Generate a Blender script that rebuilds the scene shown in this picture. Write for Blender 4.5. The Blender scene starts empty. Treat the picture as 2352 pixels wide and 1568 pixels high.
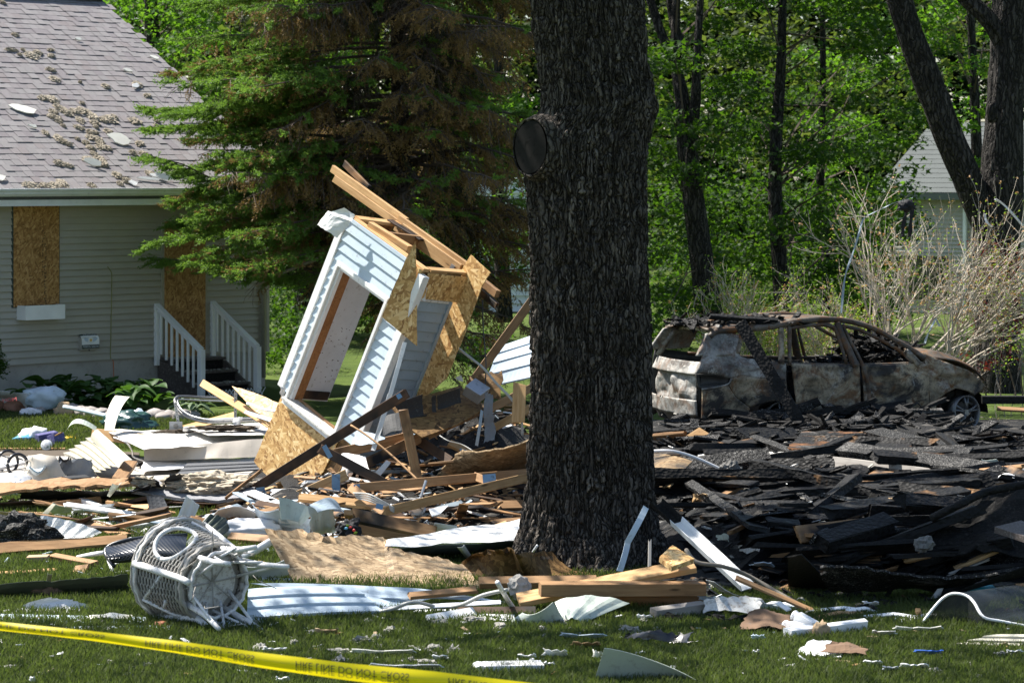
import bpy, bmesh, math, random
import numpy as np
from mathutils import Vector, Matrix, noise as mnoise
# ---------------------------------------------------------------- camera, world, sun, exposure
scene = bpy.context.scene
COL = scene.collection
F, VH, H = 6700.0, 400.0, 3.5          # focal length and horizon row (in a 2352 px wide picture), eye height in metres
cam_d = bpy.data.cameras.new("camera")
cam = bpy.data.objects.new("camera", cam_d)
COL.objects.link(cam)
cam.location = (0, 0, H)
cam.rotation_euler = (math.radians(90), 0, 0)
cam_d.sensor_width = 36.0
cam_d.lens = 36.0 * F / 2352.0
cam_d.shift_y = -(784.0 - VH) / 2352.0
cam_d.clip_start = 0.5
cam_d.clip_end = 2000
cam_d.dof.use_dof = True
cam_d.dof.focus_distance = 29.0
cam_d.dof.aperture_fstop = 6.3
scene.camera = cam
SUN_EL, SUN_AZ = math.radians(56), math.radians(60)     # azimuth measured to the left of the view axis
SUN = Vector((-math.sin(SUN_AZ) * math.cos(SUN_EL), math.cos(SUN_AZ) * math.cos(SUN_EL), math.sin(SUN_EL)))
world = bpy.data.worlds.new("World")
scene.world = world
world.use_nodes = True
wn = world.node_tree.nodes
sky = wn.new("ShaderNodeTexSky")
sky.sky_type = 'NISHITA'
sky.sun_disc = False
sky.sun_elevation = SUN_EL
sky.sun_rotation = math.atan2(SUN.x, SUN.y)
wn["Background"].inputs["Strength"].default_value = 0.074
world.node_tree.links.new(sky.outputs["Color"], wn["Background"].inputs["Color"])
sun_d = bpy.data.lights.new("sun", 'SUN')
sun_d.energy = 4.8
sun_d.angle = math.radians(0.53)
sun_d.color = (1.0, 0.955, 0.88)
sun_o = bpy.data.objects.new("sun", sun_d)
COL.objects.link(sun_o)
sun_o.rotation_euler = SUN.to_track_quat('Z', 'Y').to_euler()
sun_o.location = (0, 0, 60)
vs = scene.view_settings
vs.view_transform = 'Standard'
vs.look = 'None'
vs.exposure = 1.3
vs.gamma = 1.0
vs.use_curve_mapping = False
scene.cycles.max_bounces = 6
scene.cycles.transparent_max_bounces = 8
scene.cycles.diffuse_bounces = 3
scene.cycles.glossy_bounces = 2
scene.cycles.transmission_bounces = 3
scene.cycles.use_denoising = True
RND = random.Random(7)
NR = np.random.default_rng(11)
# ---------------------------------------------------------------- geometry helpers
def PZ(u, v, z=0.0):
	y = F * (H - z) / (v - VH)
	return Vector(((u - 1176) / F * y, y, z))
def PY(u, v, y):
	return Vector(((u - 1176) / F * y, y, H - (v - VH) * y / F))
def tag(o, label=None, cat=None, group=None, kind=None):
	if label: o["label"] = label
	if cat: o["category"] = cat
	if group: o["group"] = group
	if kind: o["kind"] = kind
	return o
def link(o, parent=None):
	COL.objects.link(o)
	if parent is not None: o.parent = parent
	return o
def empty(name, loc=(0, 0, 0), M=None):
	o = bpy.data.objects.new(name, None)
	o.empty_display_size = 0.2
	if M is not None: o.matrix_world = M
	else: o.location = loc
	return link(o)
def mesh_obj(name, verts, faces, mat, parent=None, M=None, smooth=False):
	me = bpy.data.meshes.new(name)
	me.from_pydata([tuple(v) for v in verts], [], faces)
	for m in (mat if isinstance(mat, (list, tuple)) else [mat]): me.materials.append(m)
	if smooth: me.polygons.foreach_set("use_smooth", [True] * len(me.polygons))
	me.update()
	o = bpy.data.objects.new(name, me)
	if M is not None: o.matrix_local = M
	return link(o, parent)
def mesh_np(name, V, Fc, mat, parent=None, smooth=False, col=None, M=None, mid=None):
	"""V n x 3, Fc m x k (k 3 or 4)."""
	V = np.ascontiguousarray(V, dtype=np.float32); Fc = np.ascontiguousarray(Fc, dtype=np.int32)
	me = bpy.data.meshes.new(name)
	n, m, k = len(V), len(Fc), Fc.shape[1]
	me.vertices.add(n); me.vertices.foreach_set("co", V.ravel())
	me.loops.add(m * k); me.loops.foreach_set("vertex_index", Fc.ravel())
	me.polygons.add(m); me.polygons.foreach_set("loop_start", np.arange(0, m * k, k, dtype=np.int32))
	me.polygons.foreach_set("loop_total", np.full(m, k, dtype=np.int32))
	if smooth: me.polygons.foreach_set("use_smooth", np.ones(m, dtype=bool))
	for mm in (mat if isinstance(mat, (list, tuple)) else [mat]): me.materials.append(mm)
	if mid is not None: me.polygons.foreach_set("material_index", np.asarray(mid, dtype=np.int32))
	if col is not None:
		ca = me.color_attributes.new("Col", 'FLOAT_COLOR', 'POINT')
		c = np.ones((n, 4), dtype=np.float32); c[:, :3] = col
		ca.data.foreach_set("color", c.ravel())
	me.update(calc_edges=True)
	me.validate()
	o = bpy.data.objects.new(name, me)
	if M is not None: o.matrix_local = M
	return link(o, parent)
def frame(o, x, zhint=(0, 0, 1)):
	x = Vector(x).normalized(); zh = Vector(zhint)
	y = zh.cross(x)
	if y.length < 1e-5: y = Vector((0, 1, 0)).cross(x)
	y.normalize(); z = x.cross(y)
	M = Matrix((x, y, z)).transposed().to_4x4(); M.translation = Vector(o)
	return M
def lerp(a, b, t): return a + (b - a) * t
def _hash(ix, iy, iz):
	h = (ix * 374761393 + iy * 668265263 + iz * 2147483647 + 1274126177) & 0xFFFFFFFF
	h = ((h ^ (h >> 13)) * 1274126177) & 0xFFFFFFFF
	return ((h ^ (h >> 16)) & 0xFFFF) / 65535.0
def vnoise(P):
	P = np.asarray(P, dtype=np.float64)
	i = np.floor(P).astype(np.int64); f = P - i; f = f * f * (3 - 2 * f)
	r = 0
	for dx in (0, 1):
		for dy in (0, 1):
			for dz in (0, 1):
				w = (f[:, 0] if dx else 1 - f[:, 0]) * (f[:, 1] if dy else 1 - f[:, 1]) * (f[:, 2] if dz else 1 - f[:, 2])
				r = r + w * _hash(i[:, 0] + dx, i[:, 1] + dy, i[:, 2] + dz)
	return r
def fbm(P, o=4):
	P = np.asarray(P, dtype=np.float64); r = 0; a = 0.5
	for k in range(o):
		r = r + a * vnoise(P * (2 ** k) + 17.3 * k); a *= 0.5
	return r
def box_geo(sx, sy, sz, c=(0, 0, 0), verts=None, faces=None):
	verts = [] if verts is None else verts; faces = [] if faces is None else faces
	b = len(verts)
	for x in (-.5, .5):
		for y in (-.5, .5):
			for z in (-.5, .5): verts.append(Vector((c[0] + x * sx, c[1] + y * sy, c[2] + z * sz)))
	for f in ((0, 1, 3, 2), (4, 6, 7, 5), (0, 4, 5, 1), (2, 3, 7, 6), (0, 2, 6, 4), (1, 5, 7, 3)): faces.append([b + i for i in f])
	return verts, faces
def bevel_mesh(o, w=0.003):
	bm = bmesh.new(); bm.from_mesh(o.data)
	bmesh.ops.bevel(bm, geom=bm.edges[:], offset=w, segments=1, affect='EDGES')
	bm.to_mesh(o.data); bm.free()
	return o
def box(name, size, mat, parent=None, M=None, bev=0.0):
	v, f = box_geo(*size)
	o = mesh_obj(name, v, f, mat, parent, M)
	if bev: bevel_mesh(o, bev)
	return o
def board_geo(L, w, t, seed, rough=0.0, bow=0.0, jag=0.0, twist=0.0, seg=None, rnd=0.004):
	"""a length of timber along X, chamfered section, optionally bowed, rough (charred) and broken at its ends"""
	r = random.Random(seed)
	n = seg or max(2, min(14, int(L / 0.22) if (rough or bow or twist) else 2))
	c = min(rnd, w * .2, t * .2)
	sec = [(-w / 2 + c, -t / 2), (w / 2 - c, -t / 2), (w / 2, -t / 2 + c), (w / 2, t / 2 - c), (w / 2 - c, t / 2), (-w / 2 + c, t / 2), (-w / 2, t / 2 - c), (-w / 2, -t / 2 + c)]
	k = len(sec)
	vs_, fs = [], []
	for i in range(n + 1):
		s = i / n; x = (s - .5) * L
		bz = bow * (1 - (2 * s - 1) ** 2); a = twist * (s - .5)
		for j, (y, z) in enumerate(sec):
			dy = dz = dx = 0
			if rough:
				dy, dz, dx = (r.uniform(-1, 1) * rough for _ in range(3))
			if jag and i in (0, n): dx += r.uniform(-1, 1) * jag
			yy = y * math.cos(a) - z * math.sin(a); zz = y * math.sin(a) + z * math.cos(a)
			vs_.append((x + dx, yy + dy, zz + bz + dz))
	for i in range(n):
		for j in range(k):
			a, b = i * k + j, i * k + (j + 1) % k
			fs.append((a, b, b + k, a + k))
	fs.append(tuple(range(k - 1, -1, -1))); fs.append(tuple(n * k + j for j in range(k)))
	return vs_, fs
def board(name, A, B, w, t, mat, label=None, cat=None, group=None, roll=0.0, parent=None, zhint=(0, 0, 1), rough=0, bow=0, jag=0, twist=0, rel=None, seed=None):
	A, B = Vector(A), Vector(B)
	L = (B - A).length
	v, f = board_geo(L, w, t, RND.random() if seed is None else seed, rough, bow, jag, twist)
	M = frame((A + B) / 2, B - A, zhint) @ Matrix.Rotation(math.radians(roll), 4, 'X')
	if parent is not None and rel is not None: M = rel @ M
	o = mesh_obj(name, v, f, mat, parent, M)
	return tag(o, label, cat, group)
def patch(name, c, mat, nx=8, ny=6, th=0.004, bend=0.0, bend_ax=0, crumple=0.0, cfreq=3.0, jag=0.0, jag_edges=(1, 1, 1, 1), laps=0, lap_d=0.012, ribs=0, seed=0, parent=None, smooth=False, label=None, cat=None, group=None, kind=None):
	"""a thin sheet spanned by four world corners c = [p00, p10, p11, p01], with bends, crumples, ragged edges, lapped or ribbed profile and real thickness.
	Vertices are stored in a local frame whose X runs along p00-p10 so grain and strands follow the sheet."""
	p00, p10, p11, p01 = [Vector(p) for p in c]
	o = (p00 + p10 + p11 + p01) / 4
	X = (p10 - p00) + (p11 - p01); Yv = (p01 - p00) + (p11 - p10)
	N = X.cross(Yv).normalized()
	M = frame(o, X, N); Mi = M.inverted()
	lx, ly = X.length / 2, Yv.length / 2
	r = random.Random(seed * 31 + 5)
	if laps: ny = laps * 3
	if ribs: nx = ribs * 4
	grid = []
	for j in range(ny + 1):
		t = j / ny
		if laps:
			li, lk = divmod(j, 3); t = (li + (0.0, 0.04, 0.9)[lk]) / laps if j < ny else 1.0
		for i in range(nx + 1):
			s = i / nx
			e = 0
			ss, tt = s, t
			if jag:
				if i == 0 and jag_edges[3]: ss += r.uniform(-.3, 1) * jag / lx
				if i == nx and jag_edges[1]: ss -= r.uniform(-.3, 1) * jag / lx
				if j == 0 and jag_edges[0]: tt += r.uniform(-.3, 1) * jag / ly
				if j == ny and jag_edges[2]: tt -= r.uniform(-.3, 1) * jag / ly
			p = lerp(lerp(p00, p10, ss), lerp(p01, p11, ss), tt)
			q = (s if bend_ax == 0 else t)
			d = bend * (1 - (2 * q - 1) ** 2)
			if crumple:
				d += crumple * (mnoise.noise(Vector((s * lx * cfreq + seed * 3.7, t * ly * cfreq, seed * 1.3))) + .5 * mnoise.noise(Vector((s * lx * cfreq * 2.3, t * ly * cfreq * 2.3 + seed, 9.1))))
			if laps: d += lap_d * (1.0 if j % 3 == 1 else (0.0 if j % 3 == 0 else 0.15))
			if ribs: d += lap_d * (1.0 if i % 4 in (1, 2) else 0.0)
			grid.append(Mi @ (p + N * d))
	n = len(grid)
	verts = [g + Vector((0, 0, th / 2)) for g in grid] + [g - Vector((0, 0, th / 2)) for g in grid]
	fs = []
	W = nx + 1
	for j in range(ny):
		for i in range(nx):
			a = j * W + i
			fs.append((a, a + 1, a + W + 1, a + W)); fs.append((n + a, n + a + W, n + a + W + 1, n + a + 1))
	for i in range(nx):
		fs.append((i, n + i, n + i + 1, i + 1)); a = ny * W + i; fs.append((a, a + 1, n + a + 1, n + a))
	for j in range(ny):
		a = j * W; fs.append((a, a + W, n + a + W, n + a)); a = j * W + nx; fs.append((a, n + a, n + a + W, a + W))
	if parent is not None: M = parent.matrix_world.inverted() @ M
	ob = mesh_obj(name, verts, fs, mat, parent, M, smooth)
	return tag(ob, label, cat, group, kind)
def poly_plate(name, pts, mat, th=0.012, jag=0.0, sub=1, seed=0, parent=None, label=None, cat=None, group=None):
	"""a flat plate with any outline (world points), ragged if asked, with real thickness"""
	pts = [Vector(p) for p in pts]
	o = sum(pts, Vector()) / len(pts)
	N = Vector()
	for i in range(len(pts)): N += (pts[i] - o).cross(pts[(i + 1) % len(pts)] - o)
	N.normalize()
	M = frame(o, pts[1] - pts[0], N); Mi = M.inverted()
	r = random.Random(seed)
	out = []
	for i, p in enumerate(pts):
		q = pts[(i + 1) % len(pts)]
		for k in range(sub):
			s = k / sub
			a = Mi @ lerp(p, q, s)
			if jag: a.x += r.uniform(-jag, jag); a.y += r.uniform(-jag, jag)
			out.append((a.x, a.y))
	n = len(out)
	verts = [(x, y, th / 2) for x, y in out] + [(x, y, -th / 2) for x, y in out]
	fs = [tuple(range(n)), tuple(range(2 * n - 1, n - 1, -1))] + [(i, n + i, n + (i + 1) % n, (i + 1) % n) for i in range(n)]
	if parent is not None: M = parent.matrix_world.inverted() @ M
	return tag(mesh_obj(name, verts, fs, mat, parent, M), label, cat, group)
def tube_geo(pts, rad, n=6, verts=None, faces=None, cap=True):
	verts = [] if verts is None else verts; faces = [] if faces is None else faces
	pts = [Vector(p) for p in pts]
	if not isinstance(rad, (list, tuple)): rad = [rad] * len(pts)
	b = len(verts); up = Vector((0.13, 0.21, 1)).normalized()
	for i, p in enumerate(pts):
		d = (pts[min(i + 1, len(pts) - 1)] - pts[max(i - 1, 0)])
		if d.length < 1e-9: d = Vector((0, 0, 1))
		d.normalize()
		u = d.cross(up)
		if u.length < 1e-3: u = d.cross(Vector((1, 0, 0)))
		u.normalize(); w = d.cross(u)
		for k in range(n):
			a = 2 * math.pi * k / n
			verts.append(p + (u * math.cos(a) + w * math.sin(a)) * rad[i])
	for i in range(len(pts) - 1):
		for k in range(n):
			a, c = b + i * n + k, b + i * n + (k + 1) % n
			faces.append((a, c, c + n, a + n))
	if cap:
		faces.append(tuple(b + k for k in range(n - 1, -1, -1))); faces.append(tuple(b + (len(pts) - 1) * n + k for k in range(n)))
	return verts, faces
def tube(name, pts, rad, mat, n=6, parent=None, label=None, cat=None, group=None, smooth=True, M=None):
	v, f = tube_geo(pts, rad, n)
	if parent is None and M is None:
		o = v[0].copy(); v = [p - o for p in v]; M = Matrix.Translation(o)
	return tag(mesh_obj(name, v, f, mat, parent, M, smooth), label, cat, group)
def lump_geo(r3, seed, freq=2.0, amp=.5, sub=2):
	bm = bmesh.new()
	bmesh.ops.create_icosphere(bm, subdivisions=sub, radius=1.0)
	for v in bm.verts:
		d = 1 + amp * mnoise.noise(v.co * freq + Vector((seed * 7.1, seed * 3.3, seed))) + amp * .6 * mnoise.noise(v.co * freq * 2.7 + Vector((seed, 0, seed * 5)))
		v.co = Vector((v.co.x * r3[0] * d, v.co.y * r3[1] * d, v.co.z * r3[2] * d))
	vs_ = [v.co.copy() for v in bm.verts]; fs = [[v.index for v in f.verts] for f in bm.faces]
	bm.free()
	return vs_, fs
def smoothpts(pts, n=6):
	"""Catmull-Rom through world points"""
	pts = [Vector(p) for p in pts]; out = []
	for i in range(len(pts) - 1):
		p0, p1, p2, p3 = pts[max(i - 1, 0)], pts[i], pts[i + 1], pts[min(i + 2, len(pts) - 1)]
		for k in range(n):
			t = k / n
			out.append(0.5 * ((2 * p1) + (p2 - p0) * t + (2 * p0 - 5 * p1 + 4 * p2 - p3) * t * t + (3 * p1 - p0 - 3 * p2 + p3) * t ** 3))
	out.append(pts[-1])
	return out
def text_geo(s, size, ext=0.0):
	cu = bpy.data.curves.new("lettering", 'FONT'); cu.body = s; cu.size = size; cu.align_x = 'CENTER'; cu.align_y = 'CENTER'; cu.resolution_u = 3
	ob = bpy.data.objects.new("lettering", cu); COL.objects.link(ob)
	dg = bpy.context.evaluated_depsgraph_get()
	me = bpy.data.meshes.new_from_object(ob.evaluated_get(dg))
	v = [x.co.copy() for x in me.vertices]; f = [list(p.vertices) for p in me.polygons]
	bpy.data.objects.remove(ob); bpy.data.curves.remove(cu); bpy.data.meshes.remove(me)
	return v, f
# ---------------------------------------------------------------- materials
class NT:
	def __init__(s, name):
		s.m = bpy.data.materials.new(name); s.m.use_nodes = True
		s.n = s.m.node_tree.nodes; s.l = s.m.node_tree.links; s.b = s.n["Principled BSDF"]
	def add(s, t, **kw):
		n = s.n.new(t)
		for k, v in kw.items(): setattr(n, k, v)
		return n
	def set(s, n, **kw):
		for k, v in kw.items():
			i = n.inputs[k.replace("_", " ")]
			if hasattr(v, "is_linked") or isinstance(v, bpy.types.NodeSocket): s.l.new(v, i)
			else: i.default_value = v
		return n
	def coord(s, kind="Object", scale=None, rot=None, rand=False):
		c = s.add("ShaderNodeTexCoord").outputs[kind]
		if rand:
			oi = s.add("ShaderNodeObjectInfo"); ad = s.add("ShaderNodeVectorMath", operation='ADD')
			mu = s.add("ShaderNodeVectorMath", operation='SCALE'); cx = s.add("ShaderNodeCombineXYZ")
			for k in "XYZ": s.l.new(oi.outputs["Random"], cx.inputs[k])
			s.l.new(cx.outputs[0], mu.inputs[0]); mu.inputs["Scale"].default_value = 37.0
			s.l.new(c, ad.inputs[0]); s.l.new(mu.outputs[0], ad.inputs[1]); c = ad.outputs[0]
		if scale or rot:
			mp = s.add("ShaderNodeMapping")
			if scale: mp.inputs["Scale"].default_value = scale
			if rot: mp.inputs["Rotation"].default_value = rot
			s.l.new(c, mp.inputs["Vector"]); c = mp.outputs[0]
		return c
	def noise(s, vec, scale=5, detail=4, rough=.55, dist=0):
		n = s.add("ShaderNodeTexNoise"); s.l.new(vec, n.inputs["Vector"])
		n.inputs["Scale"].default_value = scale; n.inputs["Detail"].default_value = detail; n.inputs["Roughness"].default_value = rough; n.inputs["Distortion"].default_value = dist
		return n.outputs["Fac"]
	def voro(s, vec, scale=5, feature='F1', out="Distance", rand=1.0):
		n = s.add("ShaderNodeTexVoronoi", feature=feature); s.l.new(vec, n.inputs["Vector"]); n.inputs["Scale"].default_value = scale
		n.inputs["Randomness"].default_value = rand
		return n.outputs[out]
	def ramp(s, fac, stops, interp='LINEAR'):
		r = s.add("ShaderNodeValToRGB"); r.color_ramp.interpolation = interp
		e = r.color_ramp.elements
		while len(e) < len(stops): e.new(0.5)
		for el, (p, c) in zip(e, stops):
			el.position = p; el.color = (c[0], c[1], c[2], 1) if hasattr(c, "__len__") else (c, c, c, 1)
		s.l.new(fac, r.inputs["Fac"])
		return r.outputs["Color"]
	def mix(s, fac, a, b, mode='MIX'):
		n = s.add("ShaderNodeMix", data_type='RGBA', blend_type=mode)
		for sock, v in ((n.inputs[0], fac), (n.inputs[6], a), (n.inputs[7], b)):
			if isinstance(v, bpy.types.NodeSocket): s.l.new(v, sock)
			elif hasattr(v, "__len__"): sock.default_value = (v[0], v[1], v[2], 1)
			else: sock.default_value = v
		return n.outputs[2]
	def math(s, op, a, b=0.0):
		n = s.add("ShaderNodeMath", operation=op)
		for sock, v in ((n.inputs[0], a), (n.inputs[1], b)):
			if isinstance(v, bpy.types.NodeSocket): s.l.new(v, sock)
			else: sock.default_value = v
		return n.outputs[0]
	def bump(s, h, strength=.4, dist=.01):
		n = s.add("ShaderNodeBump"); s.l.new(h, n.inputs["Height"]); n.inputs["Strength"].default_value = strength; n.inputs["Distance"].default_value = dist
		s.l.new(n.outputs[0], s.b.inputs["Normal"]); return n
	def base(s, c, rough=.6, metal=0.0, spec=None):
		for k, v in (("Base Color", c), ("Roughness", rough), ("Metallic", metal)):
			if isinstance(v, bpy.types.NodeSocket): s.l.new(v, s.b.inputs[k])
			elif hasattr(v, "__len__"): s.b.inputs[k].default_value = (v[0], v[1], v[2], 1)
			else: s.b.inputs[k].default_value = v
		if spec is not None: s.b.inputs["Specular IOR Level"].default_value = spec
		return s.m
	def rand(s): return s.add("ShaderNodeObjectInfo").outputs["Random"]
def vary(t, c, amt=.25):
	"""per-object lightness variation"""
	k = t.ramp(t.rand(), [(0, 1 - amt), (1, 1 + amt * .6)])
	return t.mix(1.0, c, k, 'MULTIPLY')
MAT = {}
def m_plain(name, c, rough=.5, dirt=.0, dcol=(.12, .10, .08), metal=0, spec=None, amt=.08, dscale=6, bump=0):
	t = NT(name); col = c
	v = t.coord(rand=True)
	n = t.noise(v, dscale * .5, 4, .6)
	base = t.ramp(n, [(.3, [x * (1 - amt) for x in c]), (.7, [min(1, x * (1 + amt)) for x in c])])
	if dirt:
		d = t.noise(v, dscale * 3, 6, .7)
		base = t.mix(t.ramp(d, [(.62 - dirt * .3, 0), (.80 - dirt * .25, 1)]), base, dcol)
	if bump: t.bump(t.noise(v, dscale * 8, 3), bump, .004)
	MAT[name] = t.base(base, rough, metal, spec); return MAT[name]
def m_wood(name, c0, c1, dark=None, rough=.65, amt=.22):
	t = NT(name); v = t.coord(rand=True, scale=(1.2, 16, 16))
	n = t.noise(v, 2.2, 6, .6, .6)
	col = t.ramp(n, [(.30, c0), (.68, c1)])
	kn = t.voro(t.coord(rand=True, scale=(2.2, 9, 9)), 1.0)
	col = t.mix(t.ramp(kn, [(.05, 1), (.13, 0)]), col, [x * .35 for x in c0])
	big = t.noise(t.coord(rand=True), 2.5, 4, .6)
	col = t.mix(t.ramp(big, [(.55, 0), (.75, .55)]), col, [x * .55 for x in c0])
	if dark:
		col = t.mix(t.ramp(t.noise(t.coord(rand=True), 1.7, 3, .6), [(.45, 0), (.6, 1)]), col, dark)
	col = vary(t, col, amt)
	t.bump(n, .25, .004)
	MAT[name] = t.base(col, rough, 0, .25); return MAT[name]
def m_osb(name, pal, scale=1.0, soot=0.0, xz=False):
	t = NT(name)
	col = None
	warp = t.coord(rand=True)
	for i, (ang, s2, th) in enumerate(((.25, (9, 34, 20), 0), (1.15, (13, 34, 20), .35), (2.0, (11, 30, 20), .45), (2.75, (14, 40, 20), .5), (.65, (9, 26, 20), .72))):
		m0 = t.add("ShaderNodeMapping"); t.l.new(warp, m0.inputs["Vector"]); m0.inputs["Rotation"].default_value = (0, ang + 1.2, 0) if xz else (0, 0, ang)
		if xz: s2 = (s2[0], s2[2], s2[1])
		mp = t.add("ShaderNodeMapping"); t.l.new(m0.outputs[0], mp.inputs["Vector"]); mp.inputs["Scale"].default_value = [x * scale for x in s2]
		mp.inputs["Location"].default_value = (i * 3.3, i * 1.7, 0)
		vc = t.voro(mp.outputs[0], 1.0, 'F1', "Color")
		sp = t.add("ShaderNodeSeparateColor"); t.l.new(vc, sp.inputs[0])
		c = t.ramp(sp.outputs[0], [(0, pal[0]), (.35, pal[1]), (.7, pal[2]), (1, pal[3])])
		col = c if col is None else t.mix(t.ramp(sp.outputs[1], [(th, 0), (th + .02, 1)]), col, c)
	g = t.noise(t.coord(rand=True), 40, 4, .7)
	col = t.mix(t.ramp(g, [(.25, .5), (.45, 0)]), col, [x * .45 for x in pal[0]])
	if soot:
		col = t.mix(t.ramp(t.noise(t.coord(rand=True), 1.3, 5, .65), [(.52 - soot * .25, 0), (.72 - soot * .2, .95)]), col, (.02, .018, .016))
	t.bump(g, .2, .004)
	MAT[name] = t.base(col, .62, 0, .3); return MAT[name]
def m_char(name, ash=.0, wood=None, base=(.0085, .0082, .008)):
	t = NT(name); v = t.coord(rand=True)
	vr = t.voro(t.coord(rand=True, scale=(22, 30, 30)), 1.0)
	n = t.noise(v, 9, 5, .65)
	col = t.ramp(n, [(.35, base), (.75, [x * 2.6 for x in base])])
	fl = t.noise(v, 70, 3, .7)
	col = t.mix(t.ramp(fl, [(.70 - ash * .14, 0), (.78 - ash * .10, .8)]), col, (.34, .33, .31))
	if ash: col = t.mix(t.ramp(t.noise(v, 2.4, 6, .7), [(.56, 0), (.72, .7 * ash)]), col, (.30, .285, .265))
	if wood: col = t.mix(t.ramp(t.noise(v, 2.0, 4, .6), [(.56, 0), (.66, .9)]), col, wood)
	t.bump(vr, .7, .015)
	MAT[name] = t.base(col, t.ramp(n, [(.3, .5), (.7, .8)]), 0, .15); return MAT[name]
def m_bark(name, c0, c1, sc=(14, 14, 4), lich=0.1):
	t = NT(name); v = t.coord()
	wv = t.add("ShaderNodeVectorMath", operation='ADD'); nz_ = t.add("ShaderNodeTexNoise"); t.l.new(v, nz_.inputs["Vector"]); nz_.inputs["Scale"].default_value = 6; nz_.inputs["Detail"].default_value = 3
	ms = t.add("ShaderNodeVectorMath", operation='SCALE'); t.l.new(nz_.outputs["Color"], ms.inputs[0]); ms.inputs["Scale"].default_value = .14
	t.l.new(v, wv.inputs[0]); t.l.new(ms.outputs[0], wv.inputs[1])
	mp = t.add("ShaderNodeMapping"); t.l.new(wv.outputs[0], mp.inputs["Vector"]); mp.inputs["Scale"].default_value = sc
	ed = t.voro(mp.outputs[0], 1.0, 'DISTANCE_TO_EDGE'); cell = t.voro(mp.outputs[0], 1.0, 'F1', "Color")
	sp = t.add("ShaderNodeSeparateColor"); t.l.new(cell, sp.inputs[0])
	n = t.noise(t.coord(scale=[x * 1.6 for x in sc]), 1.0, 6, .7, .4)
	col = t.ramp(sp.outputs[0], [(0, [x * .62 for x in c1]), (.6, c1), (1, [x * 1.45 for x in c1])])
	col = t.mix(t.ramp(n, [(.35, .8), (.6, 0)]), col, c0)
	col = t.mix(t.ramp(ed, [(.02, 1), (.16, 0)]), col, c0)
	col = t.mix(t.ramp(t.noise(t.coord(), 55, 3, .7), [(.63, 0), (.73, lich * 4)]), col, (.20, .20, .175))
	h = t.math('ADD', t.ramp(ed, [(0, 0), (.25, 1)]), t.math('MULTIPLY', n, .6))
	t.bump(h, 1.0, .03)
	MAT[name] = t.base(col, .9, 0, .15); return MAT[name]
def m_leaf(name, c0, c1, tc, trans=.45, rough=.45):
	t = NT(name)
	v = t.coord()
	n = t.noise(v, .9, 3, .6)
	ge = t.add("ShaderNodeNewGeometry").outputs["Random Per Island"]
	col = t.mix(t.math('ADD', t.math('MULTIPLY', n, .5), t.math('MULTIPLY', ge, .5)), c0, c1)
	t.base(col, max(rough, .55), 0, .16)
	tr = t.add("ShaderNodeBsdfTranslucent"); t.l.new(t.mix(ge, tc, [tc[0] * .7, tc[1] * .85, tc[2] * .5]), tr.inputs["Color"])
	mx = t.add("ShaderNodeMixShader"); mx.inputs[0].default_value = trans
	t.l.new(t.b.outputs[0], mx.inputs[1]); t.l.new(tr.outputs[0], mx.inputs[2])
	t.l.new(mx.outputs[0], t.n["Material Output"].inputs["Surface"])
	MAT[name] = t.m; return t.m
m_wood("pine", (.40, .22, .09), (.60, .39, .19))
m_wood("pine_old", (.24, .13, .06), (.40, .24, .12))
m_wood("pine_dark", (.055, .030, .018), (.12, .066, .036), dark=(.018, .014, .012))
m_wood("pine_singed", (.26, .13, .055), (.42, .25, .12), dark=(.016, .014, .013))
m_wood("jamb_wood", (.24, .10, .035), (.36, .17, .065))
m_wood("grey_wood", (.30, .27, .24), (.45, .42, .38))
m_osb("osb", ((.30, .15, .05), (.55, .325, .12), (.69, .445, .185), (.86, .64, .33)), 1.2)
m_osb("osb_board", ((.20, .095, .03), (.34, .175, .06), (.44, .245, .09), (.56, .34, .145)), 1.15, 0, True)
m_osb("osb_dusty", ((.15, .098, .05), (.25, .172, .095), (.31, .222, .13), (.42, .31, .19)))
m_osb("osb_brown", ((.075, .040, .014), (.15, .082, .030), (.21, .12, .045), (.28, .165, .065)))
m_osb("osb_singed", ((.20, .12, .05), (.36, .22, .10), (.45, .30, .14), (.56, .40, .22)), 1.0, .55)
m_char("char"); m_char("char_ash", ash=1.0); m_char("char_wood", wood=(.26, .14, .06)); m_char("char_rust", ash=.6, wood=(.20, .09, .035))
m_plain("siding_blue", (.50, .59, .67), .42, .10, (.25, .26, .27))
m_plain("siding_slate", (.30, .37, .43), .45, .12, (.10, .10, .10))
m_plain("siding_sage", (.50, .55, .48), .45, .22, (.22, .22, .19))
m_plain("siding_cream", (.50, .475, .38), .45, .15, (.28, .25, .2))
m_plain("siding_olive", (.10, .11, .075), .4, .2)
m_plain("siding_tan", (.40, .375, .325), .5, .06, (.30, .28, .25), amt=.05)
m_plain("white_vinyl", (.78, .78, .77), .4, .12, (.36, .34, .31))
m_plain("white_clean", (.82, .82, .82), .45, 0)
m_plain("white_paint", (.74, .75, .77), .45, .10, (.42, .41, .40))
m_plain("white_dirty", (.62, .61, .58), .55, .42, (.20, .15, .10), dscale=9)
m_plain("drywall", (.60, .60, .62), .8, .12, (.25, .2, .15))
m_plain("fabric_white", (.74, .74, .77), .85, .05)
m_plain("fabric_brown", (.16, .095, .055), .9, .1)
m_plain("fabric_grey", (.19, .21, .24), .9, .1)
m_plain("fabric_black", (.012, .012, .015), .8)
m_plain("fabric_maroon", (.10, .02, .025), .9)
m_plain("cardboard", (.42, .30, .18), .85, .15)
m_plain("plastic_black", (.012, .013, .016), .28, 0, spec=.6)
m_plain("plastic_blue", (.05, .16, .62), .35)
m_plain("plastic_teal", (.01, .22, .30), .45)
m_plain("plastic_lightblue", (.14, .40, .58), .4)
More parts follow.
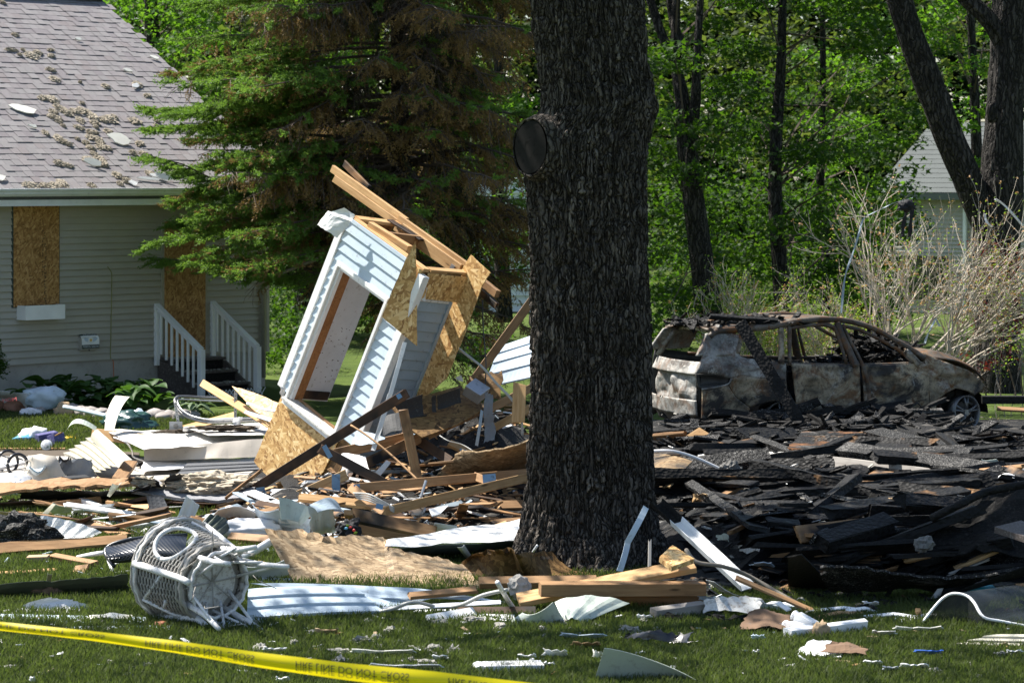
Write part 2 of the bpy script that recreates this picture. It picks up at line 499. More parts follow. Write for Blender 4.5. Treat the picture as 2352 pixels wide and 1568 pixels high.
m_plain("plastic_violet", (.07, .065, .20), .5, .3, (.4, .4, .42), dscale=10)
m_plain("plastic_yellow", (.85, .52, .02), .45)
m_plain("plastic_red", (.45, .02, .02), .5)
m_plain("galvanised", (.42, .43, .45), .36, .18, (.2, .2, .2), metal=.75)
m_plain("track_steel", (.24, .235, .23), .35, .25, (.05, .05, .05), metal=.8)
m_plain("nail_plate_blue", (.16, .30, .48), .4, .25, (.06, .07, .08), metal=.4)
m_plain("cream_metal", (.50, .45, .385), .38, .1, (.3, .26, .2))
m_plain("concrete", (.40, .375, .34), .9, .3, (.27, .25, .22), amt=.14, dscale=3)
m_plain("pavement_mat", (.42, .39, .35), .95, .35, (.22, .2, .17), amt=.15, dscale=4)
m_plain("stone", (.30, .27, .25), .85, .3, (.16, .14, .12), dscale=8)
m_plain("red_stone", (.27, .13, .085), .85, .3, (.12, .07, .05), dscale=8)
m_plain("felt_black", (.020, .021, .023), .75, .2, (.10, .10, .10), dscale=14, bump=.4)
m_plain("shingle_dark", (.075, .078, .085), .9, .35, (.19, .19, .19), dscale=26, bump=.8)
m_plain("shingle_light", (.22, .22, .235), .9, .4, (.36, .36, .36), dscale=26, bump=.8)
m_plain("insulation_tan", (.40, .345, .265), 1.0, .3, (.22, .18, .13), dscale=10, bump=.8)
m_plain("insulation_grey", (.36, .345, .31), 1.0, .3, (.2, .18, .15), dscale=10, bump=.8)
m_plain("plaster", (.80, .78, .70), .9, .08, (.55, .5, .42))
m_plain("wicker", (.40, .375, .34), .8, .28, (.20, .18, .155), dscale=9, bump=.5)
m_plain("wicker_wrap", (.74, .73, .72), .6, .3, (.30, .27, .24), dscale=9, bump=.3)
m_plain("rattan_black", (.016, .018, .023), .35, .1, (.06, .06, .07), dscale=14, spec=.6)
m_plain("tread_brown", (.075, .058, .05), .7, .35, (.24, .22, .2), dscale=14)
m_plain("glass_dark", (.015, .018, .018), .12, spec=.7)
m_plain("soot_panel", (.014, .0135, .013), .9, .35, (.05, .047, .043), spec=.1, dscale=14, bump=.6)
m_plain("dark_green_trim", (.03, .05, .045), .5)
m_plain("cord_green", (.24, .25, .05), .5); m_plain("cord_orange", (.55, .12, .02), .5)
m_plain("cable_grey", (.40, .40, .38), .5); m_plain("cable_black", (.012, .012, .012), .4)
m_plain("soil", (.085, .065, .045), 1, .3, (.04, .03, .02), dscale=8)
m_plain("lichen_stub", (.022, .021, .020), 1, .3, (.010, .0095, .009), spec=.02); m_plain("ash_grey", (.17, .165, .155), 1, .4, (.05, .048, .045), dscale=12, bump=.8)
m_plain("terracotta", (.34, .12, .06), .8, .2)
m_plain("alloy_burnt", (.20, .20, .20), .4, .3, (.07, .07, .07), metal=.55)
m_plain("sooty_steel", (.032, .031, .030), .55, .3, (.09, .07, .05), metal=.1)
# burnt car paint: ash white, soot and rust mottled together
def m_burnt(name, grey, rust, soot, white):
	t = NT(name); v = t.coord()
	n1 = t.noise(v, 2.1, 7, .68, .5); n2 = t.noise(v, 3.2, 7, .72, 1.2); n3 = t.noise(t.coord(scale=(1, 1, 1.5)), 1.5, 6, .66, .5); n4 = t.noise(v, 26, 4, .7)
	col = t.ramp(n1, [(.36, [x * .35 for x in grey]), (.62, grey)])
	col = t.mix(t.ramp(n2, [(.47, 0), (.58, rust)]), col, (.150, .072, .030))
	col = t.mix(t.ramp(n2, [(.62, 0), (.68, rust)]), col, (.32, .125, .036))
	col = t.mix(t.ramp(n3, [(.49, 0), (.59, soot)]), col, (.016, .016, .018))
	col = t.mix(t.ramp(t.noise(v, 3.9, 7, .78, .6), [(.575, 0), (.615, white)]), col, (.55, .53, .48))
	col = t.mix(t.ramp(n4, [(.35, .5), (.5, 0)]), col, (.03, .028, .026))
	t.bump(n4, .3, .008)
	MAT[name] = t.base(col, t.ramp(n1, [(.3, .45), (.7, .75)]), .1, .3); return MAT[name]
m_burnt("burnt_panel", (.44, .36, .25), .9, .95, .32)  # body tone also lightened to stand in for sunlit patches on the side
m_burnt("burnt_tail", (.50, .485, .45), .60, .62, .85)
m_burnt("burnt_rail", (.20, .165, .13), 1.0, .5, .15)
def m_shingle():
	t = NT("roof_shingle"); v = t.coord("Object")
	g = t.noise(v, 120, 3, .8)
	oi = t.rand()
	c = t.ramp(oi, [(0, (.175, .155, .165)), (.3, (.225, .205, .21)), (.55, (.21, .20, .20)), (.8, (.26, .245, .245)), (1, (.195, .165, .165))])
	col = t.mix(.35, c, t.ramp(g, [(.35, (.12, .11, .115)), (.7, (.42, .40, .40))]))
	d = t.noise(v, 45, 3, .7)
	col = t.mix(t.ramp(d, [(.70, 0), (.76, .8)]), col, (.72, .72, .72))
	t.bump(g, .4, .004)
	MAT["roof_shingle"] = t.base(col, .9, 0, .2)
m_shingle()
def m_shingle2():
	t = NT("roof_shingle_far"); v = t.coord("Object")
	g = t.noise(v, 120, 3, .8)
	ge = t.add("ShaderNodeNewGeometry").outputs["Random Per Island"]
	c = t.ramp(ge, [(0, (.175, .155, .165)), (.3, (.225, .205, .21)), (.55, (.21, .20, .20)), (.8, (.26, .245, .245)), (1, (.195, .165, .165))])
	col = t.mix(.35, c, t.ramp(g, [(.35, (.12, .11, .115)), (.7, (.42, .40, .40))]))
	d = t.noise(v, 30, 3, .7)
	col = t.mix(t.ramp(d, [(.70, 0), (.76, .8)]), col, (.72, .72, .72))
	MAT["roof_shingle_far"] = t.base(col, .9, 0, .2)
m_shingle2()
m_bark("bark_oak", (.020, .0165, .013), (.158, .136, .117), (25, 25, 2.3), .12)
m_bark("bark_far", (.012, .011, .010), (.070, .063, .057), (17, 17, 2.4), .06)
m_bark("bark_spruce", (.030, .022, .017), (.105, .080, .062), (18, 18, 10), .05)
m_plain("twig_brown", (.085, .062, .046), .9); m_plain("twig_pale", (.46, .40, .32), .85, .3, (.2, .17, .14)); m_plain("twig_grey", (.21, .185, .15), .9)
m_leaf("leaf_maple", (.014, .036, .007), (.036, .074, .013), (.10, .21, .013), .40)
m_leaf("leaf_bright", (.028, .070, .011), (.058, .115, .018), (.17, .34, .022), .46)
m_leaf("leaf_far", (.022, .044, .011), (.055, .078, .020), (.14, .19, .03), .44, .6)
m_leaf("leaf_gap_shade", (.006, .014, .004), (.016, .030, .007), (.03, .06, .008), .25)  # dark leaf colour stands in for deep shade between the trees
m_leaf("leaf_oak", (.030, .075, .014), (.060, .125, .022), (.17, .33, .025), .42)
m_leaf("leaf_plum", (.035, .008, .012), (.075, .016, .016), (.20, .03, .02), .3)
m_leaf("leaf_shrub", (.10, .16, .022), (.17, .24, .04), (.36, .50, .05), .4)
m_leaf("leaf_dry", (.30, .17, .07), (.46, .28, .13), (.4, .22, .08), .3)
m_leaf("needle_green", (.085, .16, .034), (.15, .25, .05), (.26, .42, .06), .34)
m_leaf("needle_brown", (.17, .108, .042), (.31, .205, .085), (.32, .20, .07), .28)
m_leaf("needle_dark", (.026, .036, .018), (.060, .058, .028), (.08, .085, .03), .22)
m_leaf("hosta_leaf", (.026, .068, .016), (.048, .105, .024), (.12, .25, .03), .25, .4)
m_leaf("hosta_pale", (.07, .12, .06), (.20, .25, .15), (.2, .3, .1), .2, .4)
m_leaf("grass_blade", (.034, .056, .016), (.098, .112, .040), (.17, .22, .05), .33, .5)
# ================================================================ SETTING
def hmound(x, y):
	"""height of the heap of burnt rubble (right) and of the collapsed timber (middle) above the lawn"""
	P = np.stack([np.asarray(x, float) * .9, np.asarray(y, float) * .9, np.zeros_like(np.asarray(x, float))], -1).reshape(-1, 3)
	n = fbm(P * 1.3, 4).reshape(np.shape(x)); n2 = fbm(P * 5.0 + 9, 3).reshape(np.shape(x))
	x = np.asarray(x, float); y = np.asarray(y, float)
	sm = lambda a, b, t: np.clip((t - a) / (b - a), 0, 1) ** 2 * (3 - 2 * np.clip((t - a) / (b - a), 0, 1))
	yf = 24.5 + .5 * (n - .5) + 1.0 * sm(2.6, 1.2, x)
	a = sm(yf, yf + 1.3, y) * sm(37.6, 35.0, y) * sm(.9, 1.9, x)
	right = a * (.22 + .45 * (n - .3) + .22 * (n2 - .4)) * (1.15 - .5 * sm(29, 34, y))
	b = sm(27.6, 29.0, y) * sm(36, 33.2, y) * sm(-3.2, -2.2, x) * sm(2.4, .6, x)
	mid = b * (.16 + .35 * (n - .35) + .12 * (n2 - .4))
	mid = mid + .85 * np.exp(-((x + .45) / .75) ** 2 - ((y - 32.4) / 1.0) ** 2) * (.7 + .6 * n)
	low = (.05 + .24 * sm(6.4, 5.2, x) * sm(34.5, 36.5, y) * sm(38.9 + .36 * (x - 2.5), 37.6 + .36 * (x - 2.5), y) * (.5 + n) + .05 * n2) * sm(24.2, 25, y) * sm(42, 40, y) * sm(.9, 1.9, x)
	return np.maximum(np.maximum(right, mid), low) - .004
def hz(x, y): return max(0.0, float(hmound(np.array([x]), np.array([y]))[0]))
def PM(u, v, dz=0.0):
	"""the point of the rubble (or lawn) seen at pixel u, v, raised by dz"""
	z = 0.0
	for _ in range(12):
		p = PZ(u, v, z); z = .5 * z + .5 * (hz(p.x, p.y) + dz)
	return PZ(u, v, z)
def m_ground():
	t = NT("lawn_ground"); v = t.coord()
	a = t.noise(v, 1.1, 5, .6); b = t.noise(v, 22, 4, .7)
	col = t.ramp(a, [(.3, (.035, .062, .012)), (.7, (.085, .125, .022))])
	col = t.mix(t.ramp(b, [(.5, 0), (.7, .7)]), col, (.10, .085, .045))
	t.bump(b, .5, .03)
	return t.base(col, .95, 0, .1)
S = 500
lawn = mesh_obj("lawn", [(-S, -20, 0), (S, -20, 0), (S, 900, 0), (-S, 900, 0)], [(0, 1, 2, 3)], m_ground()); tag(lawn, kind="structure")
pv = [PZ(-900, 1048), PZ(150, 1046), PZ(640, 1060), PZ(640, 1160), PZ(200, 1130), PZ(-900, 1125)]
dr = mesh_obj("driveway", [(p.x, p.y, .006) for p in pv], [(5, 4, 3, 2, 1, 0)], MAT["pavement_mat"]); tag(dr, kind="structure")
pe = [PZ(-900, 1036), PZ(150, 1033), PZ(320, 1040), PZ(320, 1056), PZ(150, 1048), PZ(-900, 1050)]
so = mesh_obj("soil_edge", [(p.x, p.y, .010) for p in pe], [(5, 4, 3, 2, 1, 0)], MAT["soil"]); tag(so, kind="structure")
def m_rubble():
	t = NT("rubble_ash"); v = t.coord()
	a = t.noise(v, 3, 6, .7); b = t.noise(v, 30, 4, .7); c = t.voro(t.coord(scale=(9, 14, 9)), 1.0, 'F1', "Color")
	sp = t.add("ShaderNodeSeparateColor"); t.l.new(c, sp.inputs[0])
	col = t.ramp(a, [(.3, (.006, .0058, .0055)), (.75, (.020, .019, .018))])
	col = t.mix(t.ramp(sp.outputs[0], [(.86, 0), (.93, .55)]), col, (.16, .145, .125))
	col = t.mix(t.ramp(b, [(.66, 0), (.74, .8)]), col, (.34, .33, .31))
	t.bump(b, .9, .05)
	return t.base(col, .8, 0, .3)
nx, ny = 170, 190
gx = np.linspace(-3.6, 9.5, nx); gy = np.linspace(23.5, 42.5, ny)
X, Y = np.meshgrid(gx, gy)
Z = hmound(X, Y) + .05 * (fbm(np.stack([X * 7, Y * 7, X * 0], -1).reshape(-1, 3), 3).reshape(X.shape) - .5) * (hmound(X, Y) > .02)
idx = np.arange(nx * ny).reshape(ny, nx)
Fq = np.stack([idx[:-1, :-1], idx[:-1, 1:], idx[1:, 1:], idx[1:, :-1]], -1).reshape(-1, 4)
keep = (Z.ravel()[Fq].max(1) > 0.004)
rub = mesh_np("burnt_rubble", np.stack([X, Y, Z], -1).reshape(-1, 3), Fq[keep], m_rubble(), smooth=False); tag(rub, kind="structure")
# ---------------------------------------------------------------- grass (nobody could count it)
def grass(name, xs, ys, hgt, wid):
	n = len(xs)
	k = fbm(np.stack([xs * .8, ys * .8, xs * 0], -1), 3)
	h = hgt * NR.uniform(.55, 1.25, n) * (.65 + .7 * k); w = wid * NR.uniform(.7, 1.3, n)
	a = NR.uniform(0, 2 * np.pi, n); lean = NR.uniform(.05, .75, n) * h; la = NR.uniform(0, 2 * np.pi, n)
	ca, sa = np.cos(a) * w, np.sin(a) * w; lx, ly = np.cos(la) * lean, np.sin(la) * lean
	V = np.zeros((n, 4, 3))
	V[:, 0] = np.stack([xs, ys, np.zeros(n) - .005], -1)
	V[:, 1] = np.stack([xs + ca + lx * .35, ys + sa + ly * .35, h * .6], -1)
	V[:, 2] = np.stack([xs - ca + lx * .35, ys - sa + ly * .35, h * .6], -1)
	V[:, 3] = np.stack([xs + lx, ys + ly, h], -1)
	b = (np.arange(n) * 4)[:, None]
	Ft = np.concatenate([b + [0, 1, 2], b + [1, 3, 2]], 0)
	o = mesh_np(name, V.reshape(-1, 3), Ft, MAT["grass_blade"]); return o
def scatter(x0, x1, y0, y1, dens):
	n = int((x1 - x0) * (y1 - y0) * dens); return NR.uniform(x0, x1, n), NR.uniform(y0, y1, n)
gxs, gys = [], []
for y0, y1, d in ((19.2, 22, 5200), (22, 24.5, 4200), (24.5, 28, 2600), (28, 32.4, 1800)):
	hw = y1 * .1755 + .25
	x, y = scatter(-hw, hw, y0, y1, d)
	m = hmound(x, y) < .012
	m &= ~((y > 27.5) & (x > -2.2))
	m &= ~((y > 29) & (NR.uniform(0, 1, len(x)) < .35))
	gxs.append(x[m]); gys.append(y[m])
gr = grass("lawn_grass", np.concatenate(gxs), np.concatenate(gys), .075, .0042); tag(gr, kind="stuff")
x, y = scatter(-8.0, -3.4, 36.9, 43.6, 1500)
m = ~((x > -6.6) & (y > 42.2)) & (y > 36.75 + .15 * np.sin(x * 3))
gr2 = grass("lawn_grass", x[m], y[m], .075, .007); tag(gr2, kind="stuff")
# ================================================================ HOUSE ON THE LEFT
WO, WW, WN = Vector((-6.885, 45.2, 0)), Vector((.688, .7257, 0)).normalized(), Vector((.7257, -.688, 0)).normalized()
MH = Matrix((WW, -WN, Vector((0, 0, 1)))).transposed().to_4x4(); MH.translation = WO
def wt(u, v, o=0.0):
	"""wall coordinates (along, height) of the pixel on the plane o metres in front of the house wall"""
	k = (u - 1176) / F; px, py = WO.x + WN.x * o, WO.y + WN.y * o
	t = (k * py - px) / (WW.x - k * WW.y); y = py + WW.y * t
	return t, H - (v - VH) * y / F
def wp(t, o, z): return WO + WW * t + WN * o + Vector((0, 0, z))
house = empty("house", M=MH)
tag(house, "beige sided house with grey shingle roof and boarded up window and door", "house")
T0, T1 = -6.5, 4.12
wall = mesh_obj("wall", *box_geo(T1 - T0, 8.6, 2.52, ((T0 + T1) / 2, 4.3, .58 + 1.26)), MAT["siding_tan"], house)
fnd = mesh_obj("foundation", *box_geo(T1 - T0 - .04, 8.56, .80, ((T0 + T1) / 2, 4.3, .19)), MAT["concrete"], house)
NB = 24
def siding_mesh():
	v, f = [], []
	n = 30
	for i in range(n + 1):
		t = T0 + (T1 - T0) * i / n; w = .0035 * mnoise.noise(Vector((i * .7, 0, 0)))
		v += [(t, -.002, .104), (t, -.030 - w, .006), (t, -.028 - w, 0.0), (t, 0, -.001)]
	for i in range(n):
		a = i * 4
		for k in range(3): f.append((a + k, a + k + 1, a + k + 5, a + k + 4))
	return v, f
sv, sf = siding_mesh()
first = None
for i in range(NB):
	z = .594 + i * .1016
	if first is None:
		first = mesh_obj("siding_board", sv, sf, MAT["siding_tan"], house); o = first
	else:
		o = first.copy(); COL.objects.link(o); o.parent = house
	o.location = (0, -.001, z)
mesh_obj("corner_trim", *box_geo(.07, .06, 2.46, (T1 - .02, -.02, .57 + 1.23)), MAT["siding_tan"], house)
tube("downspout", [(T1 - .13, -.36, 3.12), (T1 - .13, -.30, 3.02), (T1 - .13, -.07, 2.85), (T1 - .13, -.07, .15)], .035, MAT["siding_tan"], 6, house)
# roof
EZ, RY, RZ = 3.28, 4.53, 6.57
ang = math.atan2(RZ - EZ, RY + .40); SL = math.hypot(RZ - EZ, RY + .40)
cr, sr = math.cos(ang), math.sin(ang)
RT0, RT1 = -7.0, 4.26
rv = []
for t in (RT0, RT1):
	rv += [(t, -.40, EZ - .02), (t, RY, RZ - .02), (t, 2 * RY + .4, EZ - .02), (t, 2 * RY + .4, EZ - .17), (t, RY, RZ - .2), (t, -.40, EZ - .17)]
roof = mesh_obj("roof", rv, [(0, 6, 7, 1), (1, 7, 8, 2), (2, 8, 9, 3), (3, 9, 10, 4), (4, 10, 11, 5), (5, 11, 6, 0), (0, 1, 2, 3, 4, 5), (11, 10, 9, 8, 7, 6)], MAT["shingle_dark"], house)
MR = Matrix((Vector((1, 0, 0)), Vector((0, cr, sr)), Vector((0, -sr, cr)))).transposed().to_4x4(); MR.translation = Vector((0, -.40, EZ))
tabm = []
for k in range(4):
	w = (.155, .162, .158, .166)[k] - .004
	v = [(0, -.012, .010), (w, -.012, .010), (w, .17, .003), (0, .17, .003), (0, -.012, -.004), (w, -.012, -.004)]
	o = mesh_obj("shingle", v, [(0, 1, 2, 3), (4, 5, 1, 0), (5, 2, 1), (4, 0, 3)], MAT["roof_shingle"], roof, MR); tabm.append(o)
NC, EXP = 37, SL / 37
V, Fc = [], []
cnt = 0
for i in range(NC):
	t = RT0 + RND.uniform(0, .15)
	while t < RT1 - .02:
		k = RND.randrange(4); w = (.155, .162, .158, .166)[k]
		dz = RND.choice((0, 0, .004, .007)); ds = RND.uniform(-.006, .006)
		if i < 12 and -1.55 < t < 2.45 and cnt < 300:
			o = tabm[k]
			if cnt >= 4 or o.get("used"):
				o = tabm[k].copy(); COL.objects.link(o); o.parent = roof
			o["used"] = 1
			o.matrix_local = MR @ Matrix.Translation((t, i * EXP + ds, dz)); cnt += 1
		else:
			b = len(V)
			for p in ((0, -.012, .010), (w - .004, -.012, .010), (w - .004, .17, .003), (0, .17, .003), (0, -.012, -.004), (w - .004, -.012, -.004)):
				V.append(MR @ Vector((p[0] + t, p[1] + i * EXP + ds, p[2] + dz)))
			Fc += [(b, b + 1, b + 2, b + 3), (b + 4, b + 5, b + 1, b)]
		t += w
rest = mesh_obj("shingle", V, Fc, MAT["roof_shingle_far"], roof); tag(rest, kind="stuff")
for o in tabm:
	if "used" not in o: o.matrix_local = MR @ Matrix.Translation((3, 1, 0))
for o in list(roof.children):
	if "used" in o: del o["used"]
mesh_obj("ridge_cap", *box_geo(RT1 - RT0, .24, .03, ((RT0 + RT1) / 2, RY, RZ + .005)), MAT["shingle_dark"], house)
gp = [(-.40, EZ + .005), (-.40, EZ - .115), (-.455, EZ - .12), (-.49, EZ - .085), (-.50, EZ - .05), (-.52, EZ - .03), (-.525, EZ + .0), (-.515, EZ + .002), (-.51, EZ - .03), (-.485, EZ - .055), (-.41, EZ - .105)]
gv = [(RT0, a, b) for a, b in gp] + [(RT1, a, b) for a, b in gp]; n = len(gp)
mesh_obj("gutter", gv, [(i, (i + 1) % n, n + (i + 1) % n, n + i) for i in range(n)] + [tuple(range(n)), tuple(range(2 * n - 1, n - 1, -1))], MAT["white_paint"], house)
mesh_obj("fascia", *box_geo(RT1 - RT0 - .02, .02, .13, ((RT0 + RT1) / 2, -.385, EZ - .20)), MAT["white_paint"], house)
mesh_obj("soffit", *box_geo(RT1 - RT0 - .03, .37, .012, ((RT0 + RT1) / 2, -.19, EZ - .215)), MAT["siding_tan"], house)
def wallbox(name, u0, v0, u1, v1, o0, o1, mat, **kw):
	a, b = wt(u0, (v0 + v1) / 2, o1)[0], wt(u1, (v0 + v1) / 2, o1)[0]
	z1, z0 = wt((u0 + u1) / 2, v0, o1)[1], wt((u0 + u1) / 2, v1, o1)[1]
	o = mesh_obj(name, *box_geo(b - a, o1 - o0, z1 - z0), mat, house, Matrix.Translation(((a + b) / 2, -(o0 + o1) / 2, (z0 + z1) / 2)))
	return o, a, b, z0, z1
wallbox("window_trim", 28, 470.5, 137, 705, .0, .030, MAT["dark_green_trim"])
wb, wa, wb_, wz0, wz1 = wallbox("window_board", 32, 473.5, 136, 703, .031, .045, MAT["osb_board"]); tag(wb, "board nailed over the window")
wallbox("door_trim", 371, 503, 475, 815, .0, .035, MAT["siding_tan"])
db, *_ = wallbox("door_board", 379, 508, 472, 818, .036, .050, MAT["osb_board"]); tag(db, "board nailed over the door")
# faint mill stamp on the window board: rows of broken print running up the sheet
v, f = [], []
for col_, (uu, h0, h1) in enumerate(((98.5, 530, 640), (102.5, 530, 690), (105.5, 545, 700))):
	vv = h0
	while vv < h1:
		t_, z_ = wt(uu + RND.uniform(-.5, .5), vv, .046); l = RND.uniform(1.5, 5.5)
		if RND.random() < .72: box_geo(RND.uniform(.008, .017), .0015, l * .0066, (t_, -.0465, z_), v, f)
		vv += l + RND.uniform(.8, 3)
mesh_obj("stamp_print", v, f, MAT["fabric_black"], house)
# window box
a, z1 = wt(59, 702.5, .25); b, _ = wt(149.5, 703, .25); _, z0 = wt(100, 734, .25)
wbx = empty("window_box", M=MH @ Matrix.Translation(((a + b) / 2, -.135, z0)))
tag(wbx, "long white wooden window box fixed below the boarded window", "window box")
lw, hh = b - a, z1 - z0
for nm, sz, c in (("front_panel", (lw, .018, hh), (0, -.108, hh / 2)), ("back_panel", (lw, .018, hh), (0, .108, hh / 2)), ("end_panel", (.018, .198, hh), (-lw / 2 + .009, 0, hh / 2)), ("end_panel", (.018, .198, hh), (lw / 2 - .009, 0, hh / 2)), ("bottom_panel", (lw - .04, .19, .015), (0, 0, .01))):
	mesh_obj(nm, *box_geo(*sz, c), MAT["white_clean"], wbx)
mesh_obj("soil_fill", *box_geo(lw - .04, .19, .02, (0, 0, hh - .03)), MAT["soil"], wbx)
v, f = [], []
for k in range(26):
	lv, lf = lump_geo((.014, .014, .011), k, 3, .6, 1); c = Vector((RND.uniform(-lw / 2 + .04, lw / 2 - .04), RND.uniform(-.08, .08), hh - .008)); bb = len(v)
	v += [p + c for p in lv]; f += [[bb + i for i in q] for q in lf]
mesh_obj("pansies", v, f, MAT["leaf_plum"], wbx)
# hanging cord on the wall
pts = [(247, 612), (250, 616), (256, 626), (257, 640), (256.5, 660), (256, 700), (255.2, 740), (254.5, 784), (253.5, 812), (255, 824)]
tube("wall_cable", smoothpts([wp(wt(u, v, .035)[0], .035, wt(u, v, .035)[1]) for u, v in pts], 4), .006, MAT["cord_green"], 5, label="thin yellow green cable hanging down the beige house wall", cat="cable")
pts = [(258, 826), (260.5, 832), (261, 860), (260, 894)]
tube("extension_cord", smoothpts([wp(wt(u, v, .03)[0], .03, wt(u, v, .03)[1]) for u, v in pts], 4), .0065, MAT["cord_orange"], 5, label="short orange cord hanging on the grey foundation", cat="cord")
# small enamelled wall box with lettering
t0_, zt = wt(186, 772, .10); t1_, _ = wt(226, 770, .10); _, zb = wt(205, 800, .10)
bw, bh = t1_ - t0_, zt - zb
mb = empty("mail_box", M=MH @ Matrix.Translation(((t0_ + t1_) / 2, 0, zb)))
tag(mb, "small old metal mailbox with green bands, wings and gold star emblem on the wall", "mailbox")
mesh_obj("box_body", *box_geo(bw * .82, .10, bh * 1.0, (-.02, -.06, bh * .40)), MAT["siding_tan"], mb)
mesh_obj("keyhole", *box_geo(.018, .004, .026, (-.02, -.112, -.025)), MAT["cable_black"], mb)
prof = [(-.005, bh * 1.16), (-.05, bh * 1.10), (-.092, bh * .98), (-.118, bh * .82), (-.122, bh * .5), (-.122, 0.0)]
def flapz(s):   # point on the lid profile at fraction s from top
	L_ = [0]
	for p, q in zip(prof, prof[1:]): L_.append(L_[-1] + math.hypot(q[0] - p[0], q[1] - p[1]))
	d = s * L_[-1]
	for i in range(len(prof) - 1):
		if d <= L_[i + 1] + 1e-9:
			k = (d - L_[i]) / (L_[i + 1] - L_[i]); return (lerp(prof[i][0], prof[i + 1][0], k), lerp(prof[i][1], prof[i + 1][1], k))
	return prof[-1]
def strip(name, s0, s1, x0, x1, off, mat, n=6):
	v, f = [], []
	for i in range(n + 1):
		y, z = flapz(lerp(s0, s1, i / n)); v += [(x0, y - off, z), (x1, y - off, z)]
	f = [(2 * i, 2 * i + 1, 2 * i + 3, 2 * i + 2) for i in range(n)]
	return mesh_obj(name, v, f, mat, mb)
strip("lid", 0, 1, -bw / 2, bw / 2, 0, MAT["white_clean"], 10)
strip("green_band", 0.02, .27, -bw / 2, bw / 2, .002, MAT["dark_green_trim"]); strip("green_band", .80, 1.0, -bw / 2, bw / 2, .002, MAT["dark_green_trim"])
def lid_text(s, size, s_mid, wmax):
	v, f = text_geo(s, size); xs = [p.x for p in v]; k = wmax / (max(xs) - min(xs)); Ltot = sum(math.hypot(q[0] - p[0], q[1] - p[1]) for p, q in zip(prof, prof[1:]))
	out = []
	for p in v:
		y, z = flapz(min(max(s_mid - p.y / Ltot, 0), 1)); out.append((p.x * k, y - .004, z))
	return mesh_obj("lettering", out, f, MAT["white_clean"], mb)
lid_text("TEXACO", .075, .15, bw * .86); lid_text("MOTOR OIL \u2022 GASOLINE", .040, .90, bw * .90)
ov = [(math.cos(a) * .042, flapz(.55)[0] - .004, flapz(.55)[1] + math.sin(a) * .050) for a in [k * math.pi / 10 for k in range(20)]]
mesh_obj("emblem_disc", [(p[0], -.1265, p[2]) for p in ov], [tuple(range(20))], MAT["white_vinyl"], mb)
zc = flapz(.55)[1] - .004
st = []
for k in range(10):
	r_ = (.036, .015)[k % 2]; a = math.pi / 2 + k * math.pi / 5; st.append((math.cos(a) * r_, -.1295, zc + math.sin(a) * r_))
mesh_obj("star", st, [tuple(range(10))], MAT["plastic_yellow"], mb)
tv, tf = text_geo("T", .036); mesh_obj("lettering", [(p.x, -.1315, zc + p.y - .002) for p in tv], tf, MAT["dark_green_trim"], mb)
for sg in (-1, 1):
	wv = [(sg * .046, -.125, zc + .034), (sg * .12, -.125, zc + .040), (sg * .135, -.125, zc + .02), (sg * .10, -.125, zc - .012), (sg * .048, -.125, zc - .03)]
	mesh_obj("wing", wv, [tuple(range(5))], MAT["siding_blue"], mb)
# porch steps and railings
ps = empty("porch_steps", M=MH @ Matrix.Translation((2.33, 0, 0)))
tag(ps, "brown wooden porch steps strewn with grey debris at the boarded door", "steps")
for k, (o0, o1, z) in enumerate(((.0, .40, .56), (.38, .70, .375), (.68, 1.0, .19), (.98, 1.28, .03))):
	bevel_mesh(mesh_obj("tread", *box_geo(1.10, o1 - o0 + .03, .04, (0, -(o0 + o1) / 2, z - .02)), MAT["tread_brown"], ps), .008)
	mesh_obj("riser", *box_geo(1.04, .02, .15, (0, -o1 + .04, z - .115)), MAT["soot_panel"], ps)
for sx in (-.53, .53):
	mesh_obj("stringer", [(sx + e, -y, z) for e in (-.02, .02) for y, z in ((.02, .0), (.02, .52), (.42, .50), (1.05, .10), (1.15, 0))], [(0, 1, 2, 3, 4), (9, 8, 7, 6, 5)] + [(i, 5 + i, 5 + (i + 1) % 5, (i + 1) % 5) for i in range(5)], MAT["tread_brown"], ps)
v, f = [], []
for k in range(-7, 8):
	for sg in (-1, 1):
		x0 = k * .075
		M_ = Matrix.Translation((x0, -1.30 - .004 * sg, .02 - .0)) @ Matrix.Rotation(sg * math.radians(38), 4, 'Y')
		bv, bf = box_geo(.016, .004, .24); bb = len(v); v += [M_ @ p for p in bv]; f += [[bb + i for i in q] for q in bf]
lat = mesh_obj("lattice", v, f, MAT["white_paint"], ps)
v, f = [], []
for k in range(150):
	st_ = RND.randrange(4); o0, o1, z = ((.03, .38, .56), (.40, .68, .375), (.70, .98, .19), (1.0, 1.26, .03))[st_]
	box_geo(RND.uniform(.01, .05), RND.uniform(.01, .04), RND.uniform(.006, .02), (RND.uniform(-.5, .5), -RND.uniform(o0, o1), z + .006), v, f)
tag(mesh_obj("step_litter", v, f, MAT["insulation_grey"], ps), kind="stuff")
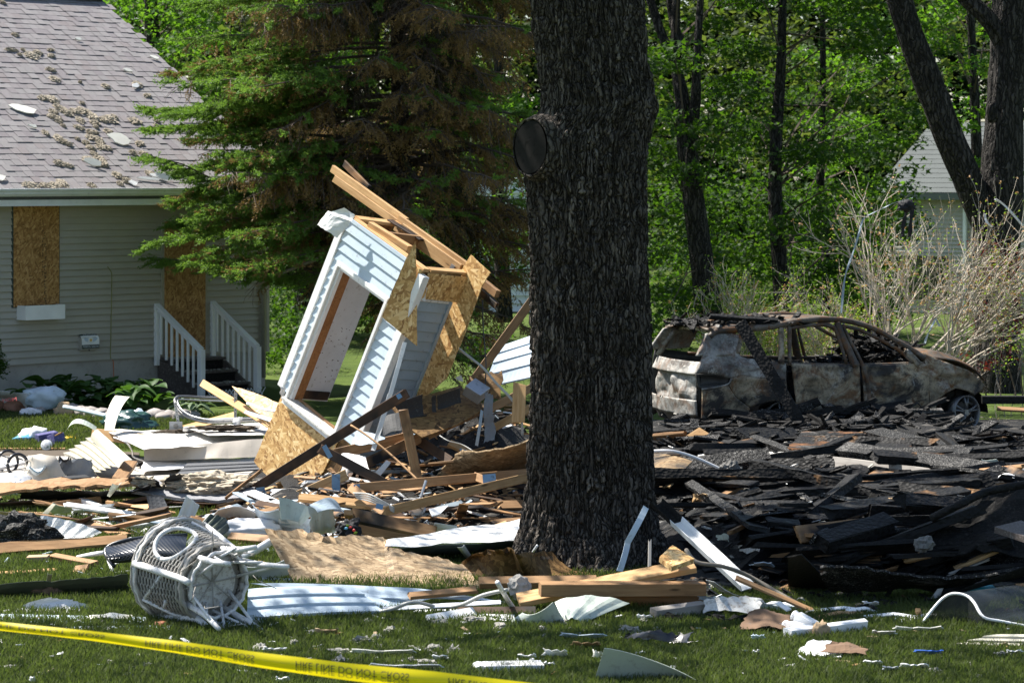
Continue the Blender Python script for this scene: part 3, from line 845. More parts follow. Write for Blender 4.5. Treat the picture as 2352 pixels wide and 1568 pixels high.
def railing(t, lab):
	r = empty("porch_railing", M=MH @ Matrix.Translation((t, 0, 0)))
	tag(r, lab, "railing", "porch railings")
	rp = lambda o: 1.43 - (1.43 - .775) * (o - .03) / 1.07
	y0, y1 = .03, 1.12
	board("handrail", (0, -y0, rp(y0)), (0, -y1, rp(y1)), .10, .035, MAT["white_clean"], parent=r)
	board("top_rail", (0, -y0, rp(y0) - .055), (0, -y1 + .04, rp(y1 - .04) - .055), .035, .06, MAT["white_clean"], parent=r)
	for k in range(7):
		o = .14 + k * .132
		bevel_mesh(mesh_obj("baluster", *box_geo(.036, .036, .66, (0, -o, rp(o) - .07 - .33)), MAT["white_clean"], r), .004)
	bevel_mesh(mesh_obj("newel_post", *box_geo(.095, .095, .86, (0, -1.12, .32)), MAT["white_clean"], r), .006)
	bevel_mesh(mesh_obj("wall_post", *box_geo(.09, .06, .95, (0, -.04, .93)), MAT["white_clean"], r), .006)
	return r
railing(1.75, "white wooden railing on the left side of the porch steps"); railing(2.92, "white wooden railing on the right side of the porch steps")
# roof litter: plaster plates and tufts of blown insulation
def roofpt(u, v):
	"""roof coordinates (t, s) at a pixel"""
	d = Vector(((u - 1176) / F, 1, -(v - VH) / F)); N = (MH.to_3x3() @ MR.to_3x3()) @ Vector((0, 0, 1)); P0 = MH @ (MR @ Vector((0, 0, .012)))
	c = Vector((0, 0, H)); k = (P0 - c).dot(N) / d.dot(N)
	return c + d * k
MRW = MH @ MR
def roof_obj(name, v, f, mat, u, v_, rot, lab, cat, grp):
	M = MRW.copy(); M.translation = roofpt(u, v_)
	return tag(mesh_obj(name, v, f, mat, None, M @ Matrix.Rotation(rot, 4, 'Z')), lab, cat, grp)
plates = [(54, 254, .50, .20, -.5, "long white plaster slab lying on the left of the roof"), (272, 325, .42, .24, -.35, "large white plaster slab propped on the roof shingles near the eave"), (212, 378, .30, .14, -.5, "white plaster slab among insulation tufts low on the roof"), (178, 93, .14, .07, -.3, "small white plaster flake high on the roof"), (293, 165, .16, .07, -.5, "white plaster flake near the right edge of the roof"), (353, 135, .20, .09, -.6, "pale plaster flake beside the roof's sloping edge"), (74, 293, .16, .07, -.2, "thin white flake below the left plaster slab on the roof"), (340, 414, .42, .07, -.15, "narrow white trim board lying along the gutter"), (375, 412, .34, .10, -.5, "curled white vinyl scrap at the gutter"), (360, 408, .30, .08, -.4, "white splintered moulding leaning over other scraps at the gutter"), (305, 423, .18, .09, -.6, "blue white scrap resting on the gutter lip"), (310, 200, .2, .1, .4, "white chip on the shingles right of the roof middle"), (1, 412, .2, .16, .3, "cream plaster lump at the left end of the eave")]
for i, (u, v_, L, w, r_, lab) in enumerate(plates):
	n = 9; pts = [(math.cos(a) * L / 2 * RND.uniform(.65, 1.15), math.sin(a) * w / 2 * RND.uniform(.6, 1.2)) for a in [2 * math.pi * k / n for k in range(n)]]
	tilt = .06 if i in (1, 2, 8) else .02
	vv = [(x, y, .03 + tilt * (y / w + .5)) for x, y in pts] + [(x, y, .012 + tilt * (y / w + .5)) for x, y in pts]
	roof_obj("plaster_slab" if i < 7 else "trim_scrap", vv, [tuple(range(n)), tuple(range(2 * n - 1, n - 1, -1))] + [(k, n + k, n + (k + 1) % n, (k + 1) % n) for k in range(n)], MAT["plaster" if i < 7 or i == 12 else "white_vinyl"], u, v_, r_, lab, "debris", "white slabs on the roof")
tufts = [(25, 116, 13, 3), (45, 127, 5, 3), (72, 128, 14, 8), (87, 122, 9, 5), (116, 116, 7, 3), (117, 129, 9, 4), (116, 161, 10, 4), (125, 183, 10, 6), (52, 116, 4, 3), (35, 81, 7, 4), (184, 190, 4, 2), (98, 226, 10, 5), (119, 229, 12, 8), (122, 257, 9, 5), (132, 246, 9, 5), (143, 253, 10, 6), (155, 260, 11, 6), (172, 257, 10, 6), (188, 255, 12, 7), (118, 268, 8, 5), (130, 272, 10, 5), (133, 278, 6, 5), (212, 268, 10, 9), (184, 277, 8, 7), (181, 294, 10, 5), (218, 283, 9, 5), (220, 292, 5, 4), (188, 238, 5, 3), (242, 199, 8, 5), (237, 276, 8, 6), (253, 274, 14, 8), (263, 270, 6, 5), (310, 279, 12, 7), (359, 277, 6, 5), (360, 291, 7, 5), (248, 303, 9, 5), (205, 303, 7, 4), (209, 307, 8, 4), (219, 305, 5, 4), (210, 318, 10, 6), (222, 320, 12, 6), (228, 327, 9, 5), (133, 318, 8, 7), (146, 326, 8, 4), (158, 332, 7, 4), (178, 320, 5, 3), (196, 328, 7, 4), (208, 340, 9, 5), (232, 338, 10, 6), (246, 341, 8, 5), (321, 331, 10, 5), (305, 351, 8, 5), (330, 354, 10, 5), (215, 354, 6, 5), (202, 367, 12, 6), (228, 366, 11, 7), (215, 376, 9, 5), (236, 377, 10, 6), (134, 375, 10, 5), (156, 381, 10, 4), (381, 375, 9, 4), (145, 290, 5, 3), (104, 306, 6, 5), (315, 195, 9, 6), (338, 221, 9, 4), (72, 426, 16, 6), (100, 426, 8, 4), (122, 427, 14, 6), (143, 422, 10, 8), (210, 427, 8, 4), (268, 403, 9, 6), (275, 422, 6, 4), (290, 415, 9, 5), (345, 400, 9, 6), (405, 399, 12, 7), (5, 6, 7, 4), (388, 176, 4, 3)]
protos = []
for k in range(7):
	lv, lf = lump_geo((1, 1, .62), k + 40, 4.2, .62, 4); protos.append((lv, lf))
pm = None; tuft_me = []
for k in range(7):
	me = bpy.data.meshes.new("insulation_tuft"); me.from_pydata([tuple(p) for p in protos[k][0]], [], protos[k][1]); me.materials.append(MAT["insulation_tan"]); me.update(); tuft_me.append(me)
for i, (u, v_, a, b) in enumerate(tufts):
	o = bpy.data.objects.new("insulation_tuft", tuft_me[i % 7]); COL.objects.link(o)
	M = MRW.copy(); M.translation = roofpt(u, v_)
	o.matrix_world = M @ Matrix.Rotation(RND.uniform(-.5, .5), 4, 'Z') @ Matrix.Diagonal((a / 110, b / 72, .055, 1))
	tag(o, "tuft of tan insulation lying on the grey roof shingles", "insulation", "insulation tufts on the roof")
# bed: edging stones and hostas
ORD = ("leftmost", "second from the left", "third from the left", "fourth from the left", "fifth from the left", "sixth from the left", "seventh from the left", "eighth from the left", "ninth from the left", "tenth from the left", "eleventh from the left", "twelfth from the left")
for i, (u, v, r_) in enumerate(((10, 945, .17), (35, 948, .16), (92, 952, .10), (120, 947, .14), (141, 956, .12), (166, 956, .14), (188, 958, .13), (212, 961, .13), (236, 963, .13), (360, 966, .14), (375, 968, .11), (392, 966, .12), (418, 968, .13), (440, 966, .12), (62, 940, .12), (255, 964, .10))):
	p = PZ(u, v); lv, lf = lump_geo((r_ * 1.15, r_, r_ * .8), i + 3, 1.1, .28, 3)
	o = mesh_obj("edging_stone", lv, lf, MAT["red_stone" if i in (0, 1, 3, 14) else "stone"], None, Matrix.Translation((p.x, p.y, r_ * .5)) @ Matrix.Rotation(i * 1.3, 4, 'Z'), True)
	red_ = (10, 35, 62, 120); grey_ = (92, 141, 166, 188, 212, 236, 255, 360, 375, 392, 418, 440)
	tag(o, "rounded reddish boulder edging the hosta bed, " + ORD[red_.index(u)] if u in red_ else "rounded grey boulder in the edging row of the hosta bed, " + ORD[grey_.index(u)], "stone", "boulders edging the flower bed")
def hosta_leaf_mesh(L, W, droop, mat):
	v, f = [], []
	nl = 6
	for i in range(nl + 1):
		s = i / nl; w = W * (math.sin(math.pi * min(1, s * .92 + .06)) ** .75) * (1.25 - .55 * s) * .5
		x = L * s; z = .45 * L * math.sin(s * 1.4) * .6 - droop * s * s
		for k in (-1, -.5, 0, .5, 1): v.append((x, w * k, z + (.10 * W * abs(k) - (.03 * W if abs(k) == 1 else 0)) + .006 * math.sin(k * 9)))
	for i in range(nl):
		for k in range(4): a = i * 5 + k; f.append((a, a + 1, a + 6, a + 5))
	me = bpy.data.meshes.new("leaf"); me.from_pydata(v, [], f); me.materials.append(mat); me.polygons.foreach_set("use_smooth", [True] * len(f)); me.update(); return me
leaf_mes = [hosta_leaf_mesh(.30, .21, .16, MAT["hosta_leaf"]), hosta_leaf_mesh(.26, .19, .20, MAT["hosta_leaf"]), hosta_leaf_mesh(.24, .18, .10, MAT["hosta_leaf"])]
pale_mes = [hosta_leaf_mesh(.20, .09, .12, MAT["hosta_pale"]), hosta_leaf_mesh(.17, .08, .14, MAT["hosta_pale"])]
hrank = {u: k for k, u in enumerate(sorted((105, 142, 168, 232, 262, 290, 322, 352, 205, 300, 62)))}
for i, (u, v, nl, pale) in enumerate(((105, 918, 20, 0), (142, 915, 22, 0), (168, 920, 18, 0), (232, 918, 22, 0), (262, 922, 22, 0), (290, 925, 22, 0), (322, 926, 24, 0), (352, 930, 22, 0), (205, 926, 18, 0), (300, 940, 18, 0), (62, 935, 10, 0), (425, 945, 30, 1), (450, 950, 24, 1))):
	p = PZ(u, v + 14); r = empty("hosta", (p.x, p.y, 0)); tag(r, ("left" if u < 440 else "right") + " one of two white edged narrow leaved hostas beside the steps" if pale else "broad leaved dark green hosta against the foundation, " + ORD[hrank[u]], "plant", "pale hostas" if pale else "green hostas")
	for k in range(nl):
		o = bpy.data.objects.new("leaf", RND.choice(pale_mes if pale else leaf_mes)); COL.objects.link(o); o.parent = r
		a = RND.uniform(0, 2 * math.pi); el = RND.uniform(-.1, 1.0); hgt = RND.uniform(.08, .40) * (.7 if pale else 1)
		o.matrix_local = Matrix.Translation((math.cos(a) * .07, math.sin(a) * .07, hgt)) @ Matrix.Rotation(a, 4, 'Z') @ Matrix.Rotation(-el * .5, 4, 'Y') @ Matrix.Rotation(RND.uniform(-.4, .4), 4, 'X') @ Matrix.Scale(RND.uniform(.8, 1.2), 4)
# ================================================================ TREES
LEAF_V = np.array([(0, 0, 0), (.52, .50, .10), (.46, .15, .02), (1.0, 0, -.06), (.46, -.15, .02), (.52, -.50, .10)])
LEAF_F = np.array([(0, 2, 1), (0, 4, 2), (2, 4, 3), (0, 5, 4)])
KITE_V = np.array([(0, 0, 0), (.45, .30, .04), (1.0, 0, -.05), (.45, -.30, .04)]); KITE_F = np.array([(0, 3, 1), (3, 2, 1)])
def leaves(name, C, size, mat, parent=None, tilt=.9, lobed=True, hang=.3):
	"""one crown: a leaf at every point of C (world points), each a small lobed blade of its own orientation"""
	n = len(C)
	LV, LF = (LEAF_V, LEAF_F) if lobed else (KITE_V, KITE_F)
	a = NR.uniform(0, 2 * np.pi, n); x = np.stack([np.cos(a), np.sin(a), -hang + NR.normal(0, .35, n)], -1); x /= np.linalg.norm(x, axis=1)[:, None]
	up = np.stack([NR.normal(0, tilt, n), NR.normal(0, tilt, n), np.ones(n)], -1)
	y = np.cross(up, x); y /= np.linalg.norm(y, axis=1)[:, None] + 1e-9; z = np.cross(x, y)
	s = size * NR.uniform(.65, 1.25, n)
	V = C[:, None, :] + s[:, None, None] * (LV[None, :, 0:1] * x[:, None] + LV[None, :, 1:2] * y[:, None] + LV[None, :, 2:3] * z[:, None])
	Fc = (np.arange(n) * len(LV))[:, None, None] + LF[None]
	o = parent.location if parent is not None else Vector((0, 0, 0))
	return mesh_np(name, V.reshape(-1, 3) - np.array(o), Fc.reshape(-1, 3), mat, parent)
def clumps(centers, n_per, r, flat=.35):
	c = np.repeat(np.asarray(centers), n_per, 0); n = len(c)
	d = NR.normal(0, 1, (n, 3)); d /= np.linalg.norm(d, axis=1)[:, None]; d *= (NR.uniform(0, 1, n) ** .45)[:, None]
	rr = np.repeat(r * NR.uniform(.6, 1.3, len(centers)), n_per)
	return c + d * rr[:, None] * np.array([1, 1, flat])
def inbox(n, x0, x1, y0, y1, z0, z1): return np.stack([NR.uniform(x0, x1, n), NR.uniform(y0, y1, n), NR.uniform(z0, z1, n)], -1)
def xu(u, y): return (u - 1176) / F * y
def zv(v, y): return H - (v - VH) * y / F
def trunkpoly(parent, name, pts, rads, mat, n=8):
	o = parent.location
	return tube(name, [Vector(p) - o for p in smoothpts(pts, 4)], [lerp(rads[int(i // 4)], rads[min(int(i // 4) + 1, len(rads) - 1)], (i % 4) / 4) for i in range(4 * (len(pts) - 1) + 1)], mat, n, parent)
# ---- the great oak in the foreground
OC = PZ(1352, 1312); OX, OY = OC.x, OC.y + .55
oak = empty("oak_tree", (OX, OY, 0)); tag(oak, "huge old oak with dark furrowed bark standing in the foreground lawn", "tree")
prof_v = [-60, 0, 60, 130, 190, 245, 290, 330, 400, 480, 600, 700, 800, 900, 1000, 1100, 1160, 1210, 1245, 1270, 1300, 1330]
prof_l = [1213, 1215, 1220, 1229, 1236, 1238, 1216, 1197, 1201, 1209, 1218, 1215, 1217, 1216, 1212, 1206, 1199, 1190, 1180, 1172, 1160, 1150]
prof_r = [1479, 1481, 1485, 1490, 1502, 1518, 1500, 1492, 1487, 1487, 1489, 1493, 1497, 1496, 1497, 1502, 1507, 1515, 1528, 1540, 1552, 1560]
na, nz = 420, 560
zt_, zb_ = 5.9, -.12
zz = np.linspace(zb_, zt_, nz); vv = VH + (H - zz) * F / OY
L_ = (np.interp(vv, prof_v, prof_l) - 1176) / F * OY - OX; R_ = (np.interp(vv, prof_v, prof_r) - 1176) / F * OY - OX
th = np.linspace(0, 2 * np.pi, na, endpoint=False)
cx = (L_ + R_) / 2; rx = (R_ - L_) / 2
TH, ZZ = np.meshgrid(th, zz)
RX = rx[:, None] * np.ones_like(TH); CX = cx[:, None]
px = np.cos(TH) * RX + CX; py = np.sin(TH) * RX * .98
# buttress roots at the foot
foot = np.clip((.55 - ZZ) / .6, 0, 1) ** 2
but = foot * (.10 + .10 * np.cos(TH * 5 + .6))
px += np.cos(TH) * but * .5; py += np.sin(TH) * but
Pn = np.stack([np.cos(TH).ravel() * 6.5 + 40, np.sin(TH).ravel() * 6.5 + 40, ZZ.ravel() * 2.5], -1)
wz = (vnoise(np.stack([np.cos(TH).ravel() * 2 + 9, np.sin(TH).ravel() * 2 + 9, ZZ.ravel() * 1.6], -1)) - .5) * 2.2
wx = (vnoise(np.stack([TH.ravel() * 2, ZZ.ravel() * 2.4, ZZ.ravel() * 0 + 3], -1)) - .5) * .5
Pn[:, 0] += wx; Pn[:, 1] += wx
rid = 1 - np.abs(2 * vnoise(Pn * np.array([2.0, 2.0, 2.0])) - 1)
rid2 = 1 - np.abs(2 * vnoise(Pn * np.array([4.2, 4.2, 6.0]) + 31) - 1)
fine = fbm(Pn * np.array([5, 5, 6]) + 11, 3)
plate = vnoise(Pn * np.array([3.2, 3.2, 4]) + 77)
d = -.040 * np.clip((rid - .60) / .40, 0, 1) - .026 * np.clip((rid2 - .66) / .34, 0, 1) + .022 * (fine - .45) + .024 * (plate - .5)
d = d.reshape(TH.shape)
lump = .05 * (fbm(np.stack([np.cos(TH).ravel() * 1.6, np.sin(TH).ravel() * 1.6, ZZ.ravel() * .9], -1), 2).reshape(TH.shape) - .4)
px += np.cos(TH) * (d + lump * .6); py += np.sin(TH) * (d + lump)
idx = np.arange(na * nz).reshape(nz, na); nxt = np.roll(idx, -1, 1)
Fq = np.stack([idx[:-1], nxt[:-1], nxt[1:], idx[1:]], -1).reshape(-1, 4)
mesh_np("trunk", np.stack([px, py, ZZ], -1).reshape(-1, 3), Fq, MAT["bark_oak"], oak, smooth=False)
# sawn limb stub on the left
c = PY(1219, 338, OY - .42) - oak.location
ax = Vector((-.66, -.75, .05)).normalized()
sv_, sf_ = [], []
Ms = frame(c, ax)
nn = 40
for k, (dx, rr) in enumerate(((-.45, 1.9), (-.20, 1.42), (-.07, 1.12), (.0, 1.0), (.010, .97), (.0, .92))):
	for i in range(nn):
		a = 2 * math.pi * i / nn; w = 1 + .05 * mnoise.noise(Vector((math.cos(a) * 2, math.sin(a) * 2, k * .4)))
		sv_.append(Ms @ Vector((dx, math.cos(a) * .215 * rr * w, math.sin(a) * .262 * (rr if rr < 1.3 else 1.2) * w)))
for k in range(5):
	for i in range(nn): a, b = k * nn + i, k * nn + (i + 1) % nn; sf_.append((a, b, b + nn, a + nn))
mesh_obj("limb_stub", sv_, sf_, MAT["bark_oak"], oak)
fv = []
for rr in (.9, .6, .3):
	for i in range(nn): a = 2 * math.pi * i / nn; fv.append(Ms @ Vector((.004 + .006 * math.sin(a * 3) * rr, math.cos(a) * .205 * rr, math.sin(a) * .262 * rr)))
ff = []
for k in range(2):
	for i in range(nn): a, b = k * nn + i, k * nn + (i + 1) % nn; ff.append((a, b, b + nn, a + nn))
ff.append(tuple(range(2 * nn, 3 * nn)))
mesh_obj("cut_face", fv, ff, MAT["lichen_stub"], oak)
# limbs and crown above the picture
limbs = [((0, 0, 5.6), (-.4, .2, 7.5), (-1.2, .5, 9.5), (-1.6, .4, 12.5)), ((0, 0, 5.6), (1.4, .3, 7.2), (3.0, .6, 8.6), (5.2, 1.0, 10)), ((0, 0, 5.7), (-1.6, -.5, 7.2), (-3.6, -1.0, 8.2), (-6.6, -1.6, 9.2)), ((0, 0, 5.7), (.2, 1.6, 7.6), (-.4, 3.4, 9), (-1.4, 5, 10.4)), ((-1.6, -.5, 7.2), (-2.6, 1.2, 8.4), (-4.6, 2.0, 9.3), (-6, 3.0, 10))]
for lb in limbs:
	pts = [Vector(p) for p in lb]; tube("limb", smoothpts(pts, 5), [lerp(.34, .07, i / 15) for i in range(16)], MAT["bark_oak"], 10, oak)
cc = []
while len(cc) < 215:
	p = Vector((NR.uniform(-9.6, 5.5), NR.uniform(-5.5, 6.5), NR.uniform(6.4, 12.5)))
	if ((p.x + 2) / 7.8) ** 2 + (p.y / 6.2) ** 2 + ((p.z - 9) / 3.8) ** 2 > 1: continue
	if p.z - .6 < 5.6 + .06 * (p.y + 1): continue
	cc.append((p.x + OX, p.y + OY, p.z))
leaves("crown", clumps(cc, 62, .85, .45), .15, MAT["leaf_oak"], oak)
# ---- maples behind the ruin
def maple(lab, u, y, pts, rads, nclump, box, mat, size=.12, n_per=70, rc=.62, extra=(), bark="bark_far", name="maple_tree", forks=()):
	base = (xu(u, y), y, 0)
	t = empty(name, base); tag(t, lab, "tree", "trees behind the ruin")
	P = [(xu(uu, y + dy), y + dy, zv(v, y + dy)) for uu, v, dy in pts]
	trunkpoly(t, "trunk", P, rads, MAT[bark])
	for fk, fr in forks:
		trunkpoly(t, "limb", [(xu(uu, y + dy), y + dy, zv(v, y + dy)) for uu, v, dy in fk], fr, MAT[bark])
	cs = []
	for (u0, u1, v0, v1, y0, y1, n) in box:
		for _ in range(n):
			yy = NR.uniform(y0, y1); cs.append((xu(NR.uniform(u0, u1), yy), yy, zv(NR.uniform(v0, v1), yy)))
	for _ in range(int(sum(b[6] for b in box) * .95)):
		b = RND.choice(box); yy = NR.uniform(b[4], b[5]); cs.append((xu(NR.uniform(b[0] - 60, b[1] + 60), yy), yy, zv(NR.uniform(-820, -120), yy)))
	cs += list(extra)
	leaves("crown", clumps(cs[::2], int(n_per * 1.55), rc * 1.2, .30), size * 1.2, MAT[mat], t)
	# twigs that carry the clumps
	v, f = [], []
	top = Vector(P[-1])
	for c in [q for q in cs if q[2] < 8.5][::2]:
		k_ = RND.randrange(len(P) - 1); a = Vector(P[k_]).lerp(Vector(P[k_ + 1]), RND.random()); b = Vector(c)
		if abs(a.z - b.z + .8) > 1.6 or (a - b).length > 4: continue
		tube_geo([a - t.location, lerp(a, b, .5) + Vector((0, 0, .25)) - t.location, b - t.location], [.028, .016, .008], 3, v, f)
	mesh_obj("twigs", v, f, MAT["twig_brown"], t)
	return t
maple("tall maple with a forked grey trunk standing just right of the oak", 1622, 54,
	  [(1632, 745, 0), (1612, 600, 0), (1592, 450, 0), (1578, 340, 0), (1567, 230, 0), (1552, 120, .2), (1556, -120, .2)], [.26, .22, .2, .19, .14, .10, .06], 0,
	  [(1480, 1760, -160, 330, 52, 58, 62), (1490, 1760, 330, 640, 53, 59, 44), (1490, 1700, 560, 730, 53, 58, 18)], "leaf_maple", .115, 75, .62,
	  forks=[([(1580, 360, 0), (1598, 230, -.2), (1600, 140, -.3), (1612, -40, -.3)], [.13, .10, .08, .06]), ([(1560, 160, .1), (1520, 80, .2), (1488, -20, .2)], [.10, .09, .08]), ([(1570, 130, .1), (1545, 40, .3), (1538, -60, .3)], [.10, .09, .08])])
maple("dark leafed maple filling the view between the forked trunk and the bare shrub", 1795, 56,
	  [(1800, 760, 0), (1790, 600, 0), (1780, 440, 0), (1784, 300, 0), (1795, 120, 0), (1800, -240, 0)], [.17, .15, .14, .12, .10, .06], 0,
	  [(1690, 2060, -150, 340, 54, 61, 84), (1690, 2060, 340, 560, 54, 60, 60), (1680, 2060, 540, 730, 56, 61, 44), (1960, 2160, 60, 420, 55, 59, 22)], "leaf_maple", .12, 75, .66)
maple("slender maple with a thin dark trunk beside the leaning trunk", 1900, 60,
	  [(1902, 720, 0), (1898, 560, 0), (1884, 420, 0), (1890, 200, 0), (1888, -200, 0)], [.13, .11, .09, .07, .05], 0,
	  [(1850, 2130, -140, 260, 60, 64, 30), (1860, 2040, 260, 480, 60, 64, 22), (1880, 2060, 480, 720, 61, 65, 20)], "leaf_bright", .12, 70, .66)
maple("bright green maple seen between the spruce and the oak trunk", 1150, 56,
	  [(1160, 740, 0), (1150, 560, 0), (1140, 300, 0), (1150, 60, 0), (1150, -200, 0)], [.16, .14, .11, .09, .06], 0,
	  [(960, 1240, 80, 500, 54, 60, 66), (980, 1240, 480, 640, 54, 60, 34), (900, 1260, -160, 100, 55, 60, 30), (880, 1080, 560, 760, 55, 60, 22)], "leaf_bright", .115, 75, .62)
maple("maple with pale lit leaves seen through the spruce branches", 720, 60,
	  [(700, 760, 0), (705, 520, 0), (720, 260, 0), (725, 60, 0), (725, -200, 0)], [.2, .17, .13, .1, .07], 0,
	  [(600, 960, -160, 300, 58, 64, 60), (600, 960, 280, 760, 58, 64, 74)], "leaf_bright", .12, 70, .66)
maple("sunlit tree with a grey trunk standing behind the roof of the beige house", 350, 62,
	  [(352, 900, 0), (352, 300, 0), (350, 100, 0), (342, -60, 0)], [.2, .18, .16, .12], 0,
	  [(230, 470, -150, 120, 60, 66, 50), (320, 520, 100, 330, 60, 65, 34), (400, 560, -140, 120, 61, 65, 24)], "leaf_bright", .125, 75, .68)
maple("bright young maple with spreading sprays at the upper right corner", 2240, 62,
	  [(2250, 700, 0), (2245, 400, 0), (2235, 150, 0), (2225, -40, 0)], [.15, .13, .1, .07], 0,
	  [(2120, 2290, -100, 330, 58, 64, 34), (2240, 2420, -60, 250, 60, 64, 12), (2180, 2290, 330, 430, 56, 60, 5)], "leaf_bright", .125, 60, .62)
# ---- the far wood beyond: one mass nobody could count
cs = []
for _ in range(640):
	yy = NR.uniform(84, 108); cs.append((xu(NR.uniform(150, 2480), yy), yy, zv(NR.uniform(-190, 640) if _ < 400 else NR.uniform(-900, -150), yy)))
fw = leaves("far_wood", clumps(cs, 95, 1.6, .5), .27, MAT["leaf_far"], None, .9, False); tag(fw, "soft pale green wood beyond the back gardens", "wood", kind="stuff")
cs = []
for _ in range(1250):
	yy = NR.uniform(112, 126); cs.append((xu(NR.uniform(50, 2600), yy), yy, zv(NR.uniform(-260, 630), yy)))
fw2 = leaves("far_wood", clumps(cs, 60, 2.3, .6), .55, MAT["leaf_gap_shade"], None, .9, False); tag(fw2, "screen of distant trees at the back, coloured dark for shaded gaps", "wood", kind="stuff")
# ---- two dark trunks at the right behind the shrub
def bark_trunk(t, pts, rads, n=44, seg=60, seed=1, amp=.02):
	P = smoothpts([Vector(p) for p in pts], 10)
	m = len(P); v = []
	for i, p in enumerate(P):
		d = (P[min(i + 1, m - 1)] - P[max(i - 1, 0)]).normalized(); q = i / (m - 1) * (len(rads) - 1); k = min(int(q), len(rads) - 2); r = lerp(rads[k], rads[k + 1], q - k)
		u = d.cross(Vector((0, 1, 0.01))).normalized(); w = u.cross(d)
		for j in range(n):
			a = 2 * math.pi * j / n; x = Vector((math.cos(a), math.sin(a), 0))
			rr = r + amp * mnoise.noise(Vector((x.x * 6, x.y * 6, p.z * 1.3 + seed))) + amp * .6 * mnoise.noise(Vector((x.x * 14, x.y * 14, p.z * 2.5 + seed)))
			v.append(p + (u * x.x + w * x.y) * rr - t.location)
	f = [(i * n + j, i * n + (j + 1) % n, (i + 1) * n + (j + 1) % n, (i + 1) * n + j) for i in range(m - 1) for j in range(n)]
	return mesh_obj("trunk", v, f, MAT["bark_far"], t)
RY_ = 47.0
rt = empty("twin_trunk_tree", (xu(2285, RY_), RY_, 0)); tag(rt, "big tree with one leaning and one upright dark trunk at the right edge", "tree")
def Q(u, v, dy=0): return (xu(u, RY_ + dy), RY_ + dy, zv(v, RY_ + dy))
bark_trunk(rt, [Q(2280, 925), Q(2292, 760), Q(2290, 600), Q(2300, 430), Q(2308, 250), Q(2318, 100), Q(2326, -120)], [.46, .36, .36, .36, .29, .30, .30], seed=3)
bark_trunk(rt, [Q(2262, 520, -.1), Q(2226, 420, -.2), Q(2180, 315, -.3), Q(2125, 170, -.4), Q(2085, 60, -.5), Q(2040, -90, -.6)], [.20, .235, .235, .225, .205, .20], seed=8)
bark_trunk(rt, [Q(2310, 110, -.1), Q(2270, 45, -.2), Q(2215, -10, -.2), Q(2150, -90, -.2)], [.15, .14, .13, .12], n=24, seed=5)
mesh_obj("knot", *lump_geo((.10, .07, .17), 5, 1.5, .2, 2), MAT["bark_far"], rt).location = Vector(Q(2278, 258, -.28)) - rt.location
cc = [(xu(NR.uniform(1900, 2600), 47), NR.uniform(43, 52), NR.uniform(7.6, 12)) for _ in range(60)]
leaves("crown", clumps(cc, 60, .9, .45), .15, MAT["leaf_oak"], rt)
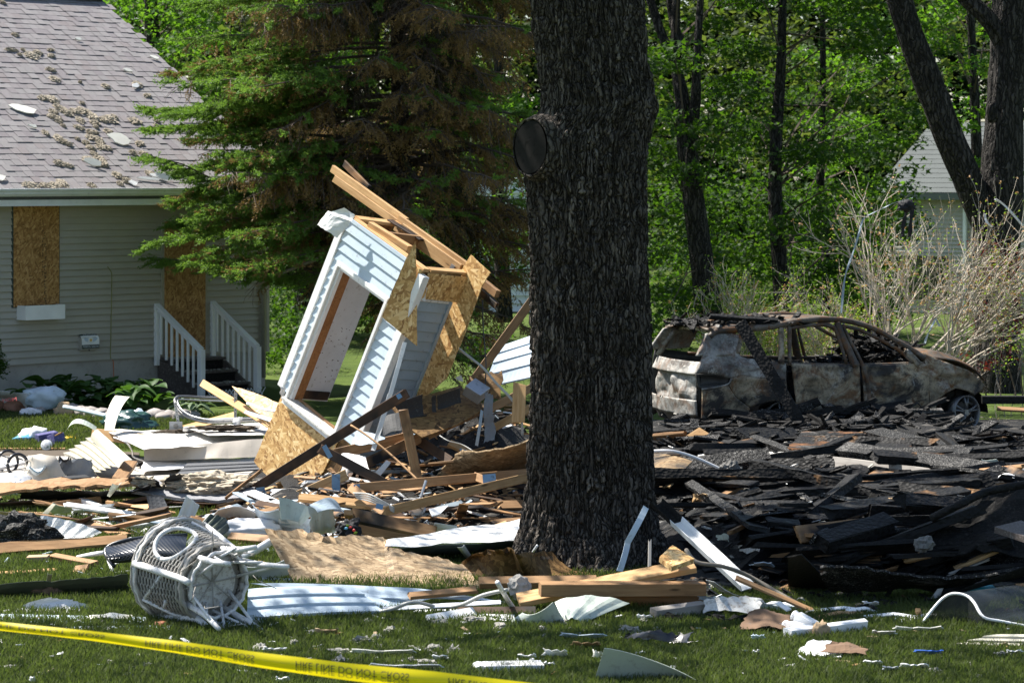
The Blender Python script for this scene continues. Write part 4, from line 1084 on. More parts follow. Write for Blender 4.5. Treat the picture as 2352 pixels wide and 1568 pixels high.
# ---- dying spruce
SY = 44.6
sp_ = empty("spruce_tree", (xu(922, SY), SY, 0)); tag(sp_, "half scorched spruce with brown hanging needles behind the tilted wall", "tree")
trunkpoly(sp_, "trunk", [(xu(922, SY), SY, -.1), (xu(922, SY), SY, 2), (xu(920, SY), SY, 4), (xu(914, SY), SY, 7), (xu(910, SY), SY, 12)], [.16, .155, .145, .12, .05], MAT["bark_spruce"], 14)
twv, twf = [], []
shoot = {"g": [], "b": [], "d": []}
O = sp_.location
def add_shoots(p, d, n, kind, ln):
	for _ in range(n):
		dd = (d + Vector((RND.gauss(0, .45), RND.gauss(0, .45), RND.gauss(0, .3)))).normalized()
		shoot[kind].append((p, dd, ln * RND.uniform(.6, 1.3)))
for lev in range(36):
	z00 = .9 + lev * .25
	for k in range(6 if lev > 2 else 4):
		z0 = z00 + RND.uniform(-.3, .3)
		a = lev * 1.13 + k * 2 * math.pi / 6 + RND.uniform(-.5, .5)
		dirx, diry = math.cos(a), math.sin(a)
		Lb = (3.75 if z0 < 5 else 3.75 - (z0 - 5) * .27) * RND.uniform(.62, 1.06)
		if lev < 3: Lb *= .85
		if dirx > .3: Lb *= .74
		if dirx < -.5: Lb = min(Lb * 1.12, 3.8 if diry > -.3 else 3.5)
		if diry < -.35 and abs(dirx) < .55: Lb *= .6
		if diry < -.3 and z0 < 2.6: continue
		if dirx < -.3 and z0 < 1.8: continue
		droop = RND.uniform(.10, .38); slope = RND.gauss(.06, .12); sway = RND.gauss(0, .16)
		pts = []
		for i in range(9):
			s = i / 8; q = Lb * s
			pts.append(Vector((dirx * q - diry * sway * q * s, diry * q + dirx * sway * q * s, z0 + slope * q - droop * q * s + .24 * Lb * max(0, s - .6) ** 1.3)) + Vector((RND.gauss(0, .03), RND.gauss(0, .03), RND.gauss(0, .03))))
		tube_geo(pts, [lerp(.034, .006, i / 8) for i in range(9)], 4, twv, twf)
		nt = int(Lb * (17 if dirx < -.4 else 13))
		left = max(0.0, min(1.0, (-dirx * Lb - 1.75) / 1.2))
		for j in range(nt):
			s = .14 + .86 * (j + RND.random()) / nt
			q = s * 8; i = min(int(q), 7); p = pts[i].lerp(pts[i + 1], q - i)
			side = 1 if j % 2 else -1
			tl = .80 * (1.14 - s) * RND.uniform(.5, 1.15) + .20
			green = RND.random() < (.08 + 1.0 * left * (s > .40) * (1.0 if z0 < 5.4 else .8))
			hang = RND.uniform(.0, .35) if green else RND.uniform(.3, 1.3) * (1.1 - .5 * s)
			d = (Vector((dirx, diry, 0)) * RND.uniform(.4, .9) + Vector((-diry, dirx, 0)) * side * RND.uniform(.4, 1) + Vector((0, 0, -hang))).normalized()
			e = p + d * tl
			tube_geo([p, p.lerp(e, .5) + Vector((0, 0, .03 * tl)), e], [.008, .005, .0025], 3, twv, twf, False)
			bare = (not green) and RND.random() < (.66 if s < .42 else .30)
			if bare:
				for _ in range(5):
					m = p.lerp(e, RND.uniform(.2, 1)); dd = (d + Vector((RND.gauss(0, .6), RND.gauss(0, .6), RND.gauss(-.5, .4)))).normalized(); m2 = m + dd * RND.uniform(.1, .3)
					tube_geo([m, m2, m2 + Vector((RND.gauss(0, .05), RND.gauss(0, .05), -RND.uniform(.02, .14)))], [.004, .003, .0015], 3, twv, twf, False)
				continue
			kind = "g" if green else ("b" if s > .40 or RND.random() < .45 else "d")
			ns = max(3, int(tl / .055))
			for m in range(ns):
				pp = p.lerp(e, (m + .6) / ns)
				if kind == "g": add_shoots(pp, (d + Vector((dirx, diry, .10)) * .6), 3, "g", .15)
				else: add_shoots(pp, (d * .5 + Vector((0, 0, -.8))), 2, kind, .17)
	# (boughs that reach out over the corner of the roof and the boarded door)
	for k in range((2 if lev % 2 else 1) if 6 < lev < 20 else 0):
		z0 = z00 + RND.uniform(-.1, .1) - .15; a = RND.uniform(2.95, 4.05); dirx, diry = math.cos(a), math.sin(a); Lb = RND.uniform(2.5, 3.5)
		pts = [Vector((dirx * Lb * i / 8, diry * Lb * i / 8, z0 + .05 * Lb * i / 8 - .22 * Lb * (i / 8) ** 2 + .2 * Lb * max(0, i / 8 - .6) ** 1.3)) for i in range(9)]
		tube_geo(pts, [lerp(.03, .006, i / 8) for i in range(9)], 4, twv, twf)
		for j in range(int(Lb * 15)):
			s = .38 + .62 * RND.random(); q = s * 8; i = min(int(q), 7); p = pts[i].lerp(pts[i + 1], q - i); tl = .7 * (1.15 - s) + .15
			d = (Vector((dirx, diry, 0)) * RND.uniform(.4, .9) + Vector((-diry, dirx, 0)) * RND.choice((-1, 1)) * RND.uniform(.4, 1) + Vector((0, 0, -RND.uniform(0, .5)))).normalized(); e = p + d * tl
			for m in range(max(3, int(tl / .055))): add_shoots(p.lerp(e, RND.random()), (d + Vector((dirx, diry, .05)) * .5), 3, "g" if RND.random() < .7 else "b", .15)
print("shoots", {k: len(x) for k, x in shoot.items()})
mesh_obj("branches", twv, twf, MAT["twig_brown"], sp_)
def needles(name, S_, per, ln, wd, mat, parent):
	P = np.array([s[0] for s in S_]); D = np.array([s[1] for s in S_]); Ls = np.array([s[2] for s in S_])
	n = len(P); P = np.repeat(P, per, 0); D = np.repeat(D, per, 0); Ls = np.repeat(Ls, per)
	N = n * per
	t = NR.uniform(0, 1, N); R = NR.normal(0, 1, (N, 3)); R -= (R * D).sum(1)[:, None] * D; R /= np.linalg.norm(R, axis=1)[:, None] + 1e-9
	b = P + D * (Ls * t)[:, None]; dd = R * .75 + D * .7; dd /= np.linalg.norm(dd, axis=1)[:, None]
	sd = np.cross(dd, NR.normal(0, 1, (N, 3))); sd /= np.linalg.norm(sd, axis=1)[:, None] + 1e-9
	l = ln * NR.uniform(.7, 1.2, N)
	V = np.stack([b - sd * wd, b + sd * wd, b + dd * l[:, None]], 1).reshape(-1, 3)
	return mesh_np(name, V, np.arange(N * 3).reshape(-1, 3), mat, parent)
needles("green_needles", shoot["g"], 13, .042, .0085, MAT["needle_green"], sp_)
needles("brown_needles", shoot["b"], 12, .038, .0080, MAT["needle_brown"], sp_)
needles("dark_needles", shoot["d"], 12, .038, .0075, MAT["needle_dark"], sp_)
# one long pale dead limb
tube("dead_limb", [Vector(PY(u, v, SY - .6)) - O for u, v in ((588, 657), (620, 640), (660, 622), (700, 606), (740, 590), (765, 572))], [.02, .022, .024, .026, .03, .03], MAT["twig_grey"], 6, sp_)
tube("dead_limb", [Vector(PY(u, v, SY - .2)) - O for u, v in ((940, 768 - 390), (980, 362), (1030, 350), (1070, 342), (1110, 352), (1160, 372), (1210, 388))], [.06, .055, .05, .045, .03, .02, .015], MAT["bark_spruce"], 6, sp_)
# ---- bare storm stripped shrub behind the car
def shrub(name, lab, stems, mat, leafmat, y0, depth=5, leafn=1, rad=.022, dry=True, spread=.45, kids=3):
	b0 = Vector(stems[0][0])
	r = empty(name, (b0.x, b0.y, 0)); tag(r, lab, "shrub")
	v, f = [], []; tips = []
	def grow(p, d, L, rad_, lev):
		m = 4; pts = [p]; q = p.copy()
		for i in range(m):
			d = (d + Vector((RND.gauss(0, .10), RND.gauss(0, .10), RND.gauss(.03, .10)))).normalized(); q = q + d * (L / m); pts.append(q.copy())
		tube_geo([x - r.location for x in pts], [lerp(rad_, rad_ * .55, i / m) for i in range(m + 1)], 5 if rad_ > .012 else 3, v, f, False)
		if lev >= depth:
			tips.append(q.copy()); tips.append(pts[2].copy()); return
		for k in range(kids if lev < depth - 1 else 2):
			i = RND.randint(1, m) if k else m
			dd = (d + Vector((RND.gauss(0, spread), RND.gauss(0, spread), RND.gauss(.08, spread)))).normalized()
			grow(pts[i], dd, L * RND.uniform(.55, .85), max(.0046, rad_ * RND.uniform(.45, .62)), lev + 1)
	for s in stems: grow(Vector(s[0]), (Vector(s[1]) - Vector(s[0])).normalized(), (Vector(s[1]) - Vector(s[0])).length, rad, 1)
	mesh_obj("branches", v, f, MAT[mat], r)
	T_ = np.array([tuple(t) for t in tips])
	if leafn:
		T2 = np.repeat(T_, leafn, 0) + NR.normal(0, .05, (len(T_) * leafn, 3)); leaves("leaves", T2, .042, MAT[leafmat], r, lobed=False)
	if dry:
		T3 = T_[NR.uniform(0, 1, len(T_)) < .35]; T3 = np.repeat(T3, 3, 0) + NR.normal(0, .015, (len(T3) * 3, 3)); tag(leaves("dry_buds", T3, .042, MAT["leaf_dry"], r, lobed=False), kind="stuff")
	return r
by = 42.8
st = []
for k in range(17):
	b = Vector((xu(RND.uniform(1920, 2160), by), by + RND.uniform(-.4, .5), .1)); s = k / 16
	e = Vector((xu(lerp(1985, 2270, s ** .8) + RND.uniform(-25, 25), by), b.y + RND.uniform(-.6, .4), RND.uniform(1.1, 1.5) * (1 - .38 * s)))
	st.append((b, e))
shrub("bare_shrub", "large pale bare shrub with leafless twigs leaning right behind the burnt car", st, "twig_pale", "leaf_shrub", by, 5, 1, .028, True, .33, 3)
st = []
for k in range(20):
	b = Vector((xu(RND.uniform(1690, 1960), by + .6), by + .6 + RND.uniform(-.3, .3), .1)); e = b + Vector((RND.uniform(-.35, .25), RND.uniform(-.2, .2), RND.uniform(.45, .75)))
	st.append((b, e))
shrub("budding_shrub", "twiggy shrub with small yellow green leaves above the back of the car", st, "twig_pale", "leaf_shrub", by, 5, 3, .016, True, .36, 3)
st = [(Vector((xu(u, 44), 44 + RND.uniform(-.3, .3), .1)), Vector((xu(u + RND.uniform(-25, 15), 44), 44, RND.uniform(.8, 1.4)))) for u in (2240, 2270, 2300, 2330, 2350)]
pl = shrub("plum_shrub", "dark red leaved shrub at the foot of the right trunk", st, "twig_brown", "leaf_plum", 44, 4, 0, .014, False)
pc = np.array([(xu(NR.uniform(2215, 2370), 44.2), 44.2 + NR.uniform(-.4, .6), zv(NR.uniform(560, 850), 44)) for _ in range(60)])
leaves("leaves", clumps(pc, 16, .22, .7), .075, MAT["leaf_plum"], pl)
st = [(Vector((xu(u, 41.5), 41.5 + RND.uniform(-.2, .2), .05)), Vector((xu(u + RND.uniform(-20, 20), 41.5), 41.5, RND.uniform(.5, .8)))) for u in (2285, 2305, 2325, 2345, 2360)]
shrub("sapling", "thin green shoots with lime leaves at the right edge behind the beams", st, "twig_grey", "leaf_shrub", 41.5, 3, 5, .007, True, .3, 3)
# undergrowth hiding the far garden edge
cs = [(xu(u_, 63), 63 + NR.uniform(-2, 2), NR.uniform(.1, 3.4)) for u_ in np.concatenate([NR.uniform(1470, 2070, 150), NR.uniform(560, 1040, 110)])]
ug = leaves("undergrowth", clumps(cs, 80, .8, .6), .14, MAT["leaf_maple"]); tag(ug, kind="stuff")
cs = [(xu(NR.uniform(1480, 1760), 58), 58 + NR.uniform(-1, 1), NR.uniform(.1, 1.2)) for _ in range(26)]
ug = leaves("undergrowth", clumps(cs, 70, .55, .6), .11, MAT["leaf_maple"]); tag(ug, kind="stuff")
cs = [(xu(NR.uniform(610, 700), 52), 52 + NR.uniform(-1, 1), NR.uniform(.1, 2.0)) for _ in range(22)]
ug = leaves("undergrowth", clumps(cs, 70, .5, .6), .10, MAT["leaf_maple"]); tag(ug, kind="stuff")
cs = [(xu(NR.uniform(1080, 1130), 50), 50 + NR.uniform(-.6, .6), NR.uniform(.1, .9)) for _ in range(7)]
ug = leaves("undergrowth", clumps(cs, 60, .4, .6), .09, MAT["leaf_maple"]); tag(ug, kind="stuff")
pe_ = np.array([(xu(NR.uniform(-30, 6), 43), 43 + NR.uniform(-.2, .2), zv(NR.uniform(785, 860), 43)) for _ in range(30)])
es = empty("evergreen_shrub", (xu(-12, 43), 43, 0)); tag(es, "edge of a clipped dark evergreen at the left border", "shrub")
leaves("foliage", clumps(pe_, 60, .12, 1.0), .05, MAT["leaf_maple"], es, lobed=False)
tube("stem", [(0, 0, 0), (0, 0, .8)], .03, MAT["twig_brown"], 6, es)
# ---- houses far behind
fd_, fm_ = Vector((.788, -.616, 0)), Vector((.616, .788, 0))
Mfh = Matrix((fd_, fm_, Vector((0, 0, 1)))).transposed().to_4x4(); Mfh.translation = (xu(2036, 74), 74, 0)
fh = empty("far_house", M=Mfh); tag(fh, "beige sided house with grey green roof behind the bare shrub", "house")
mesh_obj("wall", *box_geo(6.5, 5.2, 3.0, (3.25, 2.62, 1.5)), MAT["siding_tan"], fh)
sbm = None
for k in range(29):
	if sbm is None: sbm = mesh_obj("siding_board", [(0, 0, .104), (6.5, 0, .104), (0, -.035, .0), (6.5, -.035, .0), (0, 0, -.002), (6.5, 0, -.002)], [(0, 2, 3, 1), (2, 4, 5, 3)], MAT["siding_tan"], fh); o = sbm
	else: o = sbm.copy(); COL.objects.link(o); o.parent = fh
	o.location = (0, -.002, .02 + k * .1016)
for (a, b, z0, z1) in ((.45, 1.85, .35, 1.45), (2.75, 3.5, .4, 1.8)):
	w = mesh_obj("window", *box_geo(b - a + .12, .06, z1 - z0 + .12, ((a + b) / 2, -.05, (z0 + z1) / 2)), MAT["siding_tan"], fh)
	mesh_obj("pane", *box_geo(b - a, .02, z1 - z0, ((a + b) / 2, -.085, (z0 + z1) / 2)), MAT["glass_dark"], w)
mesh_obj("downspout", *box_geo(.08, .08, 2.8, (2.3, -.08, 1.4)), MAT["white_paint"], fh)
m_plain("far_roof", (.075, .085, .082), .9, .25, (.05, .056, .054), dscale=7)
for i in range(15):
	y0_, y1_, z0_, z1_ = -.35 + i * .2, -.35 + (i + 1) * .2, 3.0 + i * .12, 3.0 + (i + 1) * .12
	mesh_obj("roof_course", *box_geo(7.0, .23, .03, (3.3, (y0_ + y1_) / 2, 0)), MAT["far_roof"], fh, Matrix.Translation((0, 0, (z0_ + z1_) / 2 + .03)) @ Matrix.Translation((0, (y0_ + y1_) / 2, 0)) @ Matrix.Rotation(.50, 4, 'X') @ Matrix.Translation((0, -(y0_ + y1_) / 2, 0)))
mesh_obj("gable", [(0, .0, 3.0), (0, 5.2, 3.0), (0, 2.6, 4.7), (.05, 0, 3.0), (.05, 5.2, 3.0), (.05, 2.6, 4.7)], [(0, 1, 2), (5, 4, 3), (0, 3, 4, 1), (1, 4, 5, 2), (2, 5, 3, 0)], MAT["siding_tan"], fh)
mesh_obj("roof_back", [(-.2, 2.6, 4.82), (6.8, 2.6, 4.82), (6.8, 5.6, 3.0), (-.2, 5.6, 3.0)], [(0, 1, 2, 3)], MAT["far_roof"], fh)
mesh_obj("fascia", *box_geo(7.0, .06, .16, (3.3, -.38, 2.94)), MAT["dark_green_trim"], fh)
wh = empty("white_house", (xu(1155, 74), 74, 0)); tag(wh, "pale sided house glimpsed between tilted wall and oak trunk", "house")
def whp(u, v, dy=0): return Vector((xu(u, 74 + dy), 74 + dy, zv(v, 74 + dy))) - wh.location
x0, x1 = whp(1060, 0).x, whp(1260, 0).x
mesh_obj("wall", *box_geo(x1 - x0, 3, 3.4, ((x0 + x1) / 2, 1.5, 1.7)), MAT["white_paint"], wh)
sbm = None
for k in range(16):
	if sbm is None:
		sbm = mesh_obj("siding_board", [(x0, 0, .2), (x1, 0, .2), (x0, -.05, .0), (x1, -.05, .0), (x0, 0, -.002), (x1, 0, -.002)], [(0, 2, 3, 1), (2, 4, 5, 3)], MAT["white_paint"], wh); o = sbm
	else: o = sbm.copy(); COL.objects.link(o); o.parent = wh
	o.location = (0, -.002, .02 + k * .2)
for (ua, ub, va, vb) in ((1090, 1122, 650, 720), (1130, 1160, 560, 600)):
	a, b = whp(ua, vb), whp(ub, va)
	w = mesh_obj("window", *box_geo(b.x - a.x + .1, .06, b.z - a.z + .1, ((a.x + b.x) / 2, -.06, (a.z + b.z) / 2)), MAT["white_vinyl"], wh)
	mesh_obj("pane", *box_geo(b.x - a.x, .02, b.z - a.z, ((a.x + b.x) / 2, -.095, (a.z + b.z) / 2)), MAT["glass_dark"], w)
# ================================================================ THE TILTED CORNER OF THE DESTROYED HOUSE
E1 = Vector((.6204, -.669, -.4087)).normalized(); E2u = Vector((.361, -.219, .9064)); E2u = (E2u - E1 * E2u.dot(E1)).normalized()
NF = E1.cross(E2u).normalized()          # outward normal of the sided front
E3 = -NF; EB = -E2u
RO = PY(803, 506, 31.9)
MF = Matrix((E1, E3, E2u)).transposed().to_4x4(); MF.translation = RO   # local x across the front, y into the depth, z up the wall (0 at the top)
def rp_(a, b, c): return (a, c, -b)
ruin = empty("wall_fragment", M=MF)
tag(ruin, "torn off house corner with pale blue siding and an empty window, tilted to the right", "wall fragment")
def rbox(name, a0, a1, b0, b1, c0, c1, mat, bev=0.0):
	o = mesh_obj(name, *box_geo(a1 - a0, c1 - c0, b1 - b0), mat, ruin, Matrix.Translation(((a0 + a1) / 2, (c0 + c1) / 2, -(b0 + b1) / 2)))
	return bevel_mesh(o, bev) if bev else o
AW, BH, DC = 1.305, 2.07, .76
WA0, WA1, WB0, WB1 = .13, .99, .50, 2.12
EX = .1155
# sheathing and studs behind the siding (front), split round the opening
rbox("sheathing", 0, AW, -.02, WB0 - .05, .0, .012, MAT["osb"]); rbox("sheathing", 0, WA0 - .05, WB0 - .05, BH, .0, .012, MAT["osb"]); rbox("sheathing", WA1 + .05, AW, WB0 - .05, BH, .0, .012, MAT["osb"])
def lap_board(name, a0, a1, b0, mat, cut=None):
	"""one course of siding: sits proud at its lower edge"""
	v = [rp_(a0, b0, -.004), rp_(a1, b0, -.004), rp_(a1, b0 + EX * .55, -.020), rp_(a0, b0 + EX * .55, -.020), rp_(a1, b0 + EX * .60, -.010), rp_(a0, b0 + EX * .60, -.010), rp_(a1, b0 + EX * .98, -.022), rp_(a0, b0 + EX * .98, -.022), rp_(a1, b0 + EX, -.002), rp_(a0, b0 + EX, -.002)]
	v[2] = rp_(a1, b0 + EX * .96, -.024); v[3] = rp_(a0, b0 + EX * .96, -.024); v[4] = rp_(a1, b0 + EX, -.022); v[5] = rp_(a0, b0 + EX, -.022); v[6] = rp_(a1, b0 + EX, -.002); v[7] = rp_(a0, b0 + EX, -.002)
	return mesh_obj(name, v[:8], [(0, 3, 2, 1), (3, 5, 4, 2), (5, 7, 6, 4), (0, 1, 6, 7)], mat, ruin)
k = 0
b = .0
while b < BH - .02:
	if b + EX <= WB0 - .02: lap_board("siding_board", .0, AW - .02 - (.10 if k == 0 else 0), b, MAT["siding_blue"])
	else:
		lap_board("siding_board", .0, WA0 - .045, b, MAT["siding_blue"]); lap_board("siding_board", WA1 + .045, AW - .005, b, MAT["siding_blue"])
	b += EX; k += 1
# trims
rbox("corner_post", -.105, -.002, -.06, BH + .0, -.032, .05, MAT["white_vinyl"], .006)
rbox("corner_post", AW - .002, AW + .10, .02, BH + .34, -.034, .055, MAT["white_vinyl"], .006)
rbox("starter_strip", .0, AW - .12, -.035, .003, -.018, -.003, MAT["siding_blue"])
for nm, a0, a1, b0, b1 in (("window_frame", WA0 - .045, WA1 + .045, WB0 - .05, WB0), ("window_frame", WA0 - .045, WA0, WB0, WB1), ("window_frame", WA1, WA1 + .045, WB0, WB1)):
	rbox(nm, a0, a1, b0, b1, -.045, .03, MAT["white_vinyl"], .006)
for nm, a0, a1, b0, b1 in (("window_sash", WA0 + .001, WA1 - .001, WB0 + .001, WB0 + .03), ("window_sash", WA0 + .001, WA0 + .035, WB0 + .03, WB1), ("window_sash", WA1 - .03, WA1 - .001, WB0 + .03, WB1)):
	rbox(nm, a0, a1, b0, b1, -.015, .04, MAT["white_paint"], .004)
# wooden jamb and sill
rbox("jamb", WA0 + .002, WA0 + .02, WB0 + .03, WB1, .041, .17, MAT["jamb_wood"]); rbox("jamb", WA1 - .02, WA1 - .002, WB0 + .03, WB1, .041, .12, MAT["jamb_wood"]); rbox("head_jamb", WA0 + .021, WA1 - .021, WB0 + .031, WB0 + .05, .041, .12, MAT["jamb_wood"])
rbox("sill", WA0 - .06, WA1 + .06, WB1, WB1 + .035, -.075, .16, MAT["white_dirty"], .006); rbox("sill_nose", WA0 - .05, WA1 + .05, WB1 + .035, WB1 + .075, -.05, -.02, MAT["white_vinyl"])
rbox("stool", WA0, WA1, WB1 - .02, WB1 - .001, .10, .135, MAT["pine_old"])
# left return wall: drywall inside, its studs hidden
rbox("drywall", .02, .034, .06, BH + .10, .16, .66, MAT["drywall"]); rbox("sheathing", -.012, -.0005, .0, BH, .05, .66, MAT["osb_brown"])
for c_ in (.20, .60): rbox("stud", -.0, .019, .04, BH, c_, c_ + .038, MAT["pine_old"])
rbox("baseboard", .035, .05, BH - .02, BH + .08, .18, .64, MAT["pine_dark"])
# right return wall with the same blue siding, shade put into a darker colour
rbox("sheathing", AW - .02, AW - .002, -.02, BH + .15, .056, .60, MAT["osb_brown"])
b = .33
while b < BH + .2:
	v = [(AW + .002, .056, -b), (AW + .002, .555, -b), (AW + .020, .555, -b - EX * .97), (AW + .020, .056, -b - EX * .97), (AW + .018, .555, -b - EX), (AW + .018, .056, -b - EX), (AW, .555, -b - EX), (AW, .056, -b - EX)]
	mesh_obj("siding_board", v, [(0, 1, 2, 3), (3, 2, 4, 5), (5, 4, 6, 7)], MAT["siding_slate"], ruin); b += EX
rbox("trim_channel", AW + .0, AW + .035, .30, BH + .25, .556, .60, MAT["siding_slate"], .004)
ob = rbox("sheathing_panel", AW + .003, AW + .015, .0, .30, .10, .74, MAT["osb"])
rbox("panel_edge", AW + .002, AW + .02, .302, .328, .10, .58, MAT["white_dirty"])
# top plates, joists
def rboard(name, A, B, w, t, mat, roll=0, **kw):
	M = frame((Vector(A) + Vector(B)) / 2, Vector(B) - Vector(A), kw.get("zh", (0, 0, 1))) @ Matrix.Rotation(math.radians(roll), 4, 'X')
	v, f = board_geo((Vector(B) - Vector(A)).length, w, t, RND.random(), 0, kw.get("bow", 0), kw.get("jag", 0), 0, kw.get("seg"))
	return mesh_obj(name, v, f, mat, ruin, M)
rboard("top_plate", rp_(-.02, -.02, .065), rp_(AW, -.02, .065), .09, .038, MAT["pine"]); rboard("top_plate", rp_(.0, .03, .03), rp_(AW, .03, .03), .038, .06, MAT["pine_old"])
rboard("back_plate", rp_(-.04, -.03, .74), rp_(1.20, -.03, .74), .04, .19, MAT["pine"]); rboard("back_plate", rp_(.10, -.01, .70), rp_(1.16, -.01, .70), .038, .14, MAT["pine"]); rboard("back_plate", rp_(.0, -.045, .79), rp_(1.22, -.045, .79), .038, .10, MAT["pine_old"])
rboard("side_plate", rp_(.0, -.03, .10), rp_(.0, -.03, .72), .10, .038, MAT["pine"]); rboard("side_plate", rp_(AW - .03, -.02, .12), rp_(AW - .07, -.02, .74), .09, .038, MAT["pine"])
rboard("joist", rp_(.22, -.05, .10), rp_(.82, -.05, .20), .085, .09, MAT["pine"]); rboard("joist", rp_(.42, -.01, .12), rp_(.42, -.01, .68), .038, .13, MAT["pine_old"])
rbox("joist_hanger", 1.04, 1.10, -.03, .09, .66, .675, MAT["galvanised"])
rboard("roof_board", rp_(-.02, -.055, .60), rp_(.50, -.06, .66), .10, .02, MAT["pine_dark"])
# the pair of two-by-fours sticking out of the top to the upper left
rboard("rafter_tail", rp_(-1.36, -.10, .77), rp_(.06, -.09, .77), .045, .085, MAT["pine"], jag=.006); rboard("rafter_tail", rp_(-1.27, -.02, .76), rp_(-.02, -.02, .76), .04, .085, MAT["pine"], jag=.02); rboard("splinter_board", rp_(-1.30, -.20, .86), rp_(-.75, -.13, .84), .03, .075, MAT["pine_singed"], jag=.03)
rboard("rafter_tail", rp_(1.12, .02, .92), rp_(1.62, .035, .90), .06, .085, MAT["pine_old"], jag=.01); rboard("rafter_tail", rp_(1.12, .11, .92), rp_(1.66, .15, .90), .05, .07, MAT["pine_singed"], jag=.03)
# lower board cladding under the window
def rplate(name, pts, mat, c=.004, th=.012, jag=.006, sub=5, seed=1):
	w_ = [ruin.matrix_world @ Vector(rp_(a, b, c)) for a, b in pts]
	return poly_plate(name, w_, mat, th, jag, sub, seed, ruin)
bpy.context.view_layer.update()
def rfrom(u, v, c=0.0):
	"""front-plane coordinates a, b of a pixel, on the plane c metres behind the front"""
	d = Vector(((u - 1176) / F, 1, -(v - VH) / F)); P0 = RO + E3 * c; cc = Vector((0, 0, H)); q = cc + d * ((P0 - cc).dot(E3) / d.dot(E3)) - RO
	return q.dot(E1), q.dot(EB)
rplate("lower_panel", [rfrom(u, v, .006) for u, v in ((648, 908), (672, 925), (770, 1003), (778, 1010), (745, 1080), (690, 1148), (640, 1120), (584, 1060))], MAT["osb"], .006, .014, .006, 6, 3)
rplate("lower_panel", [rfrom(u, v, .03) for u, v in ((772, 1000), (812, 985), (790, 1060), (760, 1120), (700, 1150), (745, 1080))], MAT["osb_brown"], .03, .012, .008, 5, 4)
# loose torn pieces that still hang on it
tri = [PY(u, v, 31.05 + dy) for u, v, dy in ((954, 552, 0), (931, 597, 0), (897, 677, .02), (877, 727, .04), (918, 762, .02), (958, 794, 0), (957, 690, 0))]
poly_plate("torn_panel", tri, MAT["osb"], .012, .003, 6, 5, ruin)
rp1 = [PY(u, v, 31.45 - (u - 1040) * .0042 + (900 - v) * .0008) for u, v in ((1082, 585), (1104, 606), (1126, 626), (1106, 660), (1066, 770), (1026, 868), (985, 905), (955, 918), (1000, 790), (1050, 640))]
poly_plate("torn_panel", rp1, MAT["osb"], .014, .004, 5, 6, ruin)
# crumpled white fascia metal
patch("fascia_scrap", [PY(728, 517, 31.9), PY(774, 546, 31.75), PY(812, 505, 31.7), PY(752, 484, 31.9)], MAT["white_vinyl"], 8, 6, .004, .03, 0, .02, 6, .01, seed=2, parent=ruin)
patch("fascia_scrap", [PY(749, 489, 31.85), PY(790, 477, 31.75), PY(816, 494, 31.7), PY(806, 508, 31.68)], MAT["white_vinyl"], 6, 5, .004, .01, 0, .012, 6, .004, seed=3, parent=ruin)
patch("fascia_scrap", [PY(958, 604, 31.2), PY(966, 610, 31.2), PY(982, 662, 31.2), PY(962, 690, 31.25)], MAT["white_vinyl"], 5, 8, .003, .03, 1, .02, 7, .008, seed=4, parent=ruin)
patch("fascia_scrap", [PY(962, 655, 31.15), PY(982, 660, 31.15), PY(977, 694, 31.2), PY(966, 684, 31.2)], MAT["white_vinyl"], 5, 5, .003, .02, 1, .02, 9, .01, seed=14, parent=ruin)
# shredded foot of the left corner post
patch("post_shred", [PY(644, 884, 31.95), PY(658, 890, 31.95), PY(652, 914, 31.98), PY(641, 904, 31.95)], MAT["white_vinyl"], 4, 4, .003, .01, 0, .03, 10, .015, seed=6, parent=ruin)
# hanging strip
board("hanging_strip", PY(930, 786, 30.9), PY(897, 905, 30.7), .045, .006, MAT["white_vinyl"], parent=ruin, rel=ruin.matrix_world.inverted(), bow=.02, zhint=(0, -1, 0))
board("hanging_strip", PY(896, 905, 30.7), PY(857, 1034, 30.5), .05, .005, MAT["white_vinyl"], parent=ruin, rel=ruin.matrix_world.inverted(), bow=-.02, zhint=(0, -1, 0), twist=.6)
v, f = [], []
for _ in range(34):
	a, b = RND.uniform(.05, .55), RND.uniform(1.75, 2.05)
	lv, lf = lump_geo((.004, .009, .005), _, 2, .5, 1); c_ = Vector((.036, RND.uniform(.2, .62), -RND.uniform(1.2, 2.0))); bb = len(v); v += [p + c_ for p in lv]; f += [[bb + i for i in q] for q in lf]
tag(mesh_obj("mud_specks", v, f, MAT["soil"], ruin), kind="stuff")
# ================================================================ BURNT OUT CAR
CA = math.radians(20.0)
CF, CL = Vector((math.cos(CA), math.sin(CA), 0)), Vector((-math.sin(CA), math.cos(CA), 0))      # forward, left
HW = .90
C0 = Vector((2.47, 38.30, 0)) + CL * HW                                                        # middle of the tail on the ground
MC = Matrix((CF, CL, Vector((0, 0, 1)))).transposed().to_4x4(); MC.translation = C0
def cs(u, v, y=-HW):
	"""car coordinates X, Z of a pixel on the plane at lateral distance y"""
	d = Vector(((u - 1176) / F, 1, -(v - VH) / F)); c = Vector((0, 0, H)); P0 = C0 + CL * y
	q = c + d * ((P0 - c).dot(CL) / d.dot(CL)) - C0
	return q.dot(CF), q.z
def tumble(z): return -.03 * max(0, .55 - z) / .5 + (0 if z < .93 else (z - .93) * -.34)
def sideY(z): return -(HW + tumble(z))
car = empty("burnt_car", M=MC)
tag(car, "burnt out car with bare rusted ashen body, no glass, standing behind the charred heap", "car")
